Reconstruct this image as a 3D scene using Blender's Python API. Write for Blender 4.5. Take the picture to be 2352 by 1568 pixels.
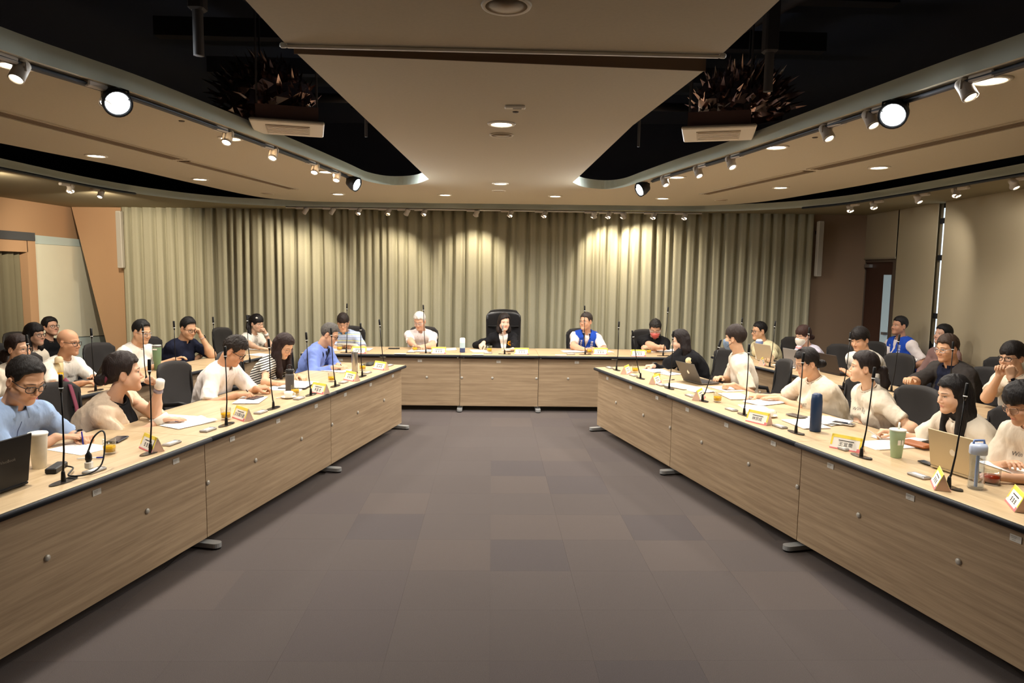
# Conference room: U of wooden tables, people in meeting, curtain behind, open black ceiling
import bpy, bmesh, math, random
import numpy as np
from mathutils import Vector, Matrix

for o in list(bpy.data.objects): bpy.data.objects.remove(o, do_unlink=True)
SC = bpy.context.scene

# ---------------------------------------------------------------- camera
cam = bpy.data.cameras.new('camera'); cam_o = bpy.data.objects.new('camera', cam); SC.collection.objects.link(cam_o)
cam.sensor_width = 36.0; cam.lens = 36.0 * 1596.0 / 2352.0; cam.clip_start = .05; cam.clip_end = 60
_psi, _th, _rl = math.radians(1.72), math.atan((784 - 620.7) / 1596.0), math.radians(.84)
_fw = Vector((math.sin(_psi) * math.cos(_th), math.cos(_psi) * math.cos(_th), -math.sin(_th)))
_r = Vector((math.cos(_psi), -math.sin(_psi), 0)); _u = _r.cross(_fw)
_c, _s = math.cos(_rl), math.sin(_rl)
_R = _r * _c + _u * _s; _U = _u * _c - _r * _s
_M = Matrix(((_R.x, _U.x, -_fw.x, 0), (_R.y, _U.y, -_fw.y, 0), (_R.z, _U.z, -_fw.z, 1.855), (0, 0, 0, 1)))
cam_o.matrix_world = _M
SC.camera = cam_o

# ---------------------------------------------------------------- world, exposure
w = bpy.data.worlds.new('world'); SC.world = w; w.use_nodes = True
w.node_tree.nodes['Background'].inputs[0].default_value = (.55, .62, .7, 1)
w.node_tree.nodes['Background'].inputs[1].default_value = .6
SC.view_settings.view_transform = 'Standard'; SC.view_settings.look = 'None'
SC.view_settings.gamma = 1.0; SC.view_settings.use_curve_mapping = False
SC.view_settings.exposure = 0.25
LIGHT_DOWN = 24.0      # watts of a recessed downlight
LIGHT_SPOT = 56.0      # watts of a curtain wash spot
LIGHT_FLOOD = 70.0    # watts of a big flood on the ceiling tracks
WARM = (1.0, .85, .64); NEUTRAL = (1.0, .93, .835); COOL = (.88, .95, 1.0)

# ---------------------------------------------------------------- helpers
COL = bpy.context.scene.collection
PI = math.pi
rng = random.Random(7)

def V(*a):
    return np.array(a, float)

def nrm(v):
    v = np.asarray(v, float)
    return v / max(1e-9, np.linalg.norm(v))

MATS = {}
def srgb(r, g, b):
    f = lambda c: ((c / 255 + .055) / 1.055) ** 2.4 if c > 10 else c / 255 / 12.92
    return (f(r), f(g), f(b), 1)

def mat(name, rgb=(200, 200, 200), rough=.6, metal=0., bump=0., scale=40., vary=0., stretch=None,
        emit=0., alpha=1., trans=0., spec=.5, attr=None, coat=0., ior=1.45, coord='Object', detail=3, bdist=.004):
    """procedural material: base colour with an optional noise variation and noise relief"""
    if name in MATS:
        return MATS[name]
    m = bpy.data.materials.new(name); m.use_nodes = True
    nt = m.node_tree; b = nt.nodes['Principled BSDF']
    c = srgb(*rgb)
    b.inputs['Base Color'].default_value = c
    b.inputs['Roughness'].default_value = rough
    b.inputs['Metallic'].default_value = metal
    b.inputs['Specular IOR Level'].default_value = spec
    b.inputs['IOR'].default_value = ior
    if coat: b.inputs['Coat Weight'].default_value = coat; b.inputs['Coat Roughness'].default_value = .15
    if trans: b.inputs['Transmission Weight'].default_value = trans
    if alpha < 1: b.inputs['Alpha'].default_value = alpha
    if emit:
        b.inputs['Emission Color'].default_value = c; b.inputs['Emission Strength'].default_value = emit
    src = None
    if attr:
        a = nt.nodes.new('ShaderNodeAttribute'); a.attribute_name = attr; src = a.outputs['Color']
        nt.links.new(src, b.inputs['Base Color'])
    if bump or vary:
        tc = nt.nodes.new('ShaderNodeTexCoord'); mp = nt.nodes.new('ShaderNodeMapping')
        nt.links.new(tc.outputs[coord], mp.inputs['Vector'])
        if stretch: mp.inputs['Scale'].default_value = stretch
        nz = nt.nodes.new('ShaderNodeTexNoise'); nz.inputs['Scale'].default_value = scale
        nz.inputs['Detail'].default_value = detail
        nt.links.new(mp.outputs[0], nz.inputs['Vector'])
        if vary:
            mx = nt.nodes.new('ShaderNodeMix'); mx.data_type = 'RGBA'; mx.blend_type = 'MULTIPLY'
            mx.inputs['Factor'].default_value = 1
            rp = nt.nodes.new('ShaderNodeMapRange')
            rp.inputs['From Min'].default_value = .3; rp.inputs['From Max'].default_value = .7
            rp.inputs['To Min'].default_value = 1 - vary; rp.inputs['To Max'].default_value = 1 + vary * .6
            nt.links.new(nz.outputs['Fac'], rp.inputs['Value'])
            if src: nt.links.new(src, mx.inputs['A'])
            else: mx.inputs['A'].default_value = c
            nt.links.new(rp.outputs[0], mx.inputs['B'])
            nt.links.new(mx.outputs['Result'], b.inputs['Base Color'])
        if bump:
            bp = nt.nodes.new('ShaderNodeBump'); bp.inputs['Strength'].default_value = bump
            bp.inputs['Distance'].default_value = bdist
            nt.links.new(nz.outputs['Fac'], bp.inputs['Height'])
            nt.links.new(bp.outputs[0], b.inputs['Normal'])
    MATS[name] = m
    return m

def clear_mat(name, tint=(255, 255, 255), rough=.03, ior=1.45):
    """thin clear glass or plastic: transparent body with a Fresnel reflection"""
    if name in MATS: return MATS[name]
    m = bpy.data.materials.new(name); m.use_nodes = True; nt = m.node_tree
    nt.nodes.remove(nt.nodes['Principled BSDF']); out = nt.nodes['Material Output']
    tr = nt.nodes.new('ShaderNodeBsdfTransparent'); tr.inputs['Color'].default_value = srgb(*tint)
    gl = nt.nodes.new('ShaderNodeBsdfGlossy'); gl.inputs['Roughness'].default_value = rough
    lw = nt.nodes.new('ShaderNodeLayerWeight'); lw.inputs['Blend'].default_value = .5
    pw = nt.nodes.new('ShaderNodeMath'); pw.operation = 'POWER'; pw.inputs[1].default_value = 3.5; nt.links.new(lw.outputs['Facing'], pw.inputs[0])
    fr = nt.nodes.new('ShaderNodeMath'); fr.operation = 'MULTIPLY_ADD'; fr.inputs[1].default_value = .55; fr.inputs[2].default_value = (ior - 1) ** 2 / (ior + 1) ** 2; nt.links.new(pw.outputs[0], fr.inputs[0])
    mx = nt.nodes.new('ShaderNodeMixShader')
    nt.links.new(fr.outputs[0], mx.inputs[0]); nt.links.new(tr.outputs[0], mx.inputs[1]); nt.links.new(gl.outputs[0], mx.inputs[2]); nt.links.new(mx.outputs[0], out.inputs[0])
    MATS[name] = m; return m

class MB:
    """collects geometry for ONE mesh object"""
    def __init__(s): s.v = []; s.f = []; s.m = []; s.sm = []
    def add(s, vs, fs, mi=0, smooth=False, M=None):
        o = len(s.v)
        vs = np.asarray(vs, float).reshape(-1, 3)
        if M is not None: vs = vs @ np.asarray(M)[:3, :3].T + np.asarray(M)[:3, 3]
        s.v.extend(map(tuple, vs))
        for f in fs:
            s.f.append(tuple(i + o for i in f)); s.m.append(mi); s.sm.append(smooth)
        return s
    def box(s, c, d, mi=0, rz=0, bev=0, M=None):
        x, y, z = d[0] / 2, d[1] / 2, d[2] / 2
        if bev:
            b = min(bev, x * .9, y * .9, z * .9); vs = []; 
            for k, (zz, ins) in enumerate(((-z, b), (-z + b, 0), (z - b, 0), (z, b))):
                X, Y = x - ins, y - ins; q = b if not ins else b * .6
                for (ax, ay) in ((-X, -Y + q), (-X + q, -Y), (X - q, -Y), (X, -Y + q), (X, Y - q), (X - q, Y), (-X + q, Y), (-X, Y - q)):
                    vs.append((ax, ay, zz))
            fs = [tuple(range(7, -1, -1)), tuple(range(24, 32))]
            for k in range(3):
                for i in range(8):
                    j = (i + 1) % 8; fs.append((k * 8 + i, k * 8 + j, k * 8 + 8 + j, k * 8 + 8 + i))
        else:
            vs = [(a * x, b * y, e * z) for e in (-1, 1) for b in (-1, 1) for a in (-1, 1)]
            fs = [(0, 2, 3, 1), (4, 5, 7, 6), (0, 1, 5, 4), (2, 6, 7, 3), (0, 4, 6, 2), (1, 3, 7, 5)]
        vs = np.array(vs, float)
        if rz:
            cs, sn = math.cos(rz), math.sin(rz)
            vs = vs @ np.array([[cs, sn, 0], [-sn, cs, 0], [0, 0, 1]])
        return s.add(vs + np.array(c, float), fs, mi, False, M)
    def lathe(s, prof, n=20, mi=0, smooth=True, M=None, c=(0, 0, 0), cap=True):
        vs = []; fs = []
        for (r, z) in prof:
            for i in range(n):
                a = 2 * PI * i / n; vs.append((c[0] + r * math.cos(a), c[1] + r * math.sin(a), c[2] + z))
        for k in range(len(prof) - 1):
            for i in range(n):
                j = (i + 1) % n; fs.append((k * n + i, k * n + j, (k + 1) * n + j, (k + 1) * n + i))
        if cap:
            if prof[0][0] > 1e-4: fs.append(tuple(range(n - 1, -1, -1)))
            if prof[-1][0] > 1e-4: fs.append(tuple((len(prof) - 1) * n + i for i in range(n)))
        return s.add(vs, fs, mi, smooth, M)
    def tube(s, path, r, n=8, mi=0, closed=False, M=None, flat=1., up=None):
        P = [np.array(p, float) for p in path]; m = len(P); vs = []; fs = []
        rr = r if hasattr(r, '__len__') else [r] * m
        ref = None
        for i in range(m):
            a = P[(i - 1) % m] if (closed or i) else P[0]; b = P[(i + 1) % m] if (closed or i < m - 1) else P[-1]
            t = nrm(b - a)
            if ref is None:
                ref = np.array(up, float) if up is not None else (V(0, 0, 1) if abs(t[2]) < .9 else V(1, 0, 0))
            x = nrm(np.cross(t, ref)); y = nrm(np.cross(x, t)); ref = y
            for k in range(n):
                an = 2 * PI * k / n
                vs.append(P[i] + rr[i] * (math.cos(an) * x + flat * math.sin(an) * y))
        L = m if closed else m - 1
        for i in range(L):
            i2 = (i + 1) % m
            for k in range(n):
                j = (k + 1) % n; fs.append((i * n + k, i * n + j, i2 * n + j, i2 * n + k))
        if not closed:
            fs.append(tuple(range(n - 1, -1, -1))); fs.append(tuple((m - 1) * n + k for k in range(n)))
        return s.add(vs, fs, mi, True, M)
    def prism(s, pts, z0, z1, mi=0, M=None, smooth=False):
        """vertical prism over a (counter-clockwise) outline"""
        n = len(pts); vs = [(p[0], p[1], z0) for p in pts] + [(p[0], p[1], z1) for p in pts]
        fs = [tuple(range(n - 1, -1, -1)), tuple(range(n, 2 * n))]
        s.add(vs, fs, mi, False, M); o = len(s.v) - 2 * n
        for i in range(n):
            j = (i + 1) % n; s.f.append((o + i, o + j, o + n + j, o + n + i)); s.m.append(mi); s.sm.append(smooth)
        return s
    def quad(s, a, b, c, d, mi=0, M=None): return s.add([a, b, c, d], [(0, 1, 2, 3)], mi, False, M)
    def mesh(s, name, mats):
        me = bpy.data.meshes.new(name); me.from_pydata(s.v, [], s.f)
        for m in (mats if isinstance(mats, (list, tuple)) else [mats]): me.materials.append(m)
        me.polygons.foreach_set('material_index', s.m); me.polygons.foreach_set('use_smooth', s.sm)
        me.update(); return me
    def build(s, name, mats, parent=None, loc=None, rz=None):
        return link(name, s.mesh(name, mats), parent, loc, rz)

def link(name, me, parent=None, loc=None, rz=None):
    o = bpy.data.objects.new(name, me); COL.objects.link(o)
    if parent is not None: o.parent = parent
    if loc is not None: o.location = loc
    if rz is not None: o.rotation_euler = (0, 0, rz)
    return o

def tag(o, label=None, cat=None, group=None, kind=None):
    if label: o['label'] = label
    if cat: o['category'] = cat
    if group: o['group'] = group
    if kind: o['kind'] = kind
    return o

def thing(name, label, cat, loc=(0, 0, 0), rz=0, group=None):
    o = bpy.data.objects.new(name, None); COL.objects.link(o); o.empty_display_size = .1
    o.location = loc; o.rotation_euler = (0, 0, rz)
    return tag(o, label, cat, group)

def dup(root, loc, rz=None, label=None, group=None):
    r = root.copy(); COL.objects.link(r); r.location = loc
    if rz is not None: r.rotation_euler = (0, 0, rz)
    if label: r['label'] = label
    if group: r['group'] = group
    for ch in list(root.children):
        c = ch.copy(); COL.objects.link(c); c.parent = r
        for g in list(ch.children):
            d = g.copy(); COL.objects.link(d); d.parent = c
    return r

def frame(o, x, y, z):
    M = np.eye(4); M[:3, 0] = x; M[:3, 1] = y; M[:3, 2] = z; M[:3, 3] = o; return M

def text_mesh(txt, size, key=None, cache={}):
    k = (txt, size)
    if k in cache: return cache[k]
    cu = bpy.data.curves.new('t', 'FONT'); cu.body = txt; cu.size = size; cu.align_x = 'CENTER'; cu.align_y = 'CENTER'
    cu.resolution_u = 2; cu.fill_mode = 'FRONT'
    ob = bpy.data.objects.new('t', cu); COL.objects.link(ob)
    dg = bpy.context.evaluated_depsgraph_get()
    me = bpy.data.meshes.new_from_object(ob.evaluated_get(dg))
    bpy.data.objects.remove(ob); bpy.data.curves.remove(cu)
    me.name = 'lettering'; cache[k] = me
    return me

def lettering(mb, txt, size, M, mi):
    """flat print: glyph outlines added to a mesh builder, in the x-y plane of M"""
    me = text_mesh(txt, size)
    vs = [tuple(v.co) for v in me.vertices]; fs = [tuple(p.vertices) for p in me.polygons]
    if vs: mb.add(vs, fs, mi, False, M)

# ---------------------------------------------------------------- implicit surfaces
def smin(a, b, k):
    if k <= 0: return np.minimum(a, b)
    h = np.maximum(k - np.abs(a - b), 0) / k
    return np.minimum(a, b) - h * h * k * .25

def smax(a, b, k): return -smin(-a, -b, k)

def rc(p, a, b, r1, r2):
    a = np.asarray(a, p.dtype); ba = np.asarray(b, p.dtype) - a; pa = p - a; q = max(1e-9, float(ba @ ba))
    t = np.clip(pa @ (ba / np.asarray(q, p.dtype)), 0, 1)
    d = pa - t[:, None] * ba
    return np.sqrt(np.einsum('ij,ij->i', d, d)) - (np.asarray(r1, p.dtype) + np.asarray(r2 - r1, p.dtype) * t)

def el(p, c, r):
    r = np.asarray(r, p.dtype); q = (p - np.asarray(c, p.dtype)) / r; k0 = np.sqrt(np.einsum('ij,ij->i', q, q)); q = q / r
    k1 = np.sqrt(np.einsum('ij,ij->i', q, q)) + np.asarray(1e-9, p.dtype)
    return k0 * (k0 - 1) / k1

def union(p, prims, k=.03, inf=0.):
    d = None
    for q in prims:
        v = rc(p, q[0], q[1], q[2] + inf, q[3] + inf)
        kk = q[4] if len(q) > 4 else k
        d = v if d is None else smin(d, v, kk)
    return d

_nd = np.random.RandomState(3).normal(size=(9, 3)); _nd /= np.linalg.norm(_nd, axis=1)[:, None]
def folds(p, freq, seed=0.):
    """soft cloth undulation"""
    f32 = np.float32; w = p + f32(.03) * np.sin(p[:, [1, 2, 0]] * f32(freq * .7) + f32(seed))
    s = 0
    for i in range(4):
        s = s + np.sin(w @ (_nd[i] * freq * (1 + .5 * i)).astype(f32) + f32(seed * (1.7 + i))) * f32(1 / (1 + .5 * i))
    return s * f32(.42)

def nets(f, lo, hi, h):
    """surface nets over a sparse block grid -> (verts, quads)"""
    lo = np.asarray(lo, float); hi = np.asarray(hi, float); B = 4
    nb = np.maximum(1, np.ceil((hi - lo) / (h * B)).astype(int)); n = nb * B
    cs = [lo[i] + (np.arange(nb[i]) + .5) * h * B - h * .5 for i in range(3)]
    G = np.stack(np.meshgrid(*cs, indexing='ij'), -1).reshape(-1, 3).astype(np.float32)
    cv = f(G).reshape(nb)
    D = cv
    for ax in range(3): D = np.repeat(D, B, axis=ax)
    D = D.copy()
    act = np.abs(cv) < h * B * .95 + .006
    A = act
    for ax in range(3): A = np.repeat(A, B, axis=ax)
    idx = np.argwhere(A)
    if len(idx) == 0: return np.zeros((0, 3)), np.zeros((0, 4), int)
    D[A] = f((lo + idx * h).astype(np.float32))
    S = D < 0
    c = np.zeros(n - 1, int)
    for a in (0, 1):
        for b in (0, 1):
            for e in (0, 1): c += S[a:n[0] - 1 + a, b:n[1] - 1 + b, e:n[2] - 1 + e]
    cell = (c > 0) & (c < 8); ci = np.argwhere(cell)
    if len(ci) == 0: return np.zeros((0, 3)), np.zeros((0, 4), int)
    vid = -np.ones(n - 1, int); vid[cell] = np.arange(len(ci))
    acc = np.zeros((len(ci), 3)); cnt = np.zeros(len(ci))
    cor = [(a, b, e) for a in (0, 1) for b in (0, 1) for e in (0, 1)]
    val = {k: D[ci[:, 0] + k[0], ci[:, 1] + k[1], ci[:, 2] + k[2]] for k in cor}
    for k in cor:
        for ax in range(3):
            if k[ax]: continue
            k2 = list(k); k2[ax] = 1; k2 = tuple(k2)
            a, b = val[k], val[k2]; m = (a < 0) != (b < 0)
            t = a[m] / (a[m] - b[m])
            pt = np.tile(np.array(k, float), (m.sum(), 1)); pt[:, ax] += t
            acc[m] += pt; cnt[m] += 1
    verts = lo + (ci + acc / cnt[:, None]) * h
    quads = []
    for ax in range(3):
        u, w = (ax + 1) % 3, (ax + 2) % 3
        s0 = [slice(1, n[i] - 1) for i in range(3)]; s0[ax] = slice(0, n[ax] - 1)
        s1 = list(s0); s1[ax] = slice(1, n[ax])
        a, b = S[tuple(s0)], S[tuple(s1)]
        off = np.array([1, 1, 1]); off[ax] = 0
        for fl in (0, 1):
            e = np.argwhere((a & ~b) if not fl else (~a & b)) + off
            if len(e) == 0: continue
            def q(du, dw):
                g = e.copy(); g[:, u] -= du; g[:, w] -= dw
                return vid[g[:, 0], g[:, 1], g[:, 2]]
            Q = np.stack([q(1, 1), q(0, 1), q(0, 0), q(1, 0)], 1)
            quads.append(Q if not fl else Q[:, ::-1])
    Q = np.concatenate(quads); Q = Q[(Q >= 0).all(1)]
    return verts, Q

def grid_mesh(name, pieces, mats, colors=None, extra=None):
    """one mesh out of (verts, quads) pieces; colors: per-vertex rgb list per piece; extra: MB with more geometry"""
    vs = []; fs = []; off = 0
    for v, q in pieces:
        vs.append(v); fs.append(q + off); off += len(v)
    v = np.concatenate(vs) if vs else np.zeros((0, 3)); q = np.concatenate(fs) if fs else np.zeros((0, 4), int)
    nq = len(q); ev = extra.v if extra else []; ef = extra.f if extra else []
    me = bpy.data.meshes.new(name)
    nv = len(v) + len(ev)
    me.vertices.add(nv)
    co = np.concatenate([v, np.array(ev, float).reshape(-1, 3)]) if ev else v
    me.vertices.foreach_set('co', co.ravel().astype(np.float32))
    tot = [4] * nq + [len(f) for f in ef]
    loops = np.concatenate([q.ravel(), np.array([i + len(v) for f in ef for i in f], int)]) if ef else q.ravel()
    me.loops.add(len(loops)); me.loops.foreach_set('vertex_index', loops.astype(np.int32))
    me.polygons.add(len(tot))
    st = np.concatenate([[0], np.cumsum(tot)[:-1]]).astype(np.int32) if tot else np.zeros(0, np.int32)
    me.polygons.foreach_set('loop_start', st)
    me.polygons.foreach_set('use_smooth', np.ones(len(tot), bool))
    for m in mats: me.materials.append(m)
    mi = np.zeros(len(tot), np.int32)
    if extra: mi[nq:] = extra.m
    me.polygons.foreach_set('material_index', mi)
    me.update(calc_edges=True); me.validate()
    if colors is not None:
        a = me.color_attributes.new('tone', 'FLOAT_COLOR', 'POINT')
        c = np.ones((nv, 4), np.float32); cc = np.concatenate(colors); c[:len(cc), :3] = cc
        a.data.foreach_set('color', c.ravel())
    return me
MICS = [('L1', (-2.167, 3.508, 0.75), (-2.154, 3.508, 1.303)),
  ('L2', (-2.005, 4.079, 0.75), (-1.992, 4.079, 1.308)),
  ('L2b', (-1.844, 4.828, 0.75), (-1.838, 4.828, 1.304)),
  ('L3', (-1.701, 5.418, 0.75), (-1.727, 5.418, 1.299)),
  ('L4', (-1.564, 6.017, 0.75), (-1.597, 6.017, 1.298)),
  ('L4b', (-1.456, 6.479, 0.75), (-1.49, 6.479, 1.298)),
  ('L5', (-1.318, 7.091, 0.75), (-1.331, 7.091, 1.298)),
  ('L5b', (-1.183, 7.705, 0.75), (-1.241, 7.705, 1.293)),
  ('B5', (-1.894, 9.092, 0.75), (-1.88, 9.092, 1.394)),
  ('H1', (-0.862, 9.141, 0.75), (-0.897, 9.141, 1.388)),
  ('H2', (0.179, 9.141, 0.75), (0.145, 9.141, 1.137)),
  ('H3', (1.257, 9.192, 0.75), (1.234, 9.192, 1.402)),
  ('H4', (2.294, 9.142, 0.75), (2.339, 9.142, 1.401)),
  ('R1', (1.418, 7.741, 0.75), (1.431, 7.741, 1.302)),
  ('R1b', (1.564, 7.148, 0.75), (1.461, 7.148, 1.253)),
  ('R1c', (1.71, 6.538, 0.75), (1.732, 6.538, 1.304)),
  ('R2', (1.842, 5.909, 0.75), (1.98, 5.909, 1.286)),
  ('R3', (1.996, 5.328, 0.75), (2.01, 5.328, 1.311)),
  ('R3b', (2.143, 4.724, 0.75), (2.166, 4.724, 1.316)),
  ('R4', (2.273, 4.099, 0.75), (2.32, 4.099, 1.305)),
  ('R5', (2.421, 3.501, 0.75), (2.477, 3.501, 1.306)),
  ('B1', (-3.462, 6.119, 0.75), (-3.477, 6.119, 1.3)),
  ('B0', (-3.602, 5.49, 0.75), (-3.615, 5.49, 1.3)),
  ('B2', (-3.277, 6.638, 0.75), (-3.293, 6.638, 1.3)),
  ('B3', (-3.169, 7.051, 0.75), (-3.187, 7.051, 1.3)),
  ('B3b', (-3.031, 7.69, 0.75), (-3.051, 7.69, 1.3)),
  ('B4', (-2.797, 8.078, 0.75), (-2.817, 8.078, 1.3)),
  ('Q1', (3.167, 8.753, 0.75), (3.194, 8.753, 1.3)),
  ('Q1b', (3.344, 8.176, 0.75), (3.385, 8.176, 1.3)),
  ('Q2', (3.339, 7.225, 0.75), (3.357, 7.225, 1.3)),
  ('Q3', (3.479, 6.679, 0.75), (3.516, 6.679, 1.3)),
  ('Q4', (3.853, 6.496, 0.75), (3.894, 6.496, 1.3)),
  ('Q5', (4.001, 5.856, 0.75), (3.986, 5.856, 1.3))]
PLATES = [('L2', (-2.038, 4.159, 0.75)),
  ('L3', (-1.801, 5.03, 0.75)),
  ('L4', (-1.512, 6.128, 0.75)),
  ('L5', (-1.376, 6.847, 0.75)),
  ('L5b', (-1.21, 7.618, 0.75)),
  ('B5', (-1.721, 9.061, 0.75)),
  ('H0', (-1.183, 9.016, 0.75)),
  ('H1', (-0.688, 9.109, 0.75)),
  ('H2b', (-0.176, 9.014, 0.75)),
  ('H2', (0.403, 9.114, 0.75)),
  ('H3b', (0.918, 9.066, 0.75)),
  ('H3', (1.464, 9.211, 0.75)),
  ('H4', (1.944, 9.064, 0.75)),
  ('R1', (1.483, 7.512, 0.75)),
  ('R1b', (1.648, 6.844, 0.75)),
  ('R2', (1.837, 6.001, 0.75)),
  ('R3', (2.003, 5.04, 0.75)),
  ('R4', (2.275, 4.276, 0.75)),
  ('R5', (2.386, 3.515, 0.75)),
  ('R6', (2.561, 3.192, 0.75)),
  ('Q1', (3.133, 8.939, 0.75)),
  ('Q1b', (3.302, 8.322, 0.75)),
  ('Q4', (3.944, 5.898, 0.75)),
  ('B1', (-3.737, 5.884, 0.75))]
GLASSES = [('L1', (-2.23, 4.054, 0.75)),
  ('L3', (-1.916, 5.011, 0.75)),
  ('L4', (-1.697, 6.01, 0.75)),
  ('L4b', (-1.552, 6.755, 0.75)),
  ('L5', (-1.396, 7.537, 0.75)),
  ('B5', (-2.033, 9.326, 0.75)),
  ('H1', (-1.031, 9.373, 0.75)),
  ('H2', (-0.024, 9.368, 0.75)),
  ('H3', (1.337, 9.346, 0.75)),
  ('H4', (2.153, 9.372, 0.75)),
  ('R1', (1.599, 7.586, 0.75)),
  ('R1b', (1.748, 7.189, 0.75)),
  ('R2', (1.959, 5.864, 0.75)),
  ('R5', (2.693, 3.558, 0.75))]
UNITS = [('L2', (-1.975, 4.287, 0.75)),
  ('L1', (-2.116, 3.693, 0.75)),
  ('L2b', (-1.9, 4.654, 0.75)),
  ('L3', (-1.744, 5.249, 0.75)),
  ('L4', (-1.614, 5.83, 0.75)),
  ('L4b', (-1.423, 6.684, 0.75)),
  ('L5', (-1.305, 7.319, 0.75)),
  ('L5b', (-1.156, 7.902, 0.75)),
  ('H1', (-1.063, 9.195, 0.75)),
  ('H2', (-0.04, 9.169, 0.75)),
  ('H3', (1.062, 9.174, 0.75)),
  ('R1', (1.365, 7.895, 0.75)),
  ('R1b', (1.527, 7.326, 0.75)),
  ('R1c', (1.674, 6.713, 0.75)),
  ('R2', (1.799, 6.127, 0.75)),
  ('R3', (1.958, 5.508, 0.75)),
  ('R3b', (2.102, 4.899, 0.75)),
  ('R4', (2.249, 4.286, 0.75)),
  ('R5', (2.377, 3.687, 0.75))]
PAPERS = [('L1', (-2.464, 4.168, 0.75)),
  ('L2', (-2.243, 4.983, 0.75)),
  ('L2b', (-2.122, 4.859, 0.75)),
  ('L3', (-1.988, 5.733, 0.75)),
  ('L4', (-1.853, 6.313, 0.75)),
  ('L4b', (-1.822, 6.634, 0.75)),
  ('L5', (-1.657, 7.486, 0.75)),
  ('H1', (-0.955, 9.38, 0.75)),
  ('H1b', (-0.65, 9.565, 0.75)),
  ('H2', (-0.167, 9.456, 0.75)),
  ('H2b', (0.313, 9.554, 0.75)),
  ('H3', (1.126, 9.477, 0.75)),
  ('H3b', (1.565, 9.623, 0.75)),
  ('H4', (2.117, 9.624, 0.75)),
  ('H4b', (2.446, 9.708, 0.75)),
  ('B5', (-1.737, 9.458, 0.75)),
  ('B5b', (-1.997, 9.432, 0.75)),
  ('R1', (1.865, 7.705, 0.75)),
  ('R1b', (1.934, 7.543, 0.75)),
  ('R2', (1.837, 6.645, 0.75)),
  ('R2b', (1.959, 6.479, 0.75)),
  ('R2c', (2.266, 6.545, 0.75)),
  ('R3', (2.211, 6.126, 0.75)),
  ('R3b', (2.358, 5.843, 0.75)),
  ('R3c', (2.186, 5.589, 0.75)),
  ('R4', (2.34, 5.008, 0.75)),
  ('R4b', (2.55, 5.136, 0.75)),
  ('R4c', (2.569, 5.106, 0.75)),
  ('R5', (2.583, 4.395, 0.75)),
  ('R5b', (2.789, 4.567, 0.75)),
  ('R6', (3.046, 3.871, 0.75)),
  ('Q2', (3.562, 8.188, 0.75)),
  ('B1', (-3.83, 6.135, 0.75)),
  ('B4', (-2.891, 8.767, 0.75))]
MISC = [('phoneL3', (-1.975, 5.812, 0.75)),
  ('phoneL1', (-2.348, 4.364, 0.75)),
  ('phoneH1', (-1.344, 9.602, 0.75)),
  ('cupL4', (-1.712, 5.865, 0.75)),
  ('cupR3', (2.168, 5.263, 0.75)),
  ('flaskL4', (-1.785, 6.158, 0.75)),
  ('thermosL5', (-1.436, 7.31, 0.75)),
  ('bottleH2', (-0.386, 9.283, 0.75)),
  ('bottleR4', (2.307, 4.783, 0.75)),
  ('bottleR6', (2.55, 3.481, 0.75)),
  ('cupR5', (2.487, 4.094, 0.75)),
  ('cupL1', (-2.447, 3.76, 0.75)),
  ('bottleB1', (-4.001, 6.502, 0.75)),
  ('tumblerB2', (-3.523, 7.383, 0.75)),
  ('bottleQ1', (3.479, 8.879, 0.75)),
  ('lapL1a', (-2.304, 3.455, 0.75)),
  ('lapL1b', (-2.357, 3.325, 0.75)),
  ('lapR2', (2.007, 6.865, 0.75)),
  ('lapR5a', (2.52, 3.833, 0.75)),
  ('lapR5b', (2.596, 3.611, 0.75)),
  ('lapQ1', (3.823, 9.044, 0.75)),
  ('lapQ3', (4.15, 8.12, 0.75)),
  ('lapB1', (-3.998, 7.043, 0.75)),
  ('adapter', (-2.327, 3.713, 0.75)),
  ('phoneR3', (2.391, 5.272, 0.75)),
  ('phoneR4', (2.624, 5.004, 0.75)),
  ('walletR5', (2.776, 4.356, 0.75)),
  ('phoneR5', (2.582, 3.943, 0.75)),
  ('penL1', (-2.271, 3.931, 0.75)),
  ('penL2', (-2.253, 4.883, 0.75)),
  ('penL4', (-1.759, 5.863, 0.75)),
  ('noteL5', (-1.395, 7.993, 0.75)),
  ('noteH4', (2.478, 9.711, 0.75)),
  ('usbL1', (-2.148, 3.701, 0.75)),
  ('phoneQ2', (3.449, 7.959, 0.75))]
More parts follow.
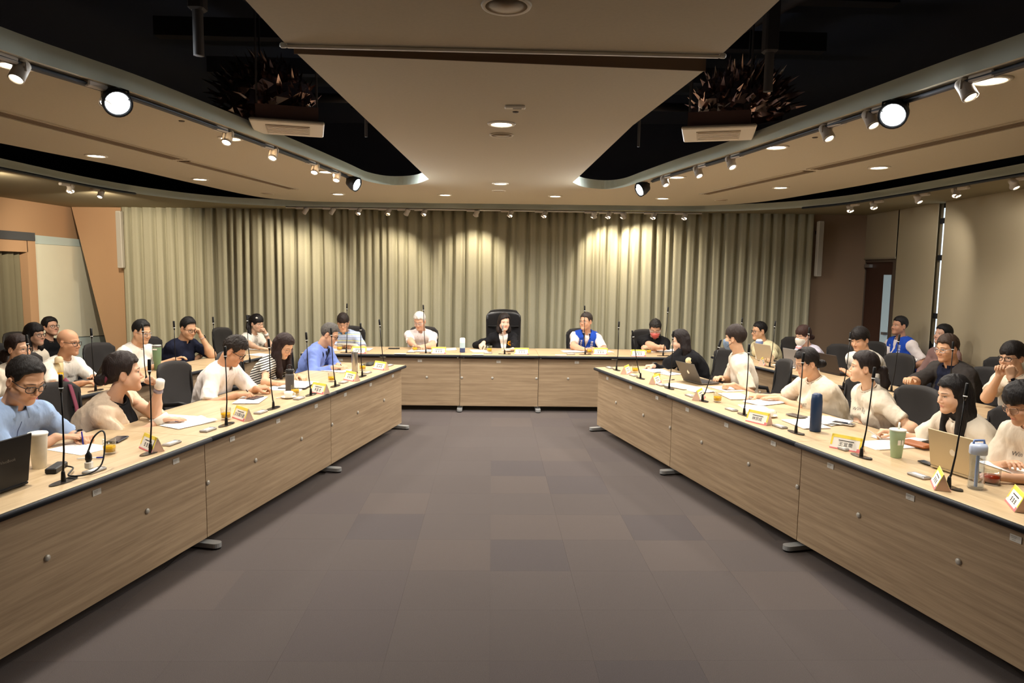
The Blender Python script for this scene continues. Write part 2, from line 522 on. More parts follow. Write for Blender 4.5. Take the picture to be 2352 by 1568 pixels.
PEOPLE = [{'key': 'L1',
  'label': 'man in a light blue short-sleeved shirt and glasses, looking down, holding a pen',
  'who': 'the man in the light blue shirt',
  'hc': (-2.755, 4.149, 1.169),
  'hy': 108,
  'hp': -27,
  'pel': (-3.017, 4.211),
  'by': 108,
  'wear': [{'n': 'shirt', 'm': 'shirt_light_blue', 'sl': 0.8, 'neck': 'collar', 'buttons': (70, 90, 140), 'loose': 0.02}],
  'hair': {'style': 'recede', 'c': (30, 26, 24), 't': 0.006, 'top': 0.012, 'edge': 0.012},
  'R': {'pose': 'flat', 'd': (0.9, 0.35, 0), 'w': (-2.653, 4.242, 0.8)},
  'L': {'pose': 'pen', 'd': (0.8, -0.55, 0.05), 'pen': (-0.1, 0.05, 1), 'penc': 'blue', 'w': (-2.566, 4.352, 0.785)},
  'sex': 'm',
  'w': 1.08,
  'face': 1.08,
  'glasses': 'black',
  'q': 0.95,
  'sc': 1.09,
  'watchL': (150, 150, 150),
  'eye': 0.45,
  'skin': (214, 158, 118)},
 {'key': 'L2',
  'label': 'woman in a beige cardigan, hair tied up, bandaged hand held to her mouth',
  'who': 'the woman in the beige cardigan',
  'hc': (-2.576, 4.905, 1.1),
  'hy': 58,
  'hp': 2,
  'pel': (-2.829, 4.964),
  'by': 85,
  'wear': [{'n': 'top', 'm': 'cloth_black', 'sl': None, 'neck': 'crew', 'nr': 0.075}, {'n': 'cardigan', 'm': 'cardigan_beige', 'sl': 1.0, 'neck': 'jacket', 'vd': 0.34, 'vw': 0.075, 'inf': 0.024, 'loose': 0.026}],
  'hair': {'style': 'tied', 'c': (38, 26, 22), 't': 0.012, 'top': 0.014, 'bun': -0.03, 'tie': (110, 40, 58)},
  'R': {'pose': 'flat', 'd': (0.95, 0.3, 0), 'w': (-2.29, 4.835, 0.785)},
  'L': {'pose': 'fist', 'd': (-0.55, -0.1, 0.55), 'n': (-0.6, -0.3, 0), 'hint': (0.3, 0.1, -1), 'w': (-2.33, 4.901, 1.016)},
  'sex': 'f',
  'w': 1.3,
  'face': 1.1,
  'sc': 1.17,
  'q': 1.0,
  'skin': (220, 166, 128),
  'cuff': [(0, (236, 228, 214), 0.05, -0.05), (1, (236, 228, 214), 0.02, -0.04), (1, (150, 140, 150), 0.055, 0.03)]},
 {'key': 'L3',
  'label': 'man in a white short-sleeved shirt with curly dark hair and glasses, writing',
  'who': 'the curly-haired man in the white shirt',
  'hc': (-2.249, 6.113, 1.117),
  'hy': 88,
  'hp': -33,
  'pel': (-2.522, 6.178),
  'by': 98,
  'wear': [{'n': 'shirt', 'm': 'shirt_white', 'sl': 0.85, 'neck': 'collar', 'buttons': (225, 220, 212), 'loose': 0.022}],
  'hair': {'style': 'short', 'c': (38, 30, 26), 't': 0.009, 'top': 0.026, 'curly': 0.006, 'rough': 1.6},
  'R': {'pose': 'pen', 'd': (0.9, 0.15, 0.1), 'pen': (-0.5, -0.2, 0.8), 'penc': 'black', 'w': (-2.113, 5.796, 0.785)},
  'L': {'pose': 'curl', 'd': (0.85, 0.3, 0.1), 'n': (0, 0.4, -1), 'w': (-2.041, 6.034, 0.8)},
  'sex': 'm',
  'glasses': 'black',
  'q': 1.15,
  'eye': 0.4,
  'skin': (206, 146, 104)},
 {'key': 'L4',
  'label': 'woman in a black and white striped top with long brown hair, reading',
  'who': 'the woman in the striped top',
  'hc': (-2.058, 6.922, 1.077),
  'hy': 112,
  'hp': -32,
  'pel': (-2.33, 6.987),
  'by': 104,
  'wear': [{'n': 'striped_top', 'm': 'cloth_striped', 'sl': 0.5, 'neck': 'crew', 'loose': 0.012}],
  'hair': {'style': 'long', 'c': (44, 28, 26), 't': 0.012, 'top': 0.012, 'len': 0.26},
  'R': {'pose': 'relax', 'd': (0.8, 0.6, 0), 'w': (-1.961, 6.412, 0.785)},
  'L': {'pose': 'relax', 'd': (0.7, -0.7, 0), 'w': (-1.902, 6.868, 0.785)},
  'sex': 'f',
  'glasses': 'thin',
  'q': 1.2,
  'eye': 0.4,
  'skin': (224, 168, 126),
  'w': 0.95},
 {'key': 'L5',
  'label': 'grey-haired man in a blue zip jacket, writing',
  'who': 'the grey-haired man in the blue jacket',
  'hc': (-1.83, 7.888, 1.103),
  'hy': 92,
  'hp': -22,
  'pel': (-2.093, 7.95),
  'by': 98,
  'wear': [{'n': 'inner_shirt', 'm': 'cloth_navy', 'sl': None, 'neck': 'crew'}, {'n': 'jacket', 'm': 'jacket_blue', 'sl': 1.93, 'neck': 'v', 'vd': 0.13, 'vw': 0.05, 'inf': 0.02, 'loose': 0.024, 'cm': 'jacket_blue'}],
  'hair': {'style': 'short', 'c': (92, 88, 84), 't': 0.006, 'top': 0.012, 'rough': 1.5},
  'R': {'pose': 'pen', 'd': (0.9, 0.1, 0.0), 'pen': (-0.5, 0, 0.8), 'penc': 'black', 'w': (-1.694, 7.504, 0.785)},
  'L': {'pose': 'flat', 'd': (0.7, -0.6, 0), 'w': (-1.694, 7.677, 0.785)},
  'sex': 'm',
  'glasses': 'black',
  'q': 1.3,
  'eye': 0.5,
  'skin': (212, 158, 120),
  'w': 1.05},
 {'key': 'B0',
  'label': 'woman in a white T-shirt with dark hair tied low, behind the man in light blue',
  'who': 'the woman behind the man in light blue',
  'hc': (-4.115, 6.132, 1.116),
  'hy': 100,
  'hp': -2,
  'pel': (-4.31, 6.178),
  'by': 103,
  'wear': [{'n': 't_shirt', 'm': 'tee_cream', 'sl': 0.6, 'neck': 'crew'}],
  'hair': {'style': 'tied', 'c': (44, 30, 26), 't': 0.01, 'top': 0.01, 'pony': 0.12, 'ph': -0.05},
  'sex': 'f',
  'glasses': 'thin',
  'q': 1.3,
  'skin': (228, 172, 132)},
 {'key': 'B1',
  'label': 'bald man with glasses in a white T-shirt behind an open laptop',
  'who': 'the bald man',
  'hc': (-3.992, 6.651, 1.117),
  'hy': 96,
  'hp': -4,
  'pel': (-4.206, 6.702),
  'by': 103,
  'wear': [{'n': 't_shirt', 'm': 'tee_white', 'sl': 0.75, 'neck': 'crew', 'print': [('Win 智記', 0.032, 0, 0.145, (170, 165, 160))]}],
  'hair': {'style': 'bald', 'c': (70, 56, 48)},
  'R': {'pose': 'relax', 'w': (-3.687, 6.319, 0.783)},
  'L': {'pose': 'relax', 'w': (-3.732, 6.622, 0.783)},
  'sex': 'm',
  'shave': 0.35,
  'glasses': 'black',
  'q': 1.25,
  'skin': (206, 146, 104)},
 {'key': 'B2',
  'label': 'heavy-set young man in a white T-shirt with an undercut and clear glasses',
  'who': 'the heavy-set young man in white',
  'hc': (-3.773, 7.579, 1.136),
  'hy': 108,
  'hp': -12,
  'pel': (-3.987, 7.63),
  'by': 103,
  'wear': [{'n': 't_shirt', 'm': 'tee_white', 'sl': 0.7, 'neck': 'crew'}],
  'hair': {'style': 'fade', 'line': 'recede', 'c': (22, 20, 20), 't': 0.004, 'top': 0.016, 'tw': 0.006},
  'R': {'pose': 'relax', 'w': (-3.58, 7.409, 0.783)},
  'L': {'pose': 'relax', 'w': (-3.618, 7.981, 0.783)},
  'sex': 'm',
  'w': 1.22,
  'face': 1.1,
  'shave': 0.7,
  'glasses': 'silver',
  'q': 1.3,
  'eye': 0.5,
  'skin': (220, 164, 120)},
 {'key': 'B3',
  'label': 'man in a navy polo shirt leaning his cheek on his hand',
  'who': 'the man in the navy polo shirt',
  'hc': (-3.597, 8.323, 1.114),
  'hy': 118,
  'hp': -16,
  'pel': (-3.811, 8.374),
  'by': 108,
  'wear': [{'n': 'polo_shirt', 'm': 'cloth_navy', 'sl': 0.75, 'neck': 'collar'}],
  'hair': {'style': 'fade', 'line': 'recede', 'c': (20, 18, 18), 't': 0.005, 'top': 0.022, 'tw': 0.006},
  'R': {'pose': 'pen', 'd': (0.95, -0.2, 0), 'pen': (-0.4, 0, 0.8), 'penc': 'white', 'w': (-3.528, 8.555, 0.785)},
  'L': {'pose': 'curl', 'd': (-0.25, -0.05, 0.9), 'n': (-0.8, -0.4, 0), 'hint': (0.6, 0.2, -1), 'w': (-3.458, 8.351, 1.02)},
  'sex': 'm',
  'w': 1.1,
  'face': 1.05,
  'shave': 0.55,
  'glasses': 'black',
  'q': 1.35,
  'watchL': (170, 170, 170),
  'eye': 0.5,
  'skin': (214, 158, 116)},
 {'key': 'B4',
  'label': 'young woman with a high ponytail in a white T-shirt, chin on her hand',
  'who': 'the young woman with the high ponytail',
  'hc': (-3.25, 9.704, 1.075),
  'hy': 116,
  'hp': -8,
  'pel': (-3.464, 9.755),
  'by': 112,
  'wear': [{'n': 't_shirt', 'm': 'tee_white', 'sl': 0.6, 'neck': 'crew', 'print': [('Win 智記', 0.028, 0, 0.145, (170, 170, 170))]}],
  'hair': {'style': 'tied', 'line': 'tiedbangs', 'c': (24, 20, 20), 't': 0.01, 'top': 0.014, 'pony': 0.34, 'ph': 0.06, 'px': 1.2, 'clip': 'white', 'clipat': (0.05, 0.05, 0.085)},
  'R': {'pose': 'flat', 'd': (0.9, -0.3, 0), 'w': (-3.046, 9.175, 0.785)},
  'L': {'pose': 'fist', 'd': (-0.3, -0.1, 0.7), 'n': (-0.7, -0.5, 0), 'hint': (0.4, 0.2, -1), 'w': (-3.111, 9.653, 0.936)},
  'sex': 'f',
  'glasses': 'thin',
  'q': 1.4,
  'cuff': [(1, (236, 230, 220), 0.03, -0.005)],
  'skin': (232, 180, 142)},
 {'key': 'C1',
  'label': 'woman with glasses and short dark hair, half hidden in the back row by the wall',
  'who': 'the half-hidden woman',
  'hc': (-4.85, 7.497, 1.103),
  'hy': 100,
  'hp': 0,
  'pel': (-4.97, 7.497),
  'by': 100,
  'wear': [{'n': 'blouse', 'm': 'tee_cream', 'sl': 0.6, 'neck': 'crew'}],
  'hair': {'style': 'bob', 'c': (22, 18, 18), 't': 0.01, 'top': 0.01},
  'sex': 'f',
  'glasses': 'black',
  'q': 1.5,
  'skin': (200, 146, 110)},
 {'key': 'C2',
  'label': 'woman in a black top with glasses, head raised, beside the pale wall board',
  'who': 'the woman in the black top',
  'hc': (-5.5, 8.806, 1.072),
  'hy': 112,
  'hp': 8,
  'pel': (-5.62, 8.806),
  'by': 105,
  'wear': [{'n': 'top', 'm': 'cloth_black', 'sl': 1.9, 'neck': 'crew', 'nr': 0.07}],
  'hair': {'style': 'tied', 'c': (18, 16, 16), 't': 0.011, 'top': 0.01},
  'sex': 'f',
  'glasses': 'black',
  'q': 1.5,
  'w': 1.05,
  'skin': (206, 150, 116)},
 {'key': 'B5',
  'label': 'man in a light blue striped polo shirt at the left end of the head table',
  'who': 'the man in the striped polo shirt',
  'hc': (-2.087, 9.82, 1.093),
  'hy': 172,
  'hp': -24,
  'pel': (-2.087, 10.04),
  'by': 175,
  'wear': [{'n': 'polo_shirt', 'm': 'cloth_polo_stripe', 'sl': 0.75, 'neck': 'collar', 'cm': 'collar_blue'}],
  'hair': {'style': 'fringe', 'c': (40, 30, 26), 't': 0.008, 'top': 0.014, 'wave': 0.006},
  'R': {'pose': 'curl', 'd': (0.5, -0.6, 0.3), 'w': (-1.999, 9.501, 0.778)},
  'L': {'pose': 'curl', 'd': (-0.5, -0.6, 0.3), 'w': (-1.886, 9.525, 0.789)},
  'sex': 'm',
  'glasses': 'thin',
  'q': 1.45,
  'eye': 0.5,
  'skin': (220, 164, 124)},
 {'key': 'H1',
  'label': 'white-haired man in a pale pink-white shirt, looking down at his papers',
  'who': 'the white-haired man',
  'hc': (-1.019, 9.88, 1.12),
  'hy': 194,
  'hp': -22,
  'pel': (-1.019, 10.1),
  'by': 182,
  'wear': [{'n': 'shirt', 'm': 'shirt_pinkwhite', 'sl': 0.75, 'neck': 'collar', 'buttons': (215, 205, 205)}],
  'hair': {'style': 'short', 'c': (214, 210, 204), 't': 0.008, 'top': 0.014},
  'R': {'pose': 'relax', 'd': (0.8, -0.2, 0), 'w': (-1.022, 9.404, 0.8)},
  'L': {'pose': 'relax', 'd': (-0.8, -0.2, 0), 'w': (-0.946, 9.465, 0.8)},
  'sex': 'm',
  'elb': 1.8,
  'glasses': 'silver',
  'q': 1.45,
  'eye': 0.5,
  'skin': (216, 160, 124)},
 {'key': 'H2',
  'label': 'woman in a black suit jacket with a sunflower brooch, speaking into her microphone',
  'who': 'the woman in the black suit',
  'hc': (0.18, 9.85, 1.119),
  'hy': 164,
  'hp': -2,
  'pel': (0.18, 10.05),
  'by': 178,
  'wear': [{'n': 'inner_top', 'm': 'shirt_white', 'sl': None, 'neck': 'crew', 'inf': 0.008},
           {'n': 'suit_jacket', 'm': 'cloth_black', 'sl': 1.97, 'neck': 'jacket', 'vd': 0.36, 'vw': 0.062, 'inf': 0.018, 'loose': 0.016, 'spot': (0, 0.03, 0.092, 0.105)}],
  'hair': {'style': 'bob', 'line': 'long', 'part': -0.45, 'c': (34, 24, 22), 't': 0.012, 'top': 0.018, 'len': 0.05, 'fy': 0.012, 'fx': 0.07},
  'R': {'pose': 'curl', 'd': (-0.5, -0.4, -0.5), 'n': (-0.3, 0.1, -1), 'w': (-0.099, 9.607, 0.855)},
  'L': {'pose': 'flat', 'd': (-0.7, -0.5, 0), 'w': (0.296, 9.405, 0.785)},
  'sex': 'f',
  'q': 1.35,
  'skin': (228, 178, 146),
  'elb': 2.2,
  'lip': (196, 84, 76),
  'w': 1.02},
 {'key': 'H3',
  'label': 'man in a royal blue vest with white lettering at the head table',
  'who': 'the man in the blue vest at the head table',
  'hc': (1.351, 9.88, 1.144),
  'hy': 222,
  'hp': 2,
  'pel': (1.351, 10.1),
  'by': 186,
  'wear': [{'n': 'shirt', 'm': 'shirt_pinkwhite', 'sl': 0.75, 'neck': 'collar'},
           {'n': 'vest',
            'm': 'vest_blue',
            'sl': None,
            'neck': 'v',
            'vd': 0.2,
            'vw': 0.045,
            'inf': 0.026,
            'vest': True,
            'cm': 'cloth_navy',
            'print': [('雲', 0.04, 0.085, 0.085, (240, 240, 240)), ('林', 0.04, 0.085, 0.125, (240, 240, 240)), ('縣', 0.04, 0.085, 0.165, (240, 240, 240)), ('警', 0.032, -0.068, 0.08, (240, 240, 240)),
                      ('察', 0.032, -0.068, 0.114, (240, 240, 240)), ('局', 0.032, -0.068, 0.148, (240, 240, 240)), ('副', 0.032, -0.108, 0.085, (240, 240, 240)), ('隊', 0.032, -0.108, 0.119, (240, 240, 240)),
                      ('長', 0.032, -0.108, 0.153, (240, 240, 240))]}],
  'hair': {'style': 'short', 'c': (60, 52, 48), 't': 0.006, 'top': 0.012},
  'R': {'pose': 'relax', 'd': (0.85, -0.1, 0), 'w': (1.28, 9.459, 0.79)},
  'L': {'pose': 'relax', 'd': (-0.85, -0.1, 0), 'w': (1.409, 9.525, 0.79)},
  'sex': 'm',
  'elb': 1.8,
  'glasses': 'thin',
  'q': 1.4,
  'watchL': (25, 25, 28),
  'skin': (216, 158, 120)},
 {'key': 'H4',
  'label': 'man in a black shirt and red face mask with his arms crossed',
  'who': 'the man in the red face mask',
  'hc': (2.337, 9.82, 1.061),
  'hy': 194,
  'hp': -30,
  'pel': (2.337, 10.07),
  'by': 188,
  'wear': [{'n': 'shirt', 'm': 'cloth_black', 'sl': 0.8, 'neck': 'collar', 'loose': 0.022}],
  'hair': {'style': 'short', 'c': (42, 38, 36), 't': 0.008, 'top': 0.02, 'curly': 0.006},
  'R': {'pose': 'curl', 'd': (0.9, 0.25, 0.05), 'n': (0, 0.6, -0.8), 'w': (2.307, 9.377, 0.835)},
  'L': {'pose': 'curl', 'd': (-0.9, 0.3, 0), 'n': (0, 0.6, -0.8), 'w': (2.215, 9.602, 0.815)},
  'elb': 2.0,
  'sex': 'm',
  'w': 1.15,
  'glasses': 'silver',
  'mask': (228, 112, 104),
  'q': 1.4,
  'eye': 0.4,
  'skin': (214, 158, 120)},
 {'key': 'R1',
  'label': 'woman in a black jacket with a round sleeve badge, hand behind her neck',
  'who': 'the woman in the black jacket',
  'hc': (2.134, 7.759, 1.093),
  'hy': 280,
  'hp': -12,
  'pel': (2.387, 7.819),
  'by': 262,
  'wear': [{'n': 'jacket', 'm': 'cloth_black', 'sl': 1.9, 'neck': 'crew', 'inf': 0.022, 'loose': 0.022}],
  'hair': {'style': 'long', 'c': (32, 24, 24), 't': 0.012, 'top': 0.012, 'len': 0.12, 'back': 1},
  'R': {'pose': 'pen', 'd': (-0.95, -0.1, 0), 'pen': (0.9, 0.2, 0.2), 'penc': 'blue', 'w': (1.866, 7.881, 0.785)},
  'L': {'pose': 'relax', 'd': (0.2, 0.25, 0.6), 'n': (0, 0.9, 0.2), 'hint': (-0.3, -0.4, -1), 'w': (2.149, 7.694, 1.011)},
  'sex': 'f',
  'q': 1.25,
  'skin': (236, 184, 150)},
 {'key': 'R2',
  'label': 'young man in a white T-shirt and black-strapped mask, turned away from the camera',
  'who': 'the young man in the black-strapped mask',
  'hc': (2.457, 6.912, 1.209),
  'hy': 312,
  'hp': 0,
  'pel': (2.613, 6.948),
  'by': 285,
  'wear': [{'n': 't_shirt', 'm': 'tee_cream', 'sl': 0.85, 'neck': 'crew', 'loose': 0.026}],
  'hair': {'style': 'fringe', 'c': (46, 34, 30), 't': 0.012, 'top': 0.02, 'wave': 0.005},
  'R': {'pose': 'relax', 'w': (2.365, 7.018, 0.783)},
  'L': {'pose': 'fist', 'd': (-0.95, 0.1, 0), 'w': (2.311, 6.476, 0.8)},
  'sex': 'm',
  'mask': (120, 140, 165),
  'strap': (20, 20, 20),
  'q': 1.2,
  'skin': (222, 168, 126),
  'w': 0.98},
 {'key': 'R3',
  'label': 'woman with a pink hair clip, glasses and a white T-shirt, writing',
  'who': 'the woman with the pink hair clip',
  'hc': (2.615, 5.637, 1.129),
  'hy': 268,
  'hp': -18,
  'pel': (2.877, 5.699),
  'by': 262,
  'wear': [{'n': 't_shirt', 'm': 'tee_cream', 'sl': 0.8, 'neck': 'crew', 'loose': 0.028, 'print': [('Win 智記', 0.032, 0, 0.145, (120, 115, 110))]}],
  'hair': {'style': 'tied', 'c': (28, 22, 20), 't': 0.011, 'top': 0.012, 'bun': -0.045, 'clip': 'pink', 'clipat': (0, 0.035, 0.148)},
  'R': {'pose': 'pen', 'd': (-0.95, -0.1, 0), 'pen': (0.1, 0.2, 0.9), 'penc': 'white', 'w': (2.346, 5.985, 0.785)},
  'L': {'pose': 'flat', 'd': (-0.95, 0.2, 0), 'w': (2.508, 5.888, 0.785)},
  'sex': 'f',
  'w': 1.2,
  'face': 1.06,
  'glasses': 'thin',
  'q': 1.1,
  'eye': 0.5,
  'skin': (222, 166, 124)},
 {'key': 'R4',
  'label': 'woman with a low ponytail in a white T-shirt, looking toward the head table',
  'who': 'the woman with the low ponytail',
  'hc': (2.839, 5.167, 1.161),
  'hy': 294,
  'hp': 0,
  'pel': (3.033, 5.213),
  'by': 268,
  'wear': [{'n': 't_shirt', 'm': 'tee_cream', 'sl': 0.7, 'neck': 'crew', 'loose': 0.022, 'print': [('Win 智記', 0.032, 0, 0.145, (120, 115, 110))]}],
  'hair': {'style': 'tied', 'c': (34, 24, 22), 't': 0.01, 'top': 0.01, 'pony': 0.26, 'ph': -0.02},
  'R': {'pose': 'relax', 'w': (2.792, 4.979, 0.642)},
  'L': {'pose': 'relax', 'w': (2.864, 4.87, 0.605)},
  'sex': 'f',
  'q': 1.05,
  'skin': (232, 178, 136)},
 {'key': 'R5',
  'label': 'woman with very long black hair in a white T-shirt, holding a pen',
  'who': 'the woman with very long black hair',
  'hc': (2.952, 4.295, 1.11),
  'hy': 270,
  'hp': -10,
  'pel': (3.186, 4.35),
  'by': 262,
  'wear': [{'n': 't_shirt', 'm': 'tee_cream', 'sl': 0.7, 'neck': 'crew', 'loose': 0.024, 'print': [('Win 智記', 0.032, 0, 0.145, (110, 105, 100))]}],
  'hair': {'style': 'long', 'c': (22, 18, 18), 't': 0.011, 'top': 0.01, 'len': 0.34},
  'R': {'pose': 'pen', 'd': (-0.95, 0.1, 0.1), 'pen': (-0.8, 0.2, 0.5), 'penc': 'white', 'w': (2.739, 4.559, 0.8)},
  'L': {'pose': 'relax', 'w': (2.978, 4.19, 0.783)},
  'sex': 'f',
  'q': 0.95,
  'eye': 0.6,
  'skin': (232, 178, 138)},
 {'key': 'R6',
  'label': 'person in a white T-shirt and glasses bending over papers, cut by the right border',
  'who': 'the person cut by the right border',
  'hc': (3.041, 3.832, 1.144),
  'hy': 266,
  'hp': -24,
  'pel': (3.294, 3.892),
  'by': 260,
  'wear': [{'n': 't_shirt', 'm': 'tee_cream', 'sl': 0.8, 'neck': 'crew', 'loose': 0.024, 'print': [('Win 智記', 0.032, 0, 0.145, (110, 105, 100))]}],
  'hair': {'style': 'fringe', 'c': (24, 20, 20), 't': 0.012, 'top': 0.014},
  'R': {'pose': 'relax', 'w': (2.984, 3.845, 0.783)},
  'L': {'pose': 'relax', 'd': (-0.9, 0.2, 0), 'w': (2.76, 3.579, 0.785)},
  'sex': 'f',
  'glasses': 'thin',
  'q': 0.95,
  'eye': 0.4,
  'skin': (216, 160, 120)},
 {'key': 'Q1',
  'label': 'man with cropped hair and glasses in a cream overshirt behind a laptop',
  'who': 'the man in the cream overshirt',
  'hc': (3.638, 9.306, 1.084),
  'hy': 262,
  'hp': -2,
  'pel': (3.833, 9.352),
  'by': 255,
  'wear': [{'n': 'inner_t_shirt', 'm': 'tee_white', 'sl': None, 'neck': 'crew'}, {'n': 'overshirt', 'm': 'overshirt_cream', 'sl': 1.9, 'neck': 'jacket', 'vd': 0.36, 'vw': 0.04, 'inf': 0.022, 'loose': 0.02}],
  'hair': {'style': 'short', 'c': (24, 20, 20), 't': 0.005, 'top': 0.008},
  'R': {'pose': 'relax', 'w': (3.404, 8.573, 0.783)},
  'L': {'pose': 'relax', 'w': (3.414, 8.325, 0.783)},
  'sex': 'm',
  'glasses': 'black',
  'q': 1.35,
  'skin': (216, 160, 118)},
 {'key': 'Q2',
  'label': 'young woman in a lavender hoodie and white face mask, typing',
  'who': 'the young woman in the lavender hoodie',
  'hc': (3.825, 8.383, 1.114),
  'hy': 254,
  'hp': -10,
  'pel': (4.04, 8.434),
  'by': 258,
  'wear': [{'n': 'hoodie', 'm': 'hoodie_lavender', 'sl': 1.95, 'neck': 'hood', 'inf': 0.022, 'loose': 0.022}],
  'hair': {'style': 'tied', 'line': 'tiedbangs', 'c': (60, 38, 32), 't': 0.01, 'top': 0.012, 'bun': -0.045, 'clip': 'white', 'clipat': (0.0, -0.1, 0.03)},
  'R': {'pose': 'relax', 'd': (-0.95, -0.2, 0), 'w': (3.622, 8.371, 0.79)},
  'L': {'pose': 'relax', 'd': (-0.95, -0.2, 0), 'w': (3.571, 8.128, 0.79)},
  'sex': 'f',
  'glasses': 'thin',
  'mask': (238, 232, 216),
  'q': 1.35,
  'eye': 0.6,
  'skin': (226, 172, 134)},
 {'key': 'Q3',
  'label': 'young man with a thick dark fringe in a white T-shirt, looking down',
  'who': 'the young man with the thick fringe',
  'hc': (4.019, 7.432, 1.162),
  'hy': 244,
  'hp': -18,
  'pel': (4.233, 7.483),
  'by': 256,
  'wear': [{'n': 't_shirt', 'm': 'tee_white', 'sl': 0.8, 'neck': 'crew', 'loose': 0.026}],
  'hair': {'style': 'fringe', 'c': (26, 20, 18), 't': 0.014, 'top': 0.022, 'wave': 0.006, 'rough': 1.5},
  'R': {'pose': 'relax', 'w': (3.954, 7.836, 0.783)},
  'L': {'pose': 'relax', 'w': (3.921, 7.427, 0.783)},
  'sex': 'm',
  'q': 1.3,
  'eye': 0.5,
  'skin': (224, 166, 124)},
 {'key': 'Q4',
  'label': 'heavy-set man in a dark grey jacket and clear glasses in the second row',
  'who': 'the man in the dark grey jacket',
  'hc': (4.259, 6.331, 1.189),
  'hy': 258,
  'hp': -8,
  'pel': (4.454, 6.377),
  'by': 262,
  'wear': [{'n': 'inner_polo', 'm': 'cloth_navy', 'sl': None, 'neck': 'collar'}, {'n': 'jacket', 'm': 'jacket_grey', 'sl': 1.35, 'neck': 'jacket', 'vd': 0.36, 'vw': 0.08, 'inf': 0.022, 'loose': 0.024}],
  'hair': {'style': 'short', 'c': (62, 46, 36), 't': 0.008, 'top': 0.018, 'rough': 1.5},
  'R': {'pose': 'relax', 'w': (3.872, 6.245, 0.903)},
  'L': {'pose': 'relax', 'w': (4.081, 6.173, 0.783)},
  'sex': 'm',
  'w': 1.25,
  'face': 1.08,
  'glasses': 'silver',
  'q': 1.2,
  'skin': (216, 156, 112)},
 {'key': 'Q5',
  'label': 'young man in a cream T-shirt with a black smartwatch, hands clasped before his mouth',
  'who': 'the young man with the smartwatch',
  'hc': (4.406, 5.71, 1.187),
  'hy': 256,
  'hp': -4,
  'pel': (4.62, 5.76),
  'by': 260,
  'wear': [{'n': 't_shirt', 'm': 'tee_cream', 'sl': 0.65, 'neck': 'crew', 'loose': 0.022}],
  'hair': {'style': 'fringe', 'c': (30, 24, 22), 't': 0.012, 'top': 0.018, 'wave': 0.005},
  'R': {'pose': 'curl', 'd': (-0.2, -0.3, 0.8), 'n': (-0.5, -0.5, 0), 'hint': (0, 0.6, -1), 'w': (4.216, 5.584, 1.048)},
  'L': {'pose': 'fist', 'd': (-0.1, 0.1, 0.9), 'n': (0.3, 0.8, 0), 'hint': (0, -0.6, -1), 'w': (4.228, 5.473, 1.043)},
  'sex': 'm',
  'glasses': 'black',
  'q': 1.2,
  'watchL': (22, 22, 26),
  'skin': (226, 170, 128)},
 {'key': 'Q6',
  'label': 'man in a royal blue vest sitting against the wall by the door',
  'who': 'the man in the blue vest by the door',
  'hc': (5.42, 9.056, 1.197),
  'hy': 262,
  'hp': 4,
  'pel': (5.5, 9.056),
  'by': 255,
  'wear': [{'n': 'shirt', 'm': 'shirt_pinkwhite', 'sl': 0.8, 'neck': 'collar'},
           {'n': 'vest',
            'm': 'vest_blue',
            'sl': None,
            'neck': 'v',
            'vd': 0.2,
            'vw': 0.04,
            'inf': 0.026,
            'vest': True,
            'cm': 'vest_blue',
            'print': [('雲', 0.04, 0.085, 0.085, (240, 240, 240)), ('林', 0.04, 0.085, 0.125, (240, 240, 240)), ('縣', 0.04, 0.085, 0.165, (240, 240, 240)), ('警', 0.032, -0.068, 0.08, (240, 240, 240)),
                      ('察', 0.032, -0.068, 0.114, (240, 240, 240)), ('局', 0.032, -0.068, 0.148, (240, 240, 240))]}],
  'hair': {'style': 'short', 'c': (24, 20, 20), 't': 0.006, 'top': 0.01},
  'R': {'pose': 'relax', 'w': (5.221, 8.79, 0.649)},
  'L': {'pose': 'relax', 'w': (5.321, 8.711, 0.679)},
  'sex': 'm',
  'w': 1.1,
  'q': 1.4,
  'skin': (196, 136, 100)},
 {'key': 'Q7',
  'label': 'woman with dark hair tied back against the wall behind the man in dark grey',
  'who': 'the woman against the right wall',
  'hc': (5.35, 8.051, 1.173),
  'hy': 264,
  'hp': 6,
  'pel': (5.43, 8.051),
  'by': 258,
  'wear': [{'n': 'blouse', 'm': 'blouse_mauve', 'sl': 1.9, 'neck': 'crew'}],
  'hair': {'style': 'tied', 'c': (18, 16, 16), 't': 0.01, 'top': 0.01, 'bun': -0.02},
  'sex': 'f',
  'q': 1.4,
  'skin': (212, 158, 126)}]
# ---------------------------------------------------------------- materials of the room
M_ceil = mat('ceiling_paint', (198, 185, 160), .9, bump=.05, scale=60, vary=.03)
M_fascia = mat('fascia_floodlit', (206, 212, 198), .85)  # ceiling edge faces: pale cool cast of the floods put into the colour
M_black = mat('plenum_black', (46, 50, 64), .95)
M_pipe = mat('pipe_dark', (70, 66, 66), .7)
M_metal = mat('metal_grey', (170, 172, 174), .35, metal=.8)
M_alu = mat('foot_grey', (176, 178, 178), .45, metal=.35)
M_white = mat('white_plastic', (232, 228, 218), .5)
M_darkp = mat('black_plastic', (22, 22, 24), .45)
M_edge = mat('table_edge_rubber', (38, 40, 46), .6)

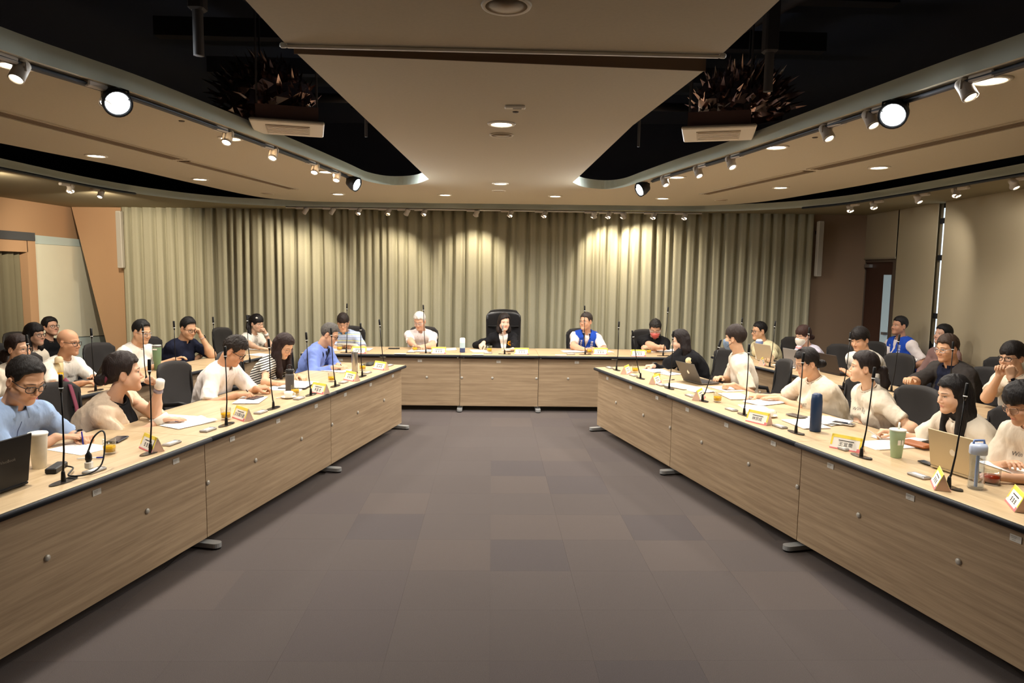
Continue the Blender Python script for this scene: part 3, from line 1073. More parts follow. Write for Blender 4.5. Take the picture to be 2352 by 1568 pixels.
def wood(name, a, b, sc=(1.2, 14, 14), rough=.45):
    if name in MATS: return MATS[name]
    m = bpy.data.materials.new(name); m.use_nodes = True; nt = m.node_tree; p = nt.nodes['Principled BSDF']
    tc = nt.nodes.new('ShaderNodeTexCoord'); mp = nt.nodes.new('ShaderNodeMapping'); mp.inputs['Scale'].default_value = sc
    oi = nt.nodes.new('ShaderNodeObjectInfo'); va = nt.nodes.new('ShaderNodeVectorMath'); va.operation = 'ADD'
    mul = nt.nodes.new('ShaderNodeVectorMath'); mul.operation = 'SCALE'; mul.inputs['Scale'].default_value = .37
    nt.links.new(tc.outputs['Object'], va.inputs[0]); nt.links.new(oi.outputs['Location'], mul.inputs[0]); nt.links.new(mul.outputs[0], va.inputs[1])
    nt.links.new(va.outputs[0], mp.inputs['Vector'])
    n1 = nt.nodes.new('ShaderNodeTexNoise'); n1.inputs['Scale'].default_value = 1.6; n1.inputs['Detail'].default_value = 7; n1.inputs['Roughness'].default_value = .62; n1.inputs['Distortion'].default_value = .35
    n2 = nt.nodes.new('ShaderNodeTexNoise'); n2.inputs['Scale'].default_value = 7; n2.inputs['Detail'].default_value = 4
    nt.links.new(mp.outputs[0], n1.inputs['Vector']); nt.links.new(mp.outputs[0], n2.inputs['Vector'])
    mx = nt.nodes.new('ShaderNodeMath'); mx.operation = 'MULTIPLY_ADD'; mx.inputs[1].default_value = .35; 
    nt.links.new(n2.outputs['Fac'], mx.inputs[0]); nt.links.new(n1.outputs['Fac'], mx.inputs[2])
    rp = nt.nodes.new('ShaderNodeValToRGB'); e = rp.color_ramp.elements
    e[0].position = .44; e[0].color = srgb(*b); e[1].position = .84; e[1].color = srgb(*a)
    nt.links.new(mx.outputs[0], rp.inputs['Fac']); nt.links.new(rp.outputs['Color'], p.inputs['Base Color'])
    p.inputs['Roughness'].default_value = rough; p.inputs['Specular IOR Level'].default_value = .4
    bp = nt.nodes.new('ShaderNodeBump'); bp.inputs['Strength'].default_value = .08; bp.inputs['Distance'].default_value = .002
    nt.links.new(mx.outputs[0], bp.inputs['Height']); nt.links.new(bp.outputs[0], p.inputs['Normal'])
    MATS[name] = m; return m
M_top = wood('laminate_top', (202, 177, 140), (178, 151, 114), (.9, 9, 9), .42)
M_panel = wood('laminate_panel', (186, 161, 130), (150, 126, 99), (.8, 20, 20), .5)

# ---------------------------------------------------------------- floor: carpet tiles
def carpet(name, rgb):
    if name in MATS: return MATS[name]
    m = mat(name, rgb, .97, bump=.6, scale=420, vary=.30, spec=.15, detail=2); return m
fl = MB(); fl.box((-.5, 5.7, -.06), (14, 19, .1)); floor = tag(fl.build('floor', mat('carpet_base', (90, 82, 79), .97, bump=.6, scale=420, vary=.22, spec=.15)), kind='structure')
tm = MB(); tm.box((0, 0, -.004), (.4994, .4994, .008)); t_mesh = []
for i, c in enumerate([(95, 87, 84), (93, 85, 83), (98, 89, 85), (90, 83, 82), (94, 86, 83)]):
    t_mesh.append(tm.mesh('carpet_tile', carpet('carpet_%d' % i, c)))
r1 = random.Random(5)
tile_wt = [0, 0, 0, 1, 1, 4, 4, 2, 3]
for ix in range(-6, 7):
    for iy in range(3, 20):
        x, y = .26 + ix * .5, .145 + .25 + (iy - 1) * .5
        if abs(x - .12) > 1.75 + max(0, (6.5 - y)) * .24 : continue
        o = link('carpet_tile', r1.choice([t_mesh[k] for k in tile_wt]), floor, (x, y, 0)); o.rotation_euler = (0, 0, r1.choice((0, PI / 2, PI, -PI / 2)))

# ---------------------------------------------------------------- walls
def wall(name, pts, z0, z1, m, th=.1, side=1):
    """upright slab along a plan line"""
    a, b = V(*pts[0]), V(*pts[1]); d = nrm(b - a); n = V(d[1], -d[0]) * side * th
    pl = [a, b, b + n, a + n]
    ar = sum(pl[i][0] * pl[(i + 1) % 4][1] - pl[(i + 1) % 4][0] * pl[i][1] for i in range(4))
    if ar < 0: pl = pl[::-1]
    mb = MB(); mb.prism([tuple(p) for p in pl], z0, z1); return tag(mb.build(name, m), kind='structure')
M_tan = mat('wall_tan', (194, 156, 120), .85, bump=.04, scale=200, vary=.02)
M_brown = mat('wall_brown', (146, 122, 100), .85, bump=.05, scale=220, vary=.02)
M_grey = mat('wall_greige', (150, 136, 112), .9)
wall('wall_back', ((-6.35, 12.12), (6.3, 11.06)), 0, 4.3, M_brown, .1, -1)
wall('wall_back', ((-7.3, 14.2), (-6.2, 14.2)), 0, 4.3, M_tan, .1, -1)
wall('wall_back', ((-6.3, 12.14), (-6.3, 14.2)), 0, 4.3, M_tan, .08, 1)
wall('wall_left', ((-7.1, 14.2), (-7.1, -3)), 0, 4.3, M_tan, .1, 1)
wall('wall_right', ((6.02, 11.4), (5.07, -3)), 0, 4.3, M_grey, .1, -1)
wall('wall_front', ((-7.2, -3), (5.3, -3)), 0, 4.3, M_grey, .1, 1)
# slanted pier beside the curtain (front face carries the tan finish)
pm = MB(); pts = [(-6.42, 0), (-6.18, 0), (-6.18, 2.8), (-7.03, 2.8)]
vs = [(x, 11.98 - .085 * (x + 7.1), z) for x, z in pts] + [(x, 12.06 - .085 * (x + 7.1), z) for x, z in pts]
pm.add(vs, [(0, 1, 2, 3), (7, 6, 5, 4), (0, 4, 5, 1), (1, 5, 6, 2), (2, 6, 7, 3), (3, 7, 4, 0)])
tag(pm.build('trim_1', M_tan), kind='structure')
shade_strip = MB(); shade_strip.add([(-.885, 3.205, 2.792), (.985, 3.325, 2.792), (.985, 3.325, 2.905), (-.885, 3.205, 2.905), (-.885, 3.212, 2.792), (.985, 3.332, 2.792), (.985, 3.332, 2.905), (-.885, 3.212, 2.905)], [(0, 1, 2, 3), (7, 6, 5, 4), (0, 4, 5, 1), (2, 6, 7, 3), (1, 5, 6, 2), (0, 3, 7, 4)])
tag(shade_strip.build('slot_shade_strip', mat('slot_shade', (112, 90, 72), .85)), kind='structure')  # added strip: shade of the screen slot put into its brown colour
wall('trim_2', ((5.06, 10.98), (6.0, 10.92)), 0, 2.82, M_brown, .06, -1)

# pale slanted board on the left wall
bd = thing('wall_board', 'pale green slanted display board leaning on the tan left wall', 'board', (-7.04, 11.9, 0))
def slab_x(pts, x0, x1):   # pts (y, z) outline on an x = const plane
    mb = MB(); n = len(pts); vs = [(x0, y, z) for y, z in pts] + [(x1, y, z) for y, z in pts]
    fs = [tuple(range(n)), tuple(range(2 * n - 1, n - 1, -1))] + [(i, i + n, (i + 1) % n + n, (i + 1) % n) for i in range(n)]
    return mb.add(vs, fs)
slab_x([(-1.08, 2.29), (.58, 2.27), (.62, 2.15), (-1.06, 2.16)], -.05, .02).build('upper_panel', mat('board_blue', (204, 222, 222), .7), bd)
slab_x([(-1.06, 2.155), (.62, 2.145), (1.15, .56), (-1.10, .70)], -.05, .04).build('main_panel', mat('board_pale', (242, 242, 222), .6, vary=.03, scale=2), bd)
slab_x([(-1.10, .695), (1.15, .555), (1.30, 0.0), (-1.10, 0.0)], -.05, .02).build('lower_panel', mat('board_blue', (204, 222, 222), .7), bd)

# curtained niche with a tan frame at the left border
nf = thing('framed_niche', 'tan framed recess with an olive curtain, at the left border', 'niche', (-6.98, 10.3, 0))
MB().box((.02, .38, 1.1), (.14, .19, 2.2)).build('post', M_tan, nf)
MB().box((.02, -.55, 2.105), (.14, 1.7, .17)).build('lintel', M_tan, nf)
MB().box((.0, -.45, 2.25), (.22, 1.8, .12)).build('header', mat('slate', (78, 80, 84), .7), nf)

# pleated curtains
def pleats(name, A, B, z0, z1, n, m, label, seed, group=None, amp=.075):
    rr = random.Random(seed); A = V(*A); B = V(*B); L = np.linalg.norm(B - A); d = (B - A) / L; nn = V(d[1], -d[0])
    pos = [0]; 
    while pos[-1] < L: pos.append(pos[-1] + rr.uniform(.6, 1.5) * L / n)
    ctrl = []
    for i, p in enumerate(pos):
        w = (pos[i + 1] - p) if i + 1 < len(pos) else L / n
        k1, k2 = rr.uniform(.55, 1.1), rr.uniform(.5, 1.1); ctrl.append((p, -.1 * amp)); ctrl.append((p + w * .12, amp * k1)); ctrl.append((p + w * .45, amp * (k1 + k2) * .42)); ctrl.append((p + w * .74, amp * k2))
        ctrl.append((p + w * .86, -amp * rr.uniform(.9, 1.9)))
    xs = np.arange(0, L, .0145); cx = np.array([c[0] for c in ctrl]); cy = np.array([c[1] for c in ctrl])
    off = np.interp(xs, cx, cy); k = np.array([1, 2, 2, 1.]) / 6; off = np.convolve(np.pad(off, 2, mode='edge'), k, 'same')[2:-2]
    zs = np.linspace(z0, z1, 9); mb = MB(); vs = []
    ph = rr.uniform(0, 6)
    for j, z in enumerate(zs):
        t = (z - z0) / (z1 - z0)
        for i, x in enumerate(xs):
            o = off[i] * (1.08 - .30 * t) + .010 * math.sin(x * 5 + t * 3 + ph) * (1 - t); q = A + d * (x + .012 * math.sin(x * 7 + ph) * (1 - t)) + nn * o
            vs.append((q[0], q[1], z))
    n_ = len(xs); fs = [(j * n_ + i, j * n_ + i + 1, (j + 1) * n_ + i + 1, (j + 1) * n_ + i) for j in range(len(zs) - 1) for i in range(n_ - 1)]
    mb.add(vs, fs, 0, True); o = mb.build(name, m); md = o.modifiers.new('t', 'SOLIDIFY'); md.thickness = .004
    return tag(o, label, 'curtain', group)
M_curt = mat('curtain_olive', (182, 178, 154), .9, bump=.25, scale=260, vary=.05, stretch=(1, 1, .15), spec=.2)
cA, cB = V(-6.16, 11.86), V(5.04, 10.92)
cl = lambda x: cA + (cB - cA) * ((x - cA[0]) / (cB[0] - cA[0]))
pleats('curtain', cl(-6.16), cl(-.42), .02, 2.86, 35, M_curt, 'tall olive pleated curtain covering the left half of the back wall', 11)
pleats('curtain', cl(-.424), cl(5.04), .02, 2.86, 33, M_curt, 'tall olive pleated curtain covering the right half of the back wall', 23)
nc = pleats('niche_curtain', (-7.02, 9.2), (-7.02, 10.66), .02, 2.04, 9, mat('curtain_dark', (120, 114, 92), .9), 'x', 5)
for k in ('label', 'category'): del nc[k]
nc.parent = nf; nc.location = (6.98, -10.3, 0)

# ---------------------------------------------------------------- right wall: door, blinds, window slit
def rwx(y): return 6.0 - .066 * (11.1 - y)
ra = math.atan(.066)    # wall direction: (-.066, -1)
def rw_box(mb, y0, y1, z0, z1, d0, d1, mi=0):
    """slab on the right wall between two depths in front of it (metres)"""
    n = V(-math.cos(ra), math.sin(ra)); P = [V(rwx(y), y) for y in (y0, y1)]
    q = [P[0] + n * d0, P[1] + n * d0, P[1] + n * d1, P[0] + n * d1]
    ar = sum(q[i][0] * q[(i + 1) % 4][1] - q[(i + 1) % 4][0] * q[i][1] for i in range(4))
    if ar < 0: q = q[::-1]
    mb.prism([tuple(p) for p in q], z0, z1, mi); return mb
dr = thing('door_1', None, None); dr['kind'] = 'structure'
rw_box(MB(), 10.06, 10.92, 0.0, 2.06, .012, .05).build('leaf', mat('door_walnut', (70, 44, 34), .5, vary=.12, scale=6, stretch=(6, 6, .6)), dr)
for a, b, z0, z1 in ((9.98, 10.06, 0, 2.12), (10.92, 10.99, 0, 2.12), (10.06, 10.92, 2.06, 2.12)):
    rw_box(MB(), a, b, z0, z1, .0, .07).build('jamb', mat('door_frame', (96, 82, 70), .6), dr)
rw_box(MB(), 10.12, 10.34, .62, 1.87, .045, .055).build('glass_slit', mat('frosted_glass', (170, 190, 196), .35, emit=.25), dr)
db = MB(); rw_box(db, 10.72, 10.88, 1.98, 2.03, .05, .10); db.build('door_closer', M_metal, dr)
hb_ = MB(); rw_box(hb_, 10.12, 10.20, .98, 1.02, .05, .11); hb_.build('door_handle', M_metal, dr)
def blind(y0, y1, z0, label):
    b = thing('roller_blind', label, 'blind', (0, 0, 0))
    rw_box(MB(), y0, y1, z0, 2.86, .085, .09).build('fabric', mat('blind_fabric', (172, 158, 130), .9, bump=.1, scale=300), b)
    rw_box(MB(), y0, y1, z0 - .025, z0, .078, .097).build('bottom_rail', mat('rail_beige', (150, 138, 116), .6), b)
    return b
b1 = blind(9.97, 11.02, 2.13, 'short beige roller blind hanging above the brown door')
blind(8.95, 9.93, .25, 'long beige roller blind between the door and the window slit')
blind(5.9, 8.80, .25, 'wide beige roller blind covering the right wall nearer the camera')
blind(2.9, 5.88, .25, 'wide beige roller blind at the right border')
cd = MB(); yc = 11.03; cd.tube([(rwx(yc) - .10, yc, 2.8), (rwx(yc) - .10, yc, .98), (rwx(yc) - .10, yc - .03, .95), (rwx(yc) - .10, yc - .06, .98), (rwx(yc) - .10, yc - .06, 2.8)], .004, 5); cd.build('pull_chain', M_white, b1)
wn = thing('window_1', None, None); wn['kind'] = 'structure'
for z0, z1 in ((.2, .62), (.66, 1.32), (1.36, 2.08), (2.12, 2.55), (2.60, 2.74)):
    rw_box(MB(), 8.78, 8.97, z0, z1, .004, .012).build('pane', mat('daylight_pane', (214, 228, 236), .2, emit=.95), wn)
rw_box(MB(), 8.76, 8.99, .15, 2.8, .0, .004).build('window_frame', mat('mullion', (36, 36, 40), .5), wn)
for z in (.64, 1.34, 2.10, 2.575): rw_box(MB(), 8.74, 9.01, z - .035, z + .035, .010, .03).build('mullion', mat('mullion', (36, 36, 40), .5), wn)

# column loudspeakers at both ends of the curtain
for (x, y, z0, z1, lb) in ((-6.12, 11.72, 1.80, 2.73, 'white column loudspeaker at the left end of the curtain'), (5.12, 10.84, 1.83, 2.69, 'white column loudspeaker at the right end of the curtain')):
    s_ = thing('column_speaker', lb, 'speaker', (x, y, z0))
    MB().box((0, 0, (z1 - z0) / 2), (.085, .09, z1 - z0), bev=.01).build('cabinet', mat('speaker_white', (206, 200, 188), .6), s_)
    MB().box((0, -.046, (z1 - z0) / 2), (.068, .004, z1 - z0 - .04)).build('grille', mat('speaker_grille', (186, 180, 168), .8, bump=.5, scale=500), s_)
    MB().box((.0, .08, (z1 - z0) * .8), (.03, .10, .05)).build('bracket', M_darkp, s_)

# ---------------------------------------------------------------- ceiling
def smooth_path(p, n=6):
    p = [V(*q) for q in p]; out = []
    for i in range(len(p) - 1):
        a, b, c, d = p[max(i - 1, 0)], p[i], p[i + 1], p[min(i + 2, len(p) - 1)]
        for k in range(n):
            t = k / n; out.append(.5 * ((2 * b) + (-a + c) * t + (2 * a - 5 * b + 4 * c - d) * t * t + (-a + 3 * b - 3 * c + d) * t ** 3))
    out.append(p[-1]); return [tuple(q) for q in out]
ZC = 2.80
Linner = smooth_path([(-3.3, -3), (-2.72, 0), (-2.40, 2.2), (-2.20, 3.27), (-2.08, 3.70), (-1.96, 4.12), (-1.79, 5.03), (-1.60, 6.2), (-1.46, 7.16), (-1.37, 7.78), (-1.17, 8.08), (-.88, 7.95), (-.68, 7.50)])
Rinner = smooth_path([(.85, 7.54), (1.02, 7.93), (1.28, 8.10), (1.46, 7.90), (1.56, 7.3), (1.69, 6.53), (1.86, 5.67), (2.01, 4.64), (2.11, 3.97), (2.20, 3.38), (2.27, 3.01), (2.50, 1.5), (3.2, -3)])
Router = smooth_path([(5.2, -3), (4.5, 2), (4.12, 5.2), (4.01, 6.22), (3.86, 7.52), (3.57, 9.10), (3.1, 9.75), (2.45, 9.98), (.3, 10.10), (-2.2, 10.26), (-2.85, 10.12), (-3.22, 9.65), (-3.45, 8.3), (-3.62, 7.0), (-3.86, 6.0), (-4.2, 4.2), (-5.2, -3)])
outline = Linner + [(-.70, 7.06), (-.88, 3.22), (.985, 3.34), (.90, 4.6), (.86, 7.1)] + Rinner + Router
mb = MB(); n = len(outline)
mb.add([(x, y, ZC) for x, y in outline] + [(x, y, ZC + .10) for x, y in outline], [tuple(range(n - 1, -1, -1)), tuple(range(n, 2 * n))] + [(i, (i + 1) % n, (i + 1) % n + n, i + n) for i in range(n)])
for i in range(2, len(mb.m)): mb.m[i] = 1
tag(mb.build('ceiling', [M_ceil, M_fascia]), kind='structure')
mb = MB(); mb.prism([(-.9, -3), (.99, -3), (.985, 3.10), (-.89, 3.10)], ZC, ZC + .1); tag(mb.build('ceiling', M_ceil), kind='structure')
mb = MB(); mb.prism([(-.89, 3.0), (.985, 3.0), (.985, 3.5), (-.89, 3.5)], ZC + .11, ZC + .13); tag(mb.build('ceiling', M_ceil), kind='structure')
sof = smooth_path([(-5.5, -3), (-5.05, 4), (-4.95, 7.2), (-4.90, 8.8), (-4.62, 9.95), (-4.1, 10.75), (-3.25, 11.12), (-2.4, 11.06), (0, 10.95), (2.4, 10.84), (3.4, 10.72), (4.15, 10.2), (4.62, 9.3), (4.78, 8.2), (4.86, 6.36), (4.92, 3), (5.0, -3)])
outline = sof + [(5.2, -3), (6.1, 11.06), (-6.2, 12.12), (-6.2, 14.3), (-7.2, 14.3), (-7.2, -3)]
mb = MB(); n = len(outline)
mb.add([(x, y, ZC) for x, y in outline] + [(x, y, ZC + .10) for x, y in outline], [tuple(range(n - 1, -1, -1)), tuple(range(n, 2 * n))] + [(i, (i + 1) % n, (i + 1) % n + n, i + n) for i in range(n)])
for i in range(2, len(mb.m)): mb.m[i] = 1
tag(mb.build('ceiling', [mat('soffit_paint', (150, 138, 108), .9), M_fascia]), kind='structure')
# dark plenum above
mb = MB(); mb.box((-.5, 5, 4.25), (14, 18, .1)); tag(mb.build('ceiling', M_black), kind='structure')
for nm, a, b in (('wall_left', (-7.05, 12.1), (-7.05, -3)), ('wall_right', (5.9, 11.0), (5.0, -3)), ('wall_back', (-7.1, 12.1), (6.0, 10.98)), ('wall_front', (-7, -2.95), (5.2, -2.95))):
    a, b = V(*a), V(*b); m_ = MB(); m_.add([(a[0], a[1], 2.92), (b[0], b[1], 2.92), (b[0], b[1], 4.2), (a[0], a[1], 4.2)], [(0, 1, 2, 3)]); tag(m_.build(nm, M_black), kind='structure')
# projection screen batten in its slot
sb = thing('projector_screen', 'white edge bar of a retracted projector screen across the ceiling panel', 'screen', (0.045, 3.10, 2.79))
sb.rotation_euler = (0, 0, 0)
MB().box((0, 0, .0), (1.86, .018, .013), bev=.003).build('batten', mat('batten_white', (244, 240, 230), .5), sb)
for e in (-1, 1): MB().lathe([(.0, -.014), (.010, -.014), (.012, -.006), (.012, .008), (.007, .014), (0, .014)], 12, M=frame((e * .945, 0, .004), V(0, 1, 0), V(0, 0, 1), V(e, 0, 0))).build('end_cap', mat('batten_white', (244, 240, 230), .5), sb)

# pipes, ducts and hangers in the open ceiling
for i, (a, b, r, lb) in enumerate([((-2.6, 2.2, 3.7), (-.2, 9.6, 3.7), .05, 'dark pipe running along the open ceiling on the left'), ((2.7, 2.0, 3.65), (.6, 9.6, 3.65), .05, 'dark pipe running along the open ceiling on the right'),
        ((-2.2, 6.8, 3.45), (2.4, 6.9, 3.45), .04, 'dark cross pipe in the open ceiling above the head table'), ((-1.32, 3.0, 3.35), (-1.05, 4.3, 3.30), .055, 'brown pipe stub in the open ceiling near the screen bar'), ((1.7, 2.4, 3.5), (1.25, 4.0, 3.42), .05, 'brown pipe stub in the right ceiling opening')]):
    p = MB(); p.tube([a, b], r, 10); tag(p.build('ceiling_pipe', M_pipe if i < 3 else mat('pipe_brown', (92, 76, 64), .7)), lb, 'pipe')
for i, (x, y, lb) in enumerate([(-1.52, 3.75, 'grey conduit dropping through the left ceiling opening'), (-1.05, 5.9, 'thin hanger rod behind the left ceiling cassette'), (1.62, 4.2, 'grey conduit dropping through the right ceiling opening'), (1.25, 6.1, 'thin hanger rod behind the right ceiling cassette')]):
    p = MB(); p.tube([(x, y, 2.93), (x, y, 4.2)], .028 if i % 2 == 0 else .012, 8)
    if i % 2 == 0: p.box((x, y, 3.4), (.08, .08, .5), bev=.01)
    tag(p.build('conduit', M_pipe), lb, 'conduit')
for i in range(5):
    y = 4.2 + i * 1.15; p = MB(); p.box((0, y, 3.95), (6, .12, .16)); tag(p.build('ceiling_beam', mat('beam_dark', (62, 60, 64), .9)), 'dark steel beam above the open ceiling, %s from the camera' % ['nearest', 'second', 'third', 'fourth', 'farthest'][i], 'beam')
r2 = random.Random(2)
for i, (x, y) in enumerate([(-1.06, 3.7), (-1.1, 6.4), (1.3, 6.6), (1.18, 3.6)]):
    p = MB(); pts = [(x + r2.uniform(-.1, .1) + (.10 if i % 3 == 0 else .25) * math.sin(k * .9 + i), y + k * .12, 3.5 - .18 * math.sin(k * .6)) for k in range(9)]
    pts = [(pts[0][0], pts[0][1], 4.2)] + pts + [(pts[-1][0], pts[-1][1], 4.2)]; p.tube(pts, .008, 5); tag(p.build('hanging_cable', M_darkp), 'loose black cable in the %s ceiling opening, %s the cassette' % (('left', 'left', 'right', 'right')[i], ('beside', 'beyond', 'beyond', 'beside')[i]), 'cable')

# ceiling cassettes wrapped in crumpled foil
M_foil = mat('foil_dark', (176, 150, 142), .22, metal=1.)
for (cx, cy, rz, lb) in ((-1.49, 5.22, .25, 'ceiling air-conditioner with dark crumpled foil, in the left opening'), (1.62, 5.10, -.30, 'ceiling air-conditioner with dark crumpled foil, in the right opening')):
    ac = thing('air_conditioner', lb, 'air conditioner', (cx, cy, 2.86), rz)
    MB().box((0, 0, .0), (.50, .50, .025), bev=.008).build('panel', mat('ac_white', (226, 214, 194), .5), ac)
    MB().box((0, 0, .062), (.42, .42, .10)).build('body', mat('ac_body', (122, 92, 84), .6), ac)
    g = MB(); g.box((0, 0, -.016), (.30, .30, .008)); g.build('grille', mat('ac_grille', (196, 182, 160), .6), ac)
    for k in range(5): MB().box((0, -.11 + k * .055, -.022), (.28, .030, .005)).build('louver', mat('ac_white', (226, 214, 194), .5), ac)
    for sx, sy in ((-.2, -.2), (.2, -.2), (-.2, .2), (.2, .2)): MB().tube([(sx, sy, .02), (sx, sy, 1.3)], .008, 6).build('hanger', M_pipe, ac)
    fo = MB(); rr = random.Random(int(cx * 100)); sg = -1 if cx < 0 else 1
    nu, nv = 22, 10; vs = []
    for j in range(nv + 1):
        for i in range(nu):
            a = 2 * PI * i / nu; t = j / nv * PI / 2; q = rr.uniform(.86, 1.16)
            vs.append((sg * .12 + .30 * q * math.cos(a) * math.cos(t), .08 + .27 * q * math.sin(a) * math.cos(t), .11 + .34 * q * math.sin(t)))
    fo.add(vs, [(j * nu + i, j * nu + (i + 1) % nu, (j + 1) * nu + (i + 1) % nu, (j + 1) * nu + i) for j in range(nv) for i in range(nu)])
    for k in range(260):    # curled foil shreds
        a = rr.uniform(0, 2 * PI); t = rr.uniform(0, 1.2); b = V(sg * .16 + .29 * math.cos(a) * math.cos(t), .05 + .25 * math.sin(a) * math.cos(t), .11 + .30 * math.sin(t))
        d = nrm(V(math.cos(a) * math.cos(t) + sg * .5, math.sin(a) * math.cos(t) - .4, math.sin(t) + .2) + V(rr.uniform(-.5, .5), rr.uniform(-.5, .5), rr.uniform(-.3, .5))); L = rr.uniform(.05, .17); x = nrm(np.cross(d, V(rr.random(), rr.random(), rr.random()))) * rr.uniform(.008, .02); c = np.cross(d, x) * rr.uniform(-1.5, 1.5)
        fo.add([b - x, b + x, b + d * L * .5 + x * .9 + c, b + d * L * .5 - x * .9 + c, b + d * L], [(0, 1, 2, 3), (3, 2, 4)])
    tag(fo.build('foil_wrap', M_foil, ac), kind='stuff')

# linear air slots
def slot(name, a, b, w_, lb):
    a, b = V(*a), V(*b); d = b - a; L = np.linalg.norm(d); c = (a + b) / 2; rz = math.atan2(d[1], d[0])
    t = thing(name, lb, 'air vent', (c[0], c[1], ZC - .002), rz)
    MB().box((0, 0, -.001), (L, w_, .006)).build('slot', mat('vent_dark', (104, 86, 66), .8), t)
    for e in (-1, 1): MB().box((0, e * (w_ / 2 + .006), -.004), (L + .02, .012, .010)).build('flange', M_ceil, t)
    for k in range(3): MB().box((0, (k - 1) * w_ * .28, -.005), (L * .995, .012, .004)).build('blade', mat('vent_blade', (134, 112, 86), .7), t)
slot('linear_vent', (-3.30, 3.6), (-2.80, 6.41), .13, 'long linear air vent in the left ceiling wing, nearer the camera')
slot('linear_vent', (-2.80, 6.52), (-2.42, 8.63), .11, 'long linear air vent in the left ceiling wing, farther back')
slot('linear_vent', (3.33, 3.7), (2.88, 6.28), .13, 'long linear air vent in the right ceiling wing, nearer the camera')
slot('linear_vent', (2.88, 6.40), (2.53, 8.39), .11, 'long linear air vent in the right ceiling wing, farther back')
# ---------------------------------------------------------------- luminaires
def lamp(kind, loc, energy, col, aim=None, **k):
    l = bpy.data.lights.new('lamp', kind); l.energy = energy; l.color = col
    for a, b in k.items(): setattr(l, a, b)
    o = bpy.data.objects.new('lamp', l); COL.objects.link(o); o.location = loc
    if aim is not None: o.rotation_euler = (Vector(aim) - Vector(loc)).to_track_quat('-Z', 'Y').to_euler()
    return o
M_glow = mat('diffuser_lit', (255, 246, 226), .5, emit=14.)
dm_ring = MB(); dm_ring.lathe([(.066, -.004), (.070, -.010), (.088, -.008), (.093, 0), (.066, 0)], 28, cap=False); dm_ring = dm_ring.mesh('trim_ring', mat('downlight_ring', (228, 218, 200), .5))
dm_dif = MB(); dm_dif.lathe([(0, -.0035), (.067, -.0035)], 28); dm_dif = dm_dif.mesh('diffuser', M_glow)
DOWN = [((-2.30, 3.52), 'nearest the camera on the left'), ((-1.95, 5.34), 'left of the opening, beside the left cassette'), ((-1.65, 7.06), 'at the far end of the left track'), ((-3.47, 6.31), 'outside the left air vent, nearer'), ((-3.21, 7.85), 'outside the left air vent, farther'),
    ((-1.99, 9.14), 'leftmost of the row above the head table'), ((-.61, 9.01), 'second from the left above the head table'), ((.08, 7.75), 'on the centre panel, farther'), ((.05, 4.63), 'on the centre panel, nearer'), ((.79, 8.93), 'third from the left above the head table'), ((2.17, 8.96), 'rightmost of the row above the head table'),
    ((1.82, 6.97), 'at the far end of the right track'), ((2.11, 5.25), 'right of the opening, beside the right cassette'), ((2.39, 3.39), 'nearest the camera on the right'), ((3.38, 6.12), 'outside the right air vent, nearer'), ((3.14, 7.64), 'outside the right air vent, farther')]
for (x, y), lb in DOWN:
    t = thing('downlight', 'round lit recessed downlight ' + lb, 'downlight', (x, y, ZC), 0, 'recessed ceiling downlights')
    link('trim_ring', dm_ring, t); link('diffuser', dm_dif, t)
    l = lamp('AREA', (0, 0, -.012), LIGHT_DOWN, NEUTRAL, shape='DISK', size=.13, spread=math.radians(160)); l.parent = t
# ceiling loudspeakers and small fittings
for (x, y, r, lb) in ((.04, 2.60, .088, 'round white ceiling loudspeaker at the top border'), (.056, 5.0, .082, 'round white ceiling loudspeaker beside the nearer centre downlight'), (.07, 8.46, .08, 'round white ceiling loudspeaker before the head table'), (-2.92, 9.24, .08, 'round white ceiling loudspeaker at the far left of the ceiling'), (2.95, 9.05, .08, 'round white ceiling loudspeaker at the far right of the ceiling')):
    t = thing('ceiling_speaker', lb, 'speaker', (x, y, ZC)); MB().lathe([(r * .86, -.006), (r, -.008), (r * 1.05, 0), (r * .86, 0)], 26, cap=False).build('rim', mat('speaker_rim', (214, 200, 176), .6), t)
    MB().lathe([(0, -.009), (r * .87, -.006)], 26).build('grille', mat('speaker_face', (186, 164, 134), .8, bump=.6, scale=700), t)
t = thing('emergency_light', 'small white rectangular emergency light on the centre panel', 'emergency light', (.122, 4.13, ZC)); MB().box((0, 0, -.008), (.12, .045, .016), bev=.004).build('case', mat('fitting_white', (224, 214, 196), .5), t); MB().box((.012, 0, -.017), (.05, .022, .003)).build('window', mat('fitting_grey', (160, 150, 134), .4), t)
for i, (x, y, lb) in enumerate([(.13, 4.28, 'small dark sensor beside the emergency light'), (-2.05, 4.75, 'small dark sensor in the left ceiling wing'), (2.22, 4.86, 'small dark sensor in the right ceiling wing')]):
    tag(MB().lathe([(0, -.006), (.016, -.005), (.02, 0)], 14).build('ceiling_sensor', mat('sensor_dark', (90, 76, 62), .6), None, (x, y, ZC)), lb, 'sensor')

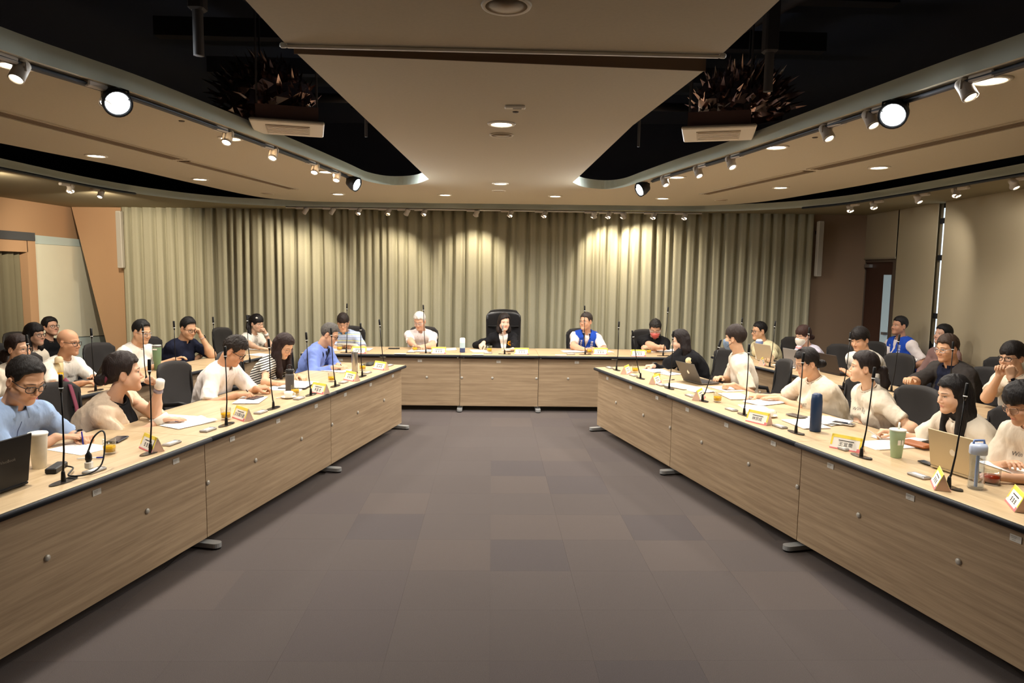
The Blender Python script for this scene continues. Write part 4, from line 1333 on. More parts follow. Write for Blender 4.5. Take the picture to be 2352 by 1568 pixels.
# lighting tracks following the openings
def along(path, t):
    P = [V(*p) for p in path]; L = [0]
    for i in range(len(P) - 1): L.append(L[-1] + np.linalg.norm(P[i + 1] - P[i]))
    s = t * L[-1]; i = min(len(P) - 2, max(0, int(np.searchsorted(L, s)) - 1)); f = (s - L[i]) / max(1e-6, L[i + 1] - L[i])
    return P[i] + (P[i + 1] - P[i]) * f
def track(path, z, w_, lb, m, off):
    pts = []
    for i in range(len(path)):
        a = V(*path[max(i - 1, 0)]); b = V(*path[min(i + 1, len(path) - 1)]); d = nrm(b - a); pts.append(tuple(V(*path[i]) + V(d[1], -d[0]) * off) + (z,))
    mb = MB(); mb.tube(pts, w_, 4, flat=.6, up=(0, 0, 1)); return tag(mb.build('light_track', m), lb, 'track')
M_track = mat('track_dark', (44, 48, 56), .45, metal=.3)
LT = [p for p in Linner if 2.0 < p[1] < 7.3 and p[0] < -1.4]; RT = [p for p in Rinner if 2.0 < p[1] < 7.3 and p[0] > 1.4]
track(LT, ZC - .018, .026, 'dark light track along the left ceiling opening', M_track, -.05)
track(RT, ZC - .018, .026, 'dark light track along the right ceiling opening', M_track, -.05)
track([p for p in sof if p[0] < -4.4 and 3 < p[1] < 9.6], ZC - .018, .026, 'dark light track along the left perimeter soffit', M_track, .10)
track([p for p in sof if p[0] > 4.4 and 3 < p[1] < 9.8], ZC - .018, .026, 'dark light track along the right perimeter soffit', M_track, .10)
bt = track([(-3.16, 10.86), (0, 10.78), (3.2, 10.70)], 2.765, .022, 'white light track in front of the curtain', M_white, 0)
# spotlight: body, yoke, driver
def spot_proto():
    t = thing('track_spotlight', 'x', 'spotlight')
    MB().box((0, .085, -.010), (.045, .13, .032), bev=.006).build('driver', mat('spot_white', (216, 206, 194), .5), t)
    MB().tube([(-.036, 0, -.05), (-.036, 0, -.012), (0, 0, .0), (.036, 0, -.012), (.036, 0, -.05)], .005, 6).build('yoke', mat('spot_white', (216, 206, 194), .5), t)
    return t
sp_head = MB(); sp_head.lathe([(.0, .055), (.028, .055), (.034, .045), (.034, -.05), (.030, -.052), (.028, -.040)], 18, cap=False); sp_head = sp_head.mesh('head', mat('spot_white', (216, 206, 194), .5))
sp_lens = MB(); sp_lens.lathe([(0, -.043), (.028, -.043)], 18); sp_lens_m = sp_lens.mesh('lens', mat('spot_lit', (255, 240, 214), .4, emit=10.)); sp_lens_w = sp_lens.mesh('lens', mat('spot_lit_amber', (255, 214, 130), .4, emit=14.)); sp_lens_off = sp_lens.mesh('lens', mat('spot_unlit', (150, 144, 136), .3))
SP0 = spot_proto(); first_spot = [True]
def spot(x, y, z, rz, aim, lb, lens='on', energy=0, col=NEUTRAL, angle=50, group='track spotlights'):
    if first_spot[0]: t = SP0; t.location = (x, y, z); t.rotation_euler = (0, 0, rz); t['label'] = lb; t['group'] = group; first_spot[0] = False
    else: t = dup(SP0, (x, y, z), rz, lb, group)
    h = link('head', sp_head, t); h.location = (0, 0, -.05)
    d = (Vector(aim) - Vector((x, y, z))).normalized(); d.rotate(Matrix.Rotation(-rz, 3, 'Z')); h.rotation_euler = d.to_track_quat('-Z', 'Y').to_euler()
    link('lens', dict(on=sp_lens_m, amber=sp_lens_w, off=sp_lens_off)[lens], h)
    if energy:
        l = lamp('SPOT', (0, 0, -.06), energy, col, spot_size=math.radians(angle), spot_blend=.7, shadow_soft_size=.03); l.parent = h
    return t
ordn = ['nearest', 'second', 'third', 'fourth', 'fifth', 'sixth', 'seventh', 'eighth']
def edge_x(path, y):   # x of a ceiling edge at a given y
    return float(np.interp(y, [p[1] for p in path], [p[0] for p in path]))
LTs = sorted(LT, key=lambda p: p[1]); RTs = sorted(RT, key=lambda p: p[1])
for i, y in enumerate([3.42, 3.90, 5.00, 5.66, 6.46, 7.0]):
    x = edge_x(LTs, y) - .05
    spot(x, y, ZC - .006, 2.9, (x - .1, y - 1.3, .75), 'white track spotlight, %s from the camera on the left opening' % ordn[i], 'on', 9, NEUTRAL, 70)
for i, y in enumerate([3.36, 4.02, 4.42, 5.66, 6.2, 6.88]):
    x = edge_x(RTs, y) + .05
    spot(x, y, ZC - .006, -2.9, (x + .1, y - 1.3, .75), 'white track spotlight, %s from the camera on the right opening' % ordn[i], 'on', 9, NEUTRAL, 70)
for i, (x, y) in enumerate([(-5.05, 6.9), (-5.04, 7.3), (-5.02, 8.55), (-4.98, 9.12)]):
    spot(x, y, ZC - .006, 2.9, ((-6.9, y + 3.4, 1.3) if i in (1, 3) else (-3.9, y - 1.0, .9)), 'white track spotlight, %s from the camera on the left soffit' % ordn[i], 'on', (10, 140, 14, 190)[i], WARM, 85)
for i, (x, y) in enumerate([(4.78, 9.3), (4.84, 8.83), (4.90, 8.0), (4.92, 7.37), (4.96, 6.6)]):
    spot(x, y, ZC - .006, -2.9, ((3.9, y - 1.0, .9) if i in (0, 1, 3) else (6.2, y + 1.8, 1.2)), 'white track spotlight, %s on the right soffit' % ['farthest', 'fourth', 'third', 'second', 'nearest'][i], 'on', (12, 14, 34, 14, 34)[i], NEUTRAL, 85)
XB = [-2.86, -2.45, -2.05, -1.60, -1.31, -1.05, -.25, .27, .79, 1.55, 1.77, 2.0, 2.46, 2.94]
for i, x in enumerate(XB):
    y = 10.78 - .025 * x; wash = i in (0, 1, 4, 6, 9, 11)
    spot(x, y, 2.765, 1.57, (x * 1.6, y + .75, .7) if wash else (x * .9, y - 1.5, .8), 'white spotlight on the curtain track, number %s from its left end' % ['one', 'two', 'three', 'four', 'five', 'six', 'seven', 'eight', 'nine', 'ten', 'eleven', 'twelve', 'thirteen', 'fourteen'][i],
        'amber' if i == 3 else 'on', LIGHT_SPOT if wash else 5, WARM, 110 if wash else 70)
# big floods
def flood(x, y, z, aim, lb, e):
    t = thing('flood_light', lb, 'flood light', (x, y, z)); q = (Vector(aim) - Vector((x, y, z))).to_track_quat('-Z', 'Y').to_euler()
    h = MB(); h.lathe([(0, .07), (.05, .06), (.072, .0), (.075, -.05), (.066, -.05), (.05, -.03)], 24, cap=False); h = h.build('housing', M_darkp, t); h.rotation_euler = q
    g = MB(); g.lathe([(0, -.035), (.066, -.042)], 24); g.build('lens', mat('flood_lit', (240, 248, 255), .4, emit=60.), h)
    MB().tube([(-.07, 0, 0), (-.07, 0, .05), (0, 0, .07), (.07, 0, .05), (.07, 0, 0)], .006, 6).lathe([(.02, .065), (.02, .08)], 10).build('bracket', M_darkp, t)
    l = lamp('SPOT', (0, 0, -.07), e, COOL, spot_size=math.radians(165), spot_blend=.6, shadow_soft_size=.06); l.parent = h
flood(edge_x(LTs, 3.92) - .03, 3.92, 2.735, (-.6, 2.4, 1.5), 'glaring white flood light on the left track, nearer the camera', LIGHT_FLOOD * .25)
flood(-1.455, 7.42, 2.735, (.9, 6.6, 1.6), 'glaring white flood light at the far end of the left track', LIGHT_FLOOD)
flood(edge_x(RTs, 3.80) + .03, 3.80, 2.735, (.8, 2.4, 1.5), 'glaring white flood light on the right track, nearer the camera', LIGHT_FLOOD * .25)
flood(1.58, 7.42, 2.735, (-.7, 6.6, 1.6), 'glaring white flood light at the far end of the right track', LIGHT_FLOOD)
# ---------------------------------------------------------------- tables
TZ = .75
A13 = math.radians(13.3)
nL = V(-math.cos(A13), math.sin(A13)); nR = V(math.cos(A13), math.sin(A13))
pL = V(-.984, 7.988); pR = V(1.20, 7.97)
dLn = V(-math.sin(A13), -math.cos(A13)); dRn = V(math.sin(A13), -math.cos(A13))     # along the wings, towards the camera
def Lp(t, s): return pL + dLn * t + nL * s
def Rp(t, s): return pR + dRn * t + nR * s
RZL = math.atan2(-nL[0], nL[1]); RZR = math.atan2(-nR[0], nR[1])
M_bolt = mat('bolt_steel', (200, 194, 182), .35, metal=.2); M_tag = mat('tag_white', (224, 218, 206), .7)
def conference_table(loc, rz, L, D, label, bolts=(), tags=(), legs=(-1,), panel=True, back_leg=True):
    t = thing('conference_table', label, 'table', (loc[0], loc[1], 0), rz, 'wood-topped conference tables')
    MB().box((0, D / 2 + .008, TZ - .014), (L - .003, D - .016, .028)).build('tabletop', M_top, t)
    MB().tube([(-L / 2 + .002, .006, TZ - .018), (L / 2 - .002, .006, TZ - .018)], .0165, 10, flat=1.0).build('edge_band', M_edge, t)
    MB().box((0, D - .002, TZ - .017), (L - .003, .012, .034)).build('edge_band', M_edge, t)
    MB().box((0, .012, TZ - .002), (L - .003, .010, .005)).build('edge_trim', mat('trim_pale', (205, 186, 152), .5), t)
    if panel:
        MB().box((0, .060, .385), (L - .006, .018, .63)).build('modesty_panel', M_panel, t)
        MB().box((0, .30, TZ - .05), (L - .1, .34, .04)).build('cable_tray', mat('tray_dark', (50, 46, 44), .7), t)
    for x, z in bolts:
        b = MB(); b.lathe([(.017, 0), (.017, .005), (.011, .010), (0, .0115)], 14, M=frame((x, .051, z), V(1, 0, 0), V(0, 0, -1), V(0, -1, 0))); b.build('bolt', M_bolt, t)
    for x in tags:
        b = MB(); b.box((x, .049, .662), (.056, .003, .032)); s = b.build('seat_tag', M_tag, t)
        for k in range(3): MB().box((x - .008, .0470, .670 - k * .008), (.028 - .006 * k, .001, .002)).build('print_line', mat('tag_print', (170, 162, 154), .8), s)
    for e in legs:
        x = e * (L / 2 - (.0 if abs(e) == 1 else .0))
        lg = MB(); lg.lathe([(.026, .03), (.026, TZ - .04)], 14, c=(x, .115, 0)); lg = lg.build('leg', M_alu, t)
        f = MB(); pts = []
        for k in range(9): a = PI + PI * k / 8; pts.append((x + .034 * math.cos(a), -.012 + .034 * math.sin(a)))
        for k in range(9): a = PI * k / 8; pts.append((x + .034 * math.cos(a), D - .1 + .034 * math.sin(a)))
        f.prism(pts, .012, .042); f.build('foot', M_alu, lg)
        g = MB(); g.lathe([(.030, 0), (.030, .014)], 14, c=(x, -.012, 0)); g.lathe([(.030, 0), (.030, .014)], 14, c=(x, D - .1, 0)); g.build('foot_pad', M_darkp, lg)
        if back_leg: MB().lathe([(.022, .03), (.022, TZ - .04)], 12, c=(x, D - .22, 0)).build('leg', M_alu, t)
    return t
# wings: modules of 1.8 m; bolts at the panel joints and thirds, seat tags under each microphone
for k, nm in enumerate(('at the far end beside the head table', 'in the middle of the row', 'nearest the camera')):
    c = Lp(.9 + 1.8 * k, 0); conference_table(c, RZL, 1.8, .86, 'long wooden conference table of the left row, ' + nm, [(-.88, .435), (-.32, .435), (.36, .435)], [-.6, 0, .62], (-1,) if k else (-1, .978))
    c = Rp(.9 + 1.8 * k, 0); conference_table(c, RZR, 1.8, .86, 'long wooden conference table of the right row, ' + nm, [(.88, .435), (-.36, .435), (.32, .435)], [-.62, 0, .6], (1,) if k else (1, -.978))
# head table: one metre modules
HN = ['far left', 'left of centre', 'centre', 'right of centre', 'far right']
for k in range(5):
    x = -1.95 + 1.03 * k; conference_table((x, 9.0 - (.012 if k == 2 else 0)), 0, 1.03, .87, 'wooden head table module at the %s' % HN[k], [(-.02 + (.10 if k < 2 else (-.10 if k > 2 else -.07)), .445)] + ([(-.49, .445), (.49, .445)] if k == 2 else []), [-.01], ((-1, 1) if k == 2 else ((1,) if k == 4 else ((-1,) if k == 0 else ()))))
# second row
for k, nm in enumerate(('farthest', 'in the middle', 'nearest the camera')):
    c = Lp(-.05 + 1.5 * k, 1.93); conference_table(c, RZL, 1.49, .55, 'wooden second-row table on the left, ' + nm, [(-.3, .435), (.3, .435)], [-.5, .1], (-1,) if k else (-1, .98))
    c = Rp(-.05 + 1.5 * k, 2.0); conference_table(c, RZR, 1.49, .55, 'wooden second-row table on the right, ' + nm, [(-.3, .435), (.3, .435)], [-.5, .1], (1,) if k else (1, -.98))

# ---------------------------------------------------------------- office chairs
M_mesh = mat('chair_mesh', (46, 43, 42), .75, bump=.35, scale=500)
M_seat = mat('chair_seat', (36, 34, 35), .85, bump=.3, scale=400)
M_frame = mat('chair_frame', (26, 25, 26), .5)
def curved_back(w0, w1, z0, z1, y0, lean, wrap, th, nu=12, nv=12, rad=.5):
    vs = []; mb = MB()
    for side in (0, 1):
        for j in range(nv + 1):
            v = j / nv; w = w0 + (w1 - w0) * v
            cut = 1.0
            if v > .86: cut = math.sqrt(max(.0, 1 - ((v - .86) / .14) ** 2)) * .26 + .74
            if v < .10: cut = math.sqrt(max(.0, 1 - ((.10 - v) / .10) ** 2)) * .2 + .8
            for i in range(nu + 1):
                u = (i / nu * 2 - 1) * cut; y = y0 - lean * v + wrap * u * u - .025 * math.sin(PI * min(1, v * 1.1))
                z = z0 + (z1 - z0) * v - (.03 * u * u if v > .8 else 0)
                vs.append((u * w, y - (th if side == 0 else 0), z))
    n = nu + 1; N = n * (nv + 1); fs = []
    for j in range(nv):
        for i in range(nu):
            a = j * n + i; fs.append((a, a + 1, a + n + 1, a + n)); fs.append((N + a, N + a + n, N + a + n + 1, N + a + 1))
    for j in range(nv):
        a = j * n; fs.append((a, a + n, N + a + n, N + a)); b = j * n + nu; fs.append((b, N + b, N + b + n, b + n))
    for i in range(nu):
        fs.append((i, N + i, N + i + 1, i + 1)); b = nv * n + i; fs.append((b, b + 1, N + b + 1, N + b))
    return mb.add(vs, fs, 0, True)
def make_chair(kind):
    lea = kind == 'leather'
    t = thing('executive_chair' if lea else 'office_chair', 'x', 'chair')
    if lea:
        M_l = mat('leather_black', (24, 23, 25), .28, bump=.15, scale=120, coat=.3)
        curved_back(.25, .265, .50, 1.27, -.23, .12, .05, .09).build('backrest', M_l, t)
        MB().box((0, -.275, 1.02), (.46, .03, .012), bev=.004).build('seam', mat('seam_black', (12, 12, 13), .6), t)
        MB().box((0, -.255, .80), (.46, .03, .012), bev=.004).build('seam', mat('seam_black', (12, 12, 13), .6), t)
        MB().box((0, .02, .43), (.54, .52, .11), bev=.04).build('seat', M_l, t)
    else:
        curved_back(.205, .225, .55, 1.00, -.245, .06, .055, .022).build('backrest', M_mesh, t)
        for e in (-1, 1): MB().tube([(e * .17, -.24, .56), (e * .205, -.235, .66), (e * .213, -.245, .78), (e * .216, -.26, .90), (e * .19, -.285, .955)], [.008, .012, .012, .012, .006], 6).build('back_frame', M_frame, t)
        MB().tube([(0, -.12, .40), (0, -.30, .44), (0, -.335, .60), (0, -.325, .72)], [.03, .03, .028, .02], 8, flat=.5).build('back_stem', M_frame, t)
        MB().box((0, .02, .435), (.48, .46, .07), bev=.03).build('seat', M_seat, t)
    for e in (-1, 1):
        if lea: MB().tube([(e * .28, -.2, .50), (e * .30, -.15, .66), (e * .30, .12, .665), (e * .29, .18, .60), (e * .26, .16, .44)], .024, 8).build('armrest', M_frame, t)
        else: MB().tube([(e * .22, -.19, .43), (e * .255, -.215, .56), (e * .265, -.19, .655), (e * .265, -.02, .675), (e * .265, .06, .665), (e * .262, .085, .62), (e * .245, .03, .48), (e * .22, .0, .42)], [.018, .018, .020, .022, .022, .018, .016, .016], 8, flat=.7).build('armrest', M_frame, t)
    MB().lathe([(.028, .09), (.028, .28), (.045, .30), (.045, .40)], 12).build('gas_column', M_frame, t)
    for k in range(5):
        a = 2 * PI * k / 5 + .3; d = V(math.cos(a), math.sin(a), 0)
        MB().tube([d * .02 + V(0, 0, .10), d * .30 + V(0, 0, .075)], [.03, .016], 6, flat=.7).build('base_arm', M_frame, t)
        MB().lathe([(.0, -.022), (.027, -.022), (.030, -.015), (.030, .015), (.027, .022), (0, .022)], 10, M=frame(d * .30 + V(0, 0, .031), V(0, 0, 1), d, V(d[1], -d[0], 0))).build('caster', M_darkp, t)
    return t
CH0 = make_chair('office'); ch_used = [False]
def chair(x, y, yaw, label, first=CH0, used=ch_used):
    rz = -math.radians(yaw)
    if not used[0]:
        used[0] = True; first.location = (x, y, 0); first.rotation_euler = (0, 0, rz); first['label'] = label; first['group'] = 'office chairs'; return first
    return dup(first, (x, y, 0), rz, label, 'office chairs')
# ---------------------------------------------------------------- people
def bounds(prims, pad):
    lo = np.min([np.minimum(q[0], q[1]) - max(q[2], q[3]) for q in prims], 0) - pad
    hi = np.max([np.maximum(q[0], q[1]) + max(q[2], q[3]) for q in prims], 0) + pad
    return lo, hi

def rotm(yaw, pitch=0, roll=0):
    """columns right, forward, up; yaw measured from +Y towards +X, pitch up positive, roll tilts to the right"""
    y, p, r = map(math.radians, (yaw, pitch, roll))
    f0 = V(math.sin(y), math.cos(y), 0); r0 = V(math.cos(y), -math.sin(y), 0); u0 = V(0, 0, 1)
    f = f0 * math.cos(p) + u0 * math.sin(p); u = u0 * math.cos(p) - f0 * math.sin(p)
    rr = r0 * math.cos(r) - u * math.sin(r); u = u * math.cos(r) + r0 * math.sin(r)
    return np.stack([rr, f, u], 1)

CURL = dict(flat=[(6, 8, 6)] * 4, relax=[(18, 28, 18), (22, 32, 20), (26, 34, 22), (30, 36, 22)],
            curl=[(42, 52, 30), (48, 56, 34), (52, 60, 36), (56, 60, 36)],
            fist=[(72, 92, 55), (76, 94, 58), (80, 94, 60), (82, 92, 60)],
            pen=[(38, 42, 18), (50, 52, 28), (62, 66, 36), (70, 70, 40)],
            point=[(10, 12, 8), (55, 70, 45), (62, 76, 45), (68, 76, 45)])

def hand_prims(W, d, n, side, pose, hs=1.):
    d = nrm(d); n = nrm(n - d * (n @ d)); t = np.cross(d, n) * side
    P = []; tips = []
    off = [.027, .0085, -.0105, -.028]; ln = [.070, .078, .072, .056]; kn = [.086, .088, .083, .075]
    for i in range(4):
        b = W + d * .012 * hs + t * off[i] * .55 * hs
        k = W + d * kn[i] * hs + t * off[i] * hs
        P.append((b, k, .0135 * hs, .0112 * hs, .014))
        ang = 0; p = k; dd = nrm(d + t * off[i] * 2.2); c = CURL[pose][i]
        for j, fr in enumerate((.46, .30, .24)):
            ang += math.radians(c[j]); q = p + (dd * math.cos(ang) + n * math.sin(ang)) * ln[i] * fr * hs
            r0 = (.0096, .0086, .0078)[j] * hs; P.append((p, q, r0, r0 * .88, .005)); p = q
        tips.append(p)
    b = W + d * .022 * hs + t * .022 * hs + n * .004
    k1 = {'fist': .9, 'pen': .55, 'curl': .5, 'relax': .3}.get(pose, .12)
    d1 = nrm(d * .62 + t * .75 + n * (.15 + .3 * k1)); a1 = b + d1 * .042 * hs
    d2 = nrm(d * .95 + t * (.42 - .6 * k1) + n * (.1 + .55 * k1)); a2 = a1 + d2 * .032 * hs
    d3 = nrm(d * 1. + t * (.25 - .9 * k1) + n * (.1 + .5 * k1)); a3 = a2 + d3 * .024 * hs
    P += [(b, a1, .0150 * hs, .0118 * hs, .010), (a1, a2, .0108 * hs, .0098 * hs, .004), (a2, a3, .0098 * hs, .0078 * hs, .004)]
    return P, tips, a3

def ik(S, W, a, b, hint):
    v = W - S; L = np.linalg.norm(v); m = (a + b) * .995
    if L > m: W = S + v / L * m; v = W - S; L = m
    if L < abs(a - b) + .03: L = abs(a - b) + .03
    u = v / np.linalg.norm(v); x = (a * a - b * b + L * L) / (2 * L); h = math.sqrt(max(0, a * a - x * x))
    w = hint - u * (hint @ u)
    return S + u * x + nrm(w) * h, W

HL = dict(   # hairlines: height of the hair edge against depth in the head (y forward)
    short=([-.12, -.06, -.036, -.022, .008, .016, .034, .044, .06, .1], [-.062, -.06, -.02, .026, .024, -.008, .006, .046, .060, .066]),
    fringe=([-.12, -.06, -.036, -.022, .008, .016, .034, .05, .07, .1], [-.07, -.066, -.03, .018, .016, -.02, .002, .026, .026, .022]),
    tied=([-.12, -.06, -.036, -.022, .008, .016, .034, .048, .06, .1], [-.075, -.07, -.04, .012, .012, -.026, .0, .05, .062, .068]),
    tiedbangs=([-.12, -.06, -.036, -.022, .008, .016, .034, .05, .07, .1], [-.075, -.07, -.04, .012, .0, -.05, -.03, .0, .02, .018]),
    long=([-.12, -.06, -.036, -.01, .02, .036, .046, .06, .1], [-.12, -.12, -.12, -.12, -.10, -.05, .045, .062, .068]),
    bob=([-.12, -.06, -.036, -.01, .02, .036, .046, .06, .1], [-.11, -.11, -.11, -.11, -.10, -.05, .018, .034, .034]),
    recede=([-.12, -.06, -.036, -.022, .008, .016, .034, .044, .06, .1], [-.062, -.06, -.02, .026, .024, -.006, .02, .06, .082, .09]),
)

def head_sdf(p, s, fat):
    """p in head space"""
    d = el(p, V(0, -.012, .036), V(.0755, .0935, .086))
    d = smin(d, el(p, V(0, .028, -.040), V(.060 * fat, .060, .074)), .035)
    for sx in (-1, 1):
        d = smin(d, rc(p, V(sx * .047 * fat, .004, -.052), V(sx * .012, .066, -.098), .021, .017), .03)
        d = smin(d, el(p, V(sx * .036 * fat, .056, -.036), V(.027, .026, .028)), .02)
        d = smin(d, rc(p, V(sx * .012, .082, .020), V(sx * .046, .066, .018), .008, .007), .014)
    d = smin(d, el(p, V(0, .066, -.098), V(.020, .019, .016)), .02)
    for sx in (-1, 1):
        d = smax(d, -el(p, V(sx * .0315, .100, .0005), V(.017, .0150, .0105)), .013)
    d = smin(d, rc(p, V(0, .082, .006), V(0, .103, -.034), .0065, .0095), .010)
    for sx in (-1, 1): d = smin(d, el(p, V(sx * .0125, .092, -.039), V(.0075, .010, .0075)), .006)
    d = smin(d, rc(p, V(-.017, .0845, -.0615), V(.017, .0845, -.0615), .0050, .0050), .006)
    d = smin(d, rc(p, V(-.014, .0835, -.0715), V(.014, .0835, -.0715), .0060, .0060), .005)
    d = smax(d, -rc(p, V(-.019, .0925, -.0665), V(.019, .0925, -.0665), .0020, .0020), .003)
    for sx in (-1, 1):
        q = p - V(sx * .0775, -.012, -.012)
        e = el(q, V(0, 0, 0), V(.0085, .019, .031)); e = smax(e, -el(q, V(sx * .008, .003, .002), V(.006, .0105, .017)), .006)
        d = smin(d, e, .006)
    return d

def person(sp):
    fem = sp.get('sex') == 'f'; sc = .955 if fem else 1.; sc *= sp.get('sc', 1.)
    w = sp.get('w', 1.); q = sp.get('q', 1.); sk = sp.get('skin', (226, 172, 130)); skin = np.array(srgb(sk[0] - 4, sk[1] + 6, sk[2] + 14)[:3])
    O = V(sp['pel'][0], sp['pel'][1], 0)
    root = thing('person', sp['label'], 'person', tuple(O))
    if sp.get('group'): root['group'] = sp['group']
    Hc = V(*sp['hc']) - O; Rh = rotm(sp['hy'], sp.get('hp', 0), sp.get('hr', 0))
    P = V(0, 0, sp.get('pz', .545)); Rb = rotm(sp['by']); tr = Rb[:, 0]
    s0 = nrm(Hc - P)
    N = Hc - sc * (.174 * (.6 * s0 + .4 * Rh[:, 2]) + .035 * Rh[:, 1]); s = nrm(N - P)
    tr = nrm(tr - s * (tr @ s)); tf = np.cross(s, tr); Lt = np.linalg.norm(N - P)
    sw = sp.get('sw', .143 if fem else .168) * (1 + .25 * (w - 1)); k = .92 if fem else 1.
    arms = []
    T = []   # torso primitives
    T.append((P - tr * .085, P + tr * .085, .115 * w * (1.03 if fem else 1), .115 * w * (1.03 if fem else 1)))
    bow = -tf * .02
    for e in (-1, 1):
        a = P + s * .08 + e * tr * .075; b = P + s * Lt * .5 + e * tr * .072 * k + bow; c = P + s * (Lt - .13) + e * tr * .082 * k + bow
        T.append((a, b, .103 * w, .098 * w * k, .06)); T.append((b, c, .098 * w * k, .094 * (.6 + .4 * w) * k, .06))
    if w > 1.08: T.append((P + s * .16 + tf * .07 * w, P + s * .24 + tf * .06 * w, .11 * w, .10 * w, .08))
    if fem:
        for e in (-1, 1):
            b = P + s * (Lt - .20) + e * tr * .068 + tf * .062; T.append((b, b - s * .01 + tf * .01, .058 * w, .056 * w, .05))
    Sh = []
    for e, key in ((1, 'R'), (-1, 'L')):
        S = N - s * .065 + e * tr * sw + tf * .01
        A = sp.get(key)
        if A:
            W = V(*A['w']) - O; S = S + nrm(W - S) * .02
        Sh.append(S)
        T.append((N - s * .055, S, .072 * (.7 + .3 * w) * k, .060 * (.6 + .4 * w) * k, .05))
    T.append((N - s * .075 - tr * .07, N - s * .075 + tr * .07, .07 * k, .07 * k, .05))
    T.append((N - s * .03, N + s * .02, .062 * k, .05 * k, .05))
    neckr = (.046 if fem else .055) * (.75 + .25 * w)
    nb = Hc + Rh @ V(0, -.022, -.075) * sc
    NK = [(N - s * .05, nb, neckr * 1.06, neckr, .03)]
    # arms
    AR = []; HANDS = []
    la, lb = (.270, .238) if fem else (.292, .256); la *= sp.get('al', 1); lb *= sp.get('al', 1)
    ru, re, rw = (.041, .033, .0235) if fem else (.048, .039, .0275)
    aw = .55 + .45 * w
    for (e, key), S in zip(((1, 'R'), (-1, 'L')), Sh):
        A = sp.get(key) or dict(w=tuple(O + P + tr * e * .14 + tf * .3 + V(0, 0, .04)), pose='relax')
        W = V(*A['w']) - O; hint = V(*A.get('hint', tuple(tr * e * sp.get('elb', .95) + V(0, 0, -1.) - tf * .15)))
        E, W = ik(S, W, la, lb, hint)
        u = nrm(E - S); v = nrm(W - E)
        AR += [(S, E, ru * aw, re * aw, .03), (E, W, (re + .003) * aw, rw * (.8 + .2 * w), .03)]
        m = E + v * lb * .28; AR.append((E, m, re * aw, (re + .004) * aw, .03))
        d = V(*A['d']) if 'd' in A else v
        n = V(*A['n']) if 'n' in A else V(0, 0, -1)
        if abs(nrm(d) @ nrm(n)) > .95: n = -tf
        hp, tips, th = hand_prims(W, d, n, e, A.get('pose', 'relax'), (.93 if fem else 1.))
        HANDS.append((W, v, hp)); arms.append(dict(S=S, E=E, W=W, tips=tips, th=th, d=nrm(d), v=v, n=n))
        if A.get('pen'):
            it = tips[0] * .5 + th * .5; ax = nrm(V(*A['pen'])); pb = MB()
            pb.tube([it - ax * .03, it - ax * .022, it + ax * .085, it + ax * .09], [.0012, .0042, .0042, .003], 8)
            po = pb.build('pen', mat('pen_' + A.get('penc', 'blue'), dict(blue=(40, 48, 150), black=(25, 25, 28), white=(235, 235, 230))[A.get('penc', 'blue')], .35))
            po.location = O; tag(po, A.get('penl', 'pen held in the hand of ' + sp['who']), 'pen')
    # --- skin
    fat = sp.get('face', 1.)
    hd = lambda p: head_sdf(((p - Hc.astype(p.dtype)) @ (Rh / sc).astype(p.dtype)), 1, fat) * sc
    fh = lambda p: smin(hd(p), union(p, NK), .025)
    hh = .0047 * q
    lo = Hc - V(.16, .16, .19); hi = Hc + V(.16, .16, .165)
    hv, hq = nets(fh, lo, hi, hh)
    core = [(a, b, max(.02, r1 - .014), max(.02, r2 - .014), .04) for a, b, r1, r2, *_ in T]
    allp = core + NK + AR
    lo, hi = bounds(allp, .02)
    fb = lambda p: union(p, allp)
    bv, bq = nets(fb, lo, hi, .0135)
    cen = bv[bq].mean(1); keep = ~(((cen - Hc) @ nrm(N - Hc) < .06) & (np.linalg.norm(cen - Hc, axis=1) < .2))
    bq = bq[keep]
    pieces = [(hv, hq), (bv, bq)]
    for W, v, hp in HANDS:
        st = [(W - v * .05, W, rw * (.8 + .2 * w) * 1.04, rw * (.8 + .2 * w), .02)] + hp
        fhd = lambda p, st=st: union(p, st)
        lo, hi = bounds(st, .008)
        a, b = nets(fhd, lo, hi, .0042 * max(q, 1.) if q < 1.4 else .006); pieces.append((a, b))
    # colours of the skin: lips, a little flush, stubble where hair is shaved
    L = (hv - Hc) @ Rh / sc
    col = np.tile(skin, (len(hv), 1))
    lip = np.exp(-((L[:, 2] + .067) / .0062) ** 2 - (L[:, 0] / .021) ** 4) * (L[:, 1] > .07)
    lc = np.array(srgb(*sp.get('lip', (196, 110, 96) if fem else (188, 120, 96)))[:3])
    col += (lc - col) * (lip * .95)[:, None]
    fl = np.exp(-((np.abs(L[:, 0]) - .04) / .02) ** 2 - ((L[:, 2] + .035) / .022) ** 2) * (L[:, 1] > .03)
    fl = np.maximum(fl, np.exp(-(L[:, 0] / .016) ** 2 - ((L[:, 2] + .036) / .014) ** 2) * (L[:, 1] > .08))
    fl = np.maximum(fl, (np.abs(L[:, 0]) > .074) * .7)
    col *= 1 - fl[:, None] * np.array([.02, .11, .12])
    hs = sp.get('hair', dict(style='short')); hc = np.array(srgb(*hs.get('c', (28, 24, 22)))[:3]); sty = hs['style']
    if sp.get('shave') or sty == 'fade':
        g = np.interp(L[:, 1], *HL['short']); m = np.clip((L[:, 2] - g) / .012, 0, 1) * (.62 if sp.get('shave') is None else sp['shave'])
        m *= (np.abs(L[:, 0]) < .076) | (L[:, 2] > .03)
        if sty == 'bald': m *= np.clip((.065 - L[:, 2]) / .03, 0, 1) * np.clip((.02 - L[:, 1]) / .03, 0, 1)
        col += (hc - col) * m[:, None]
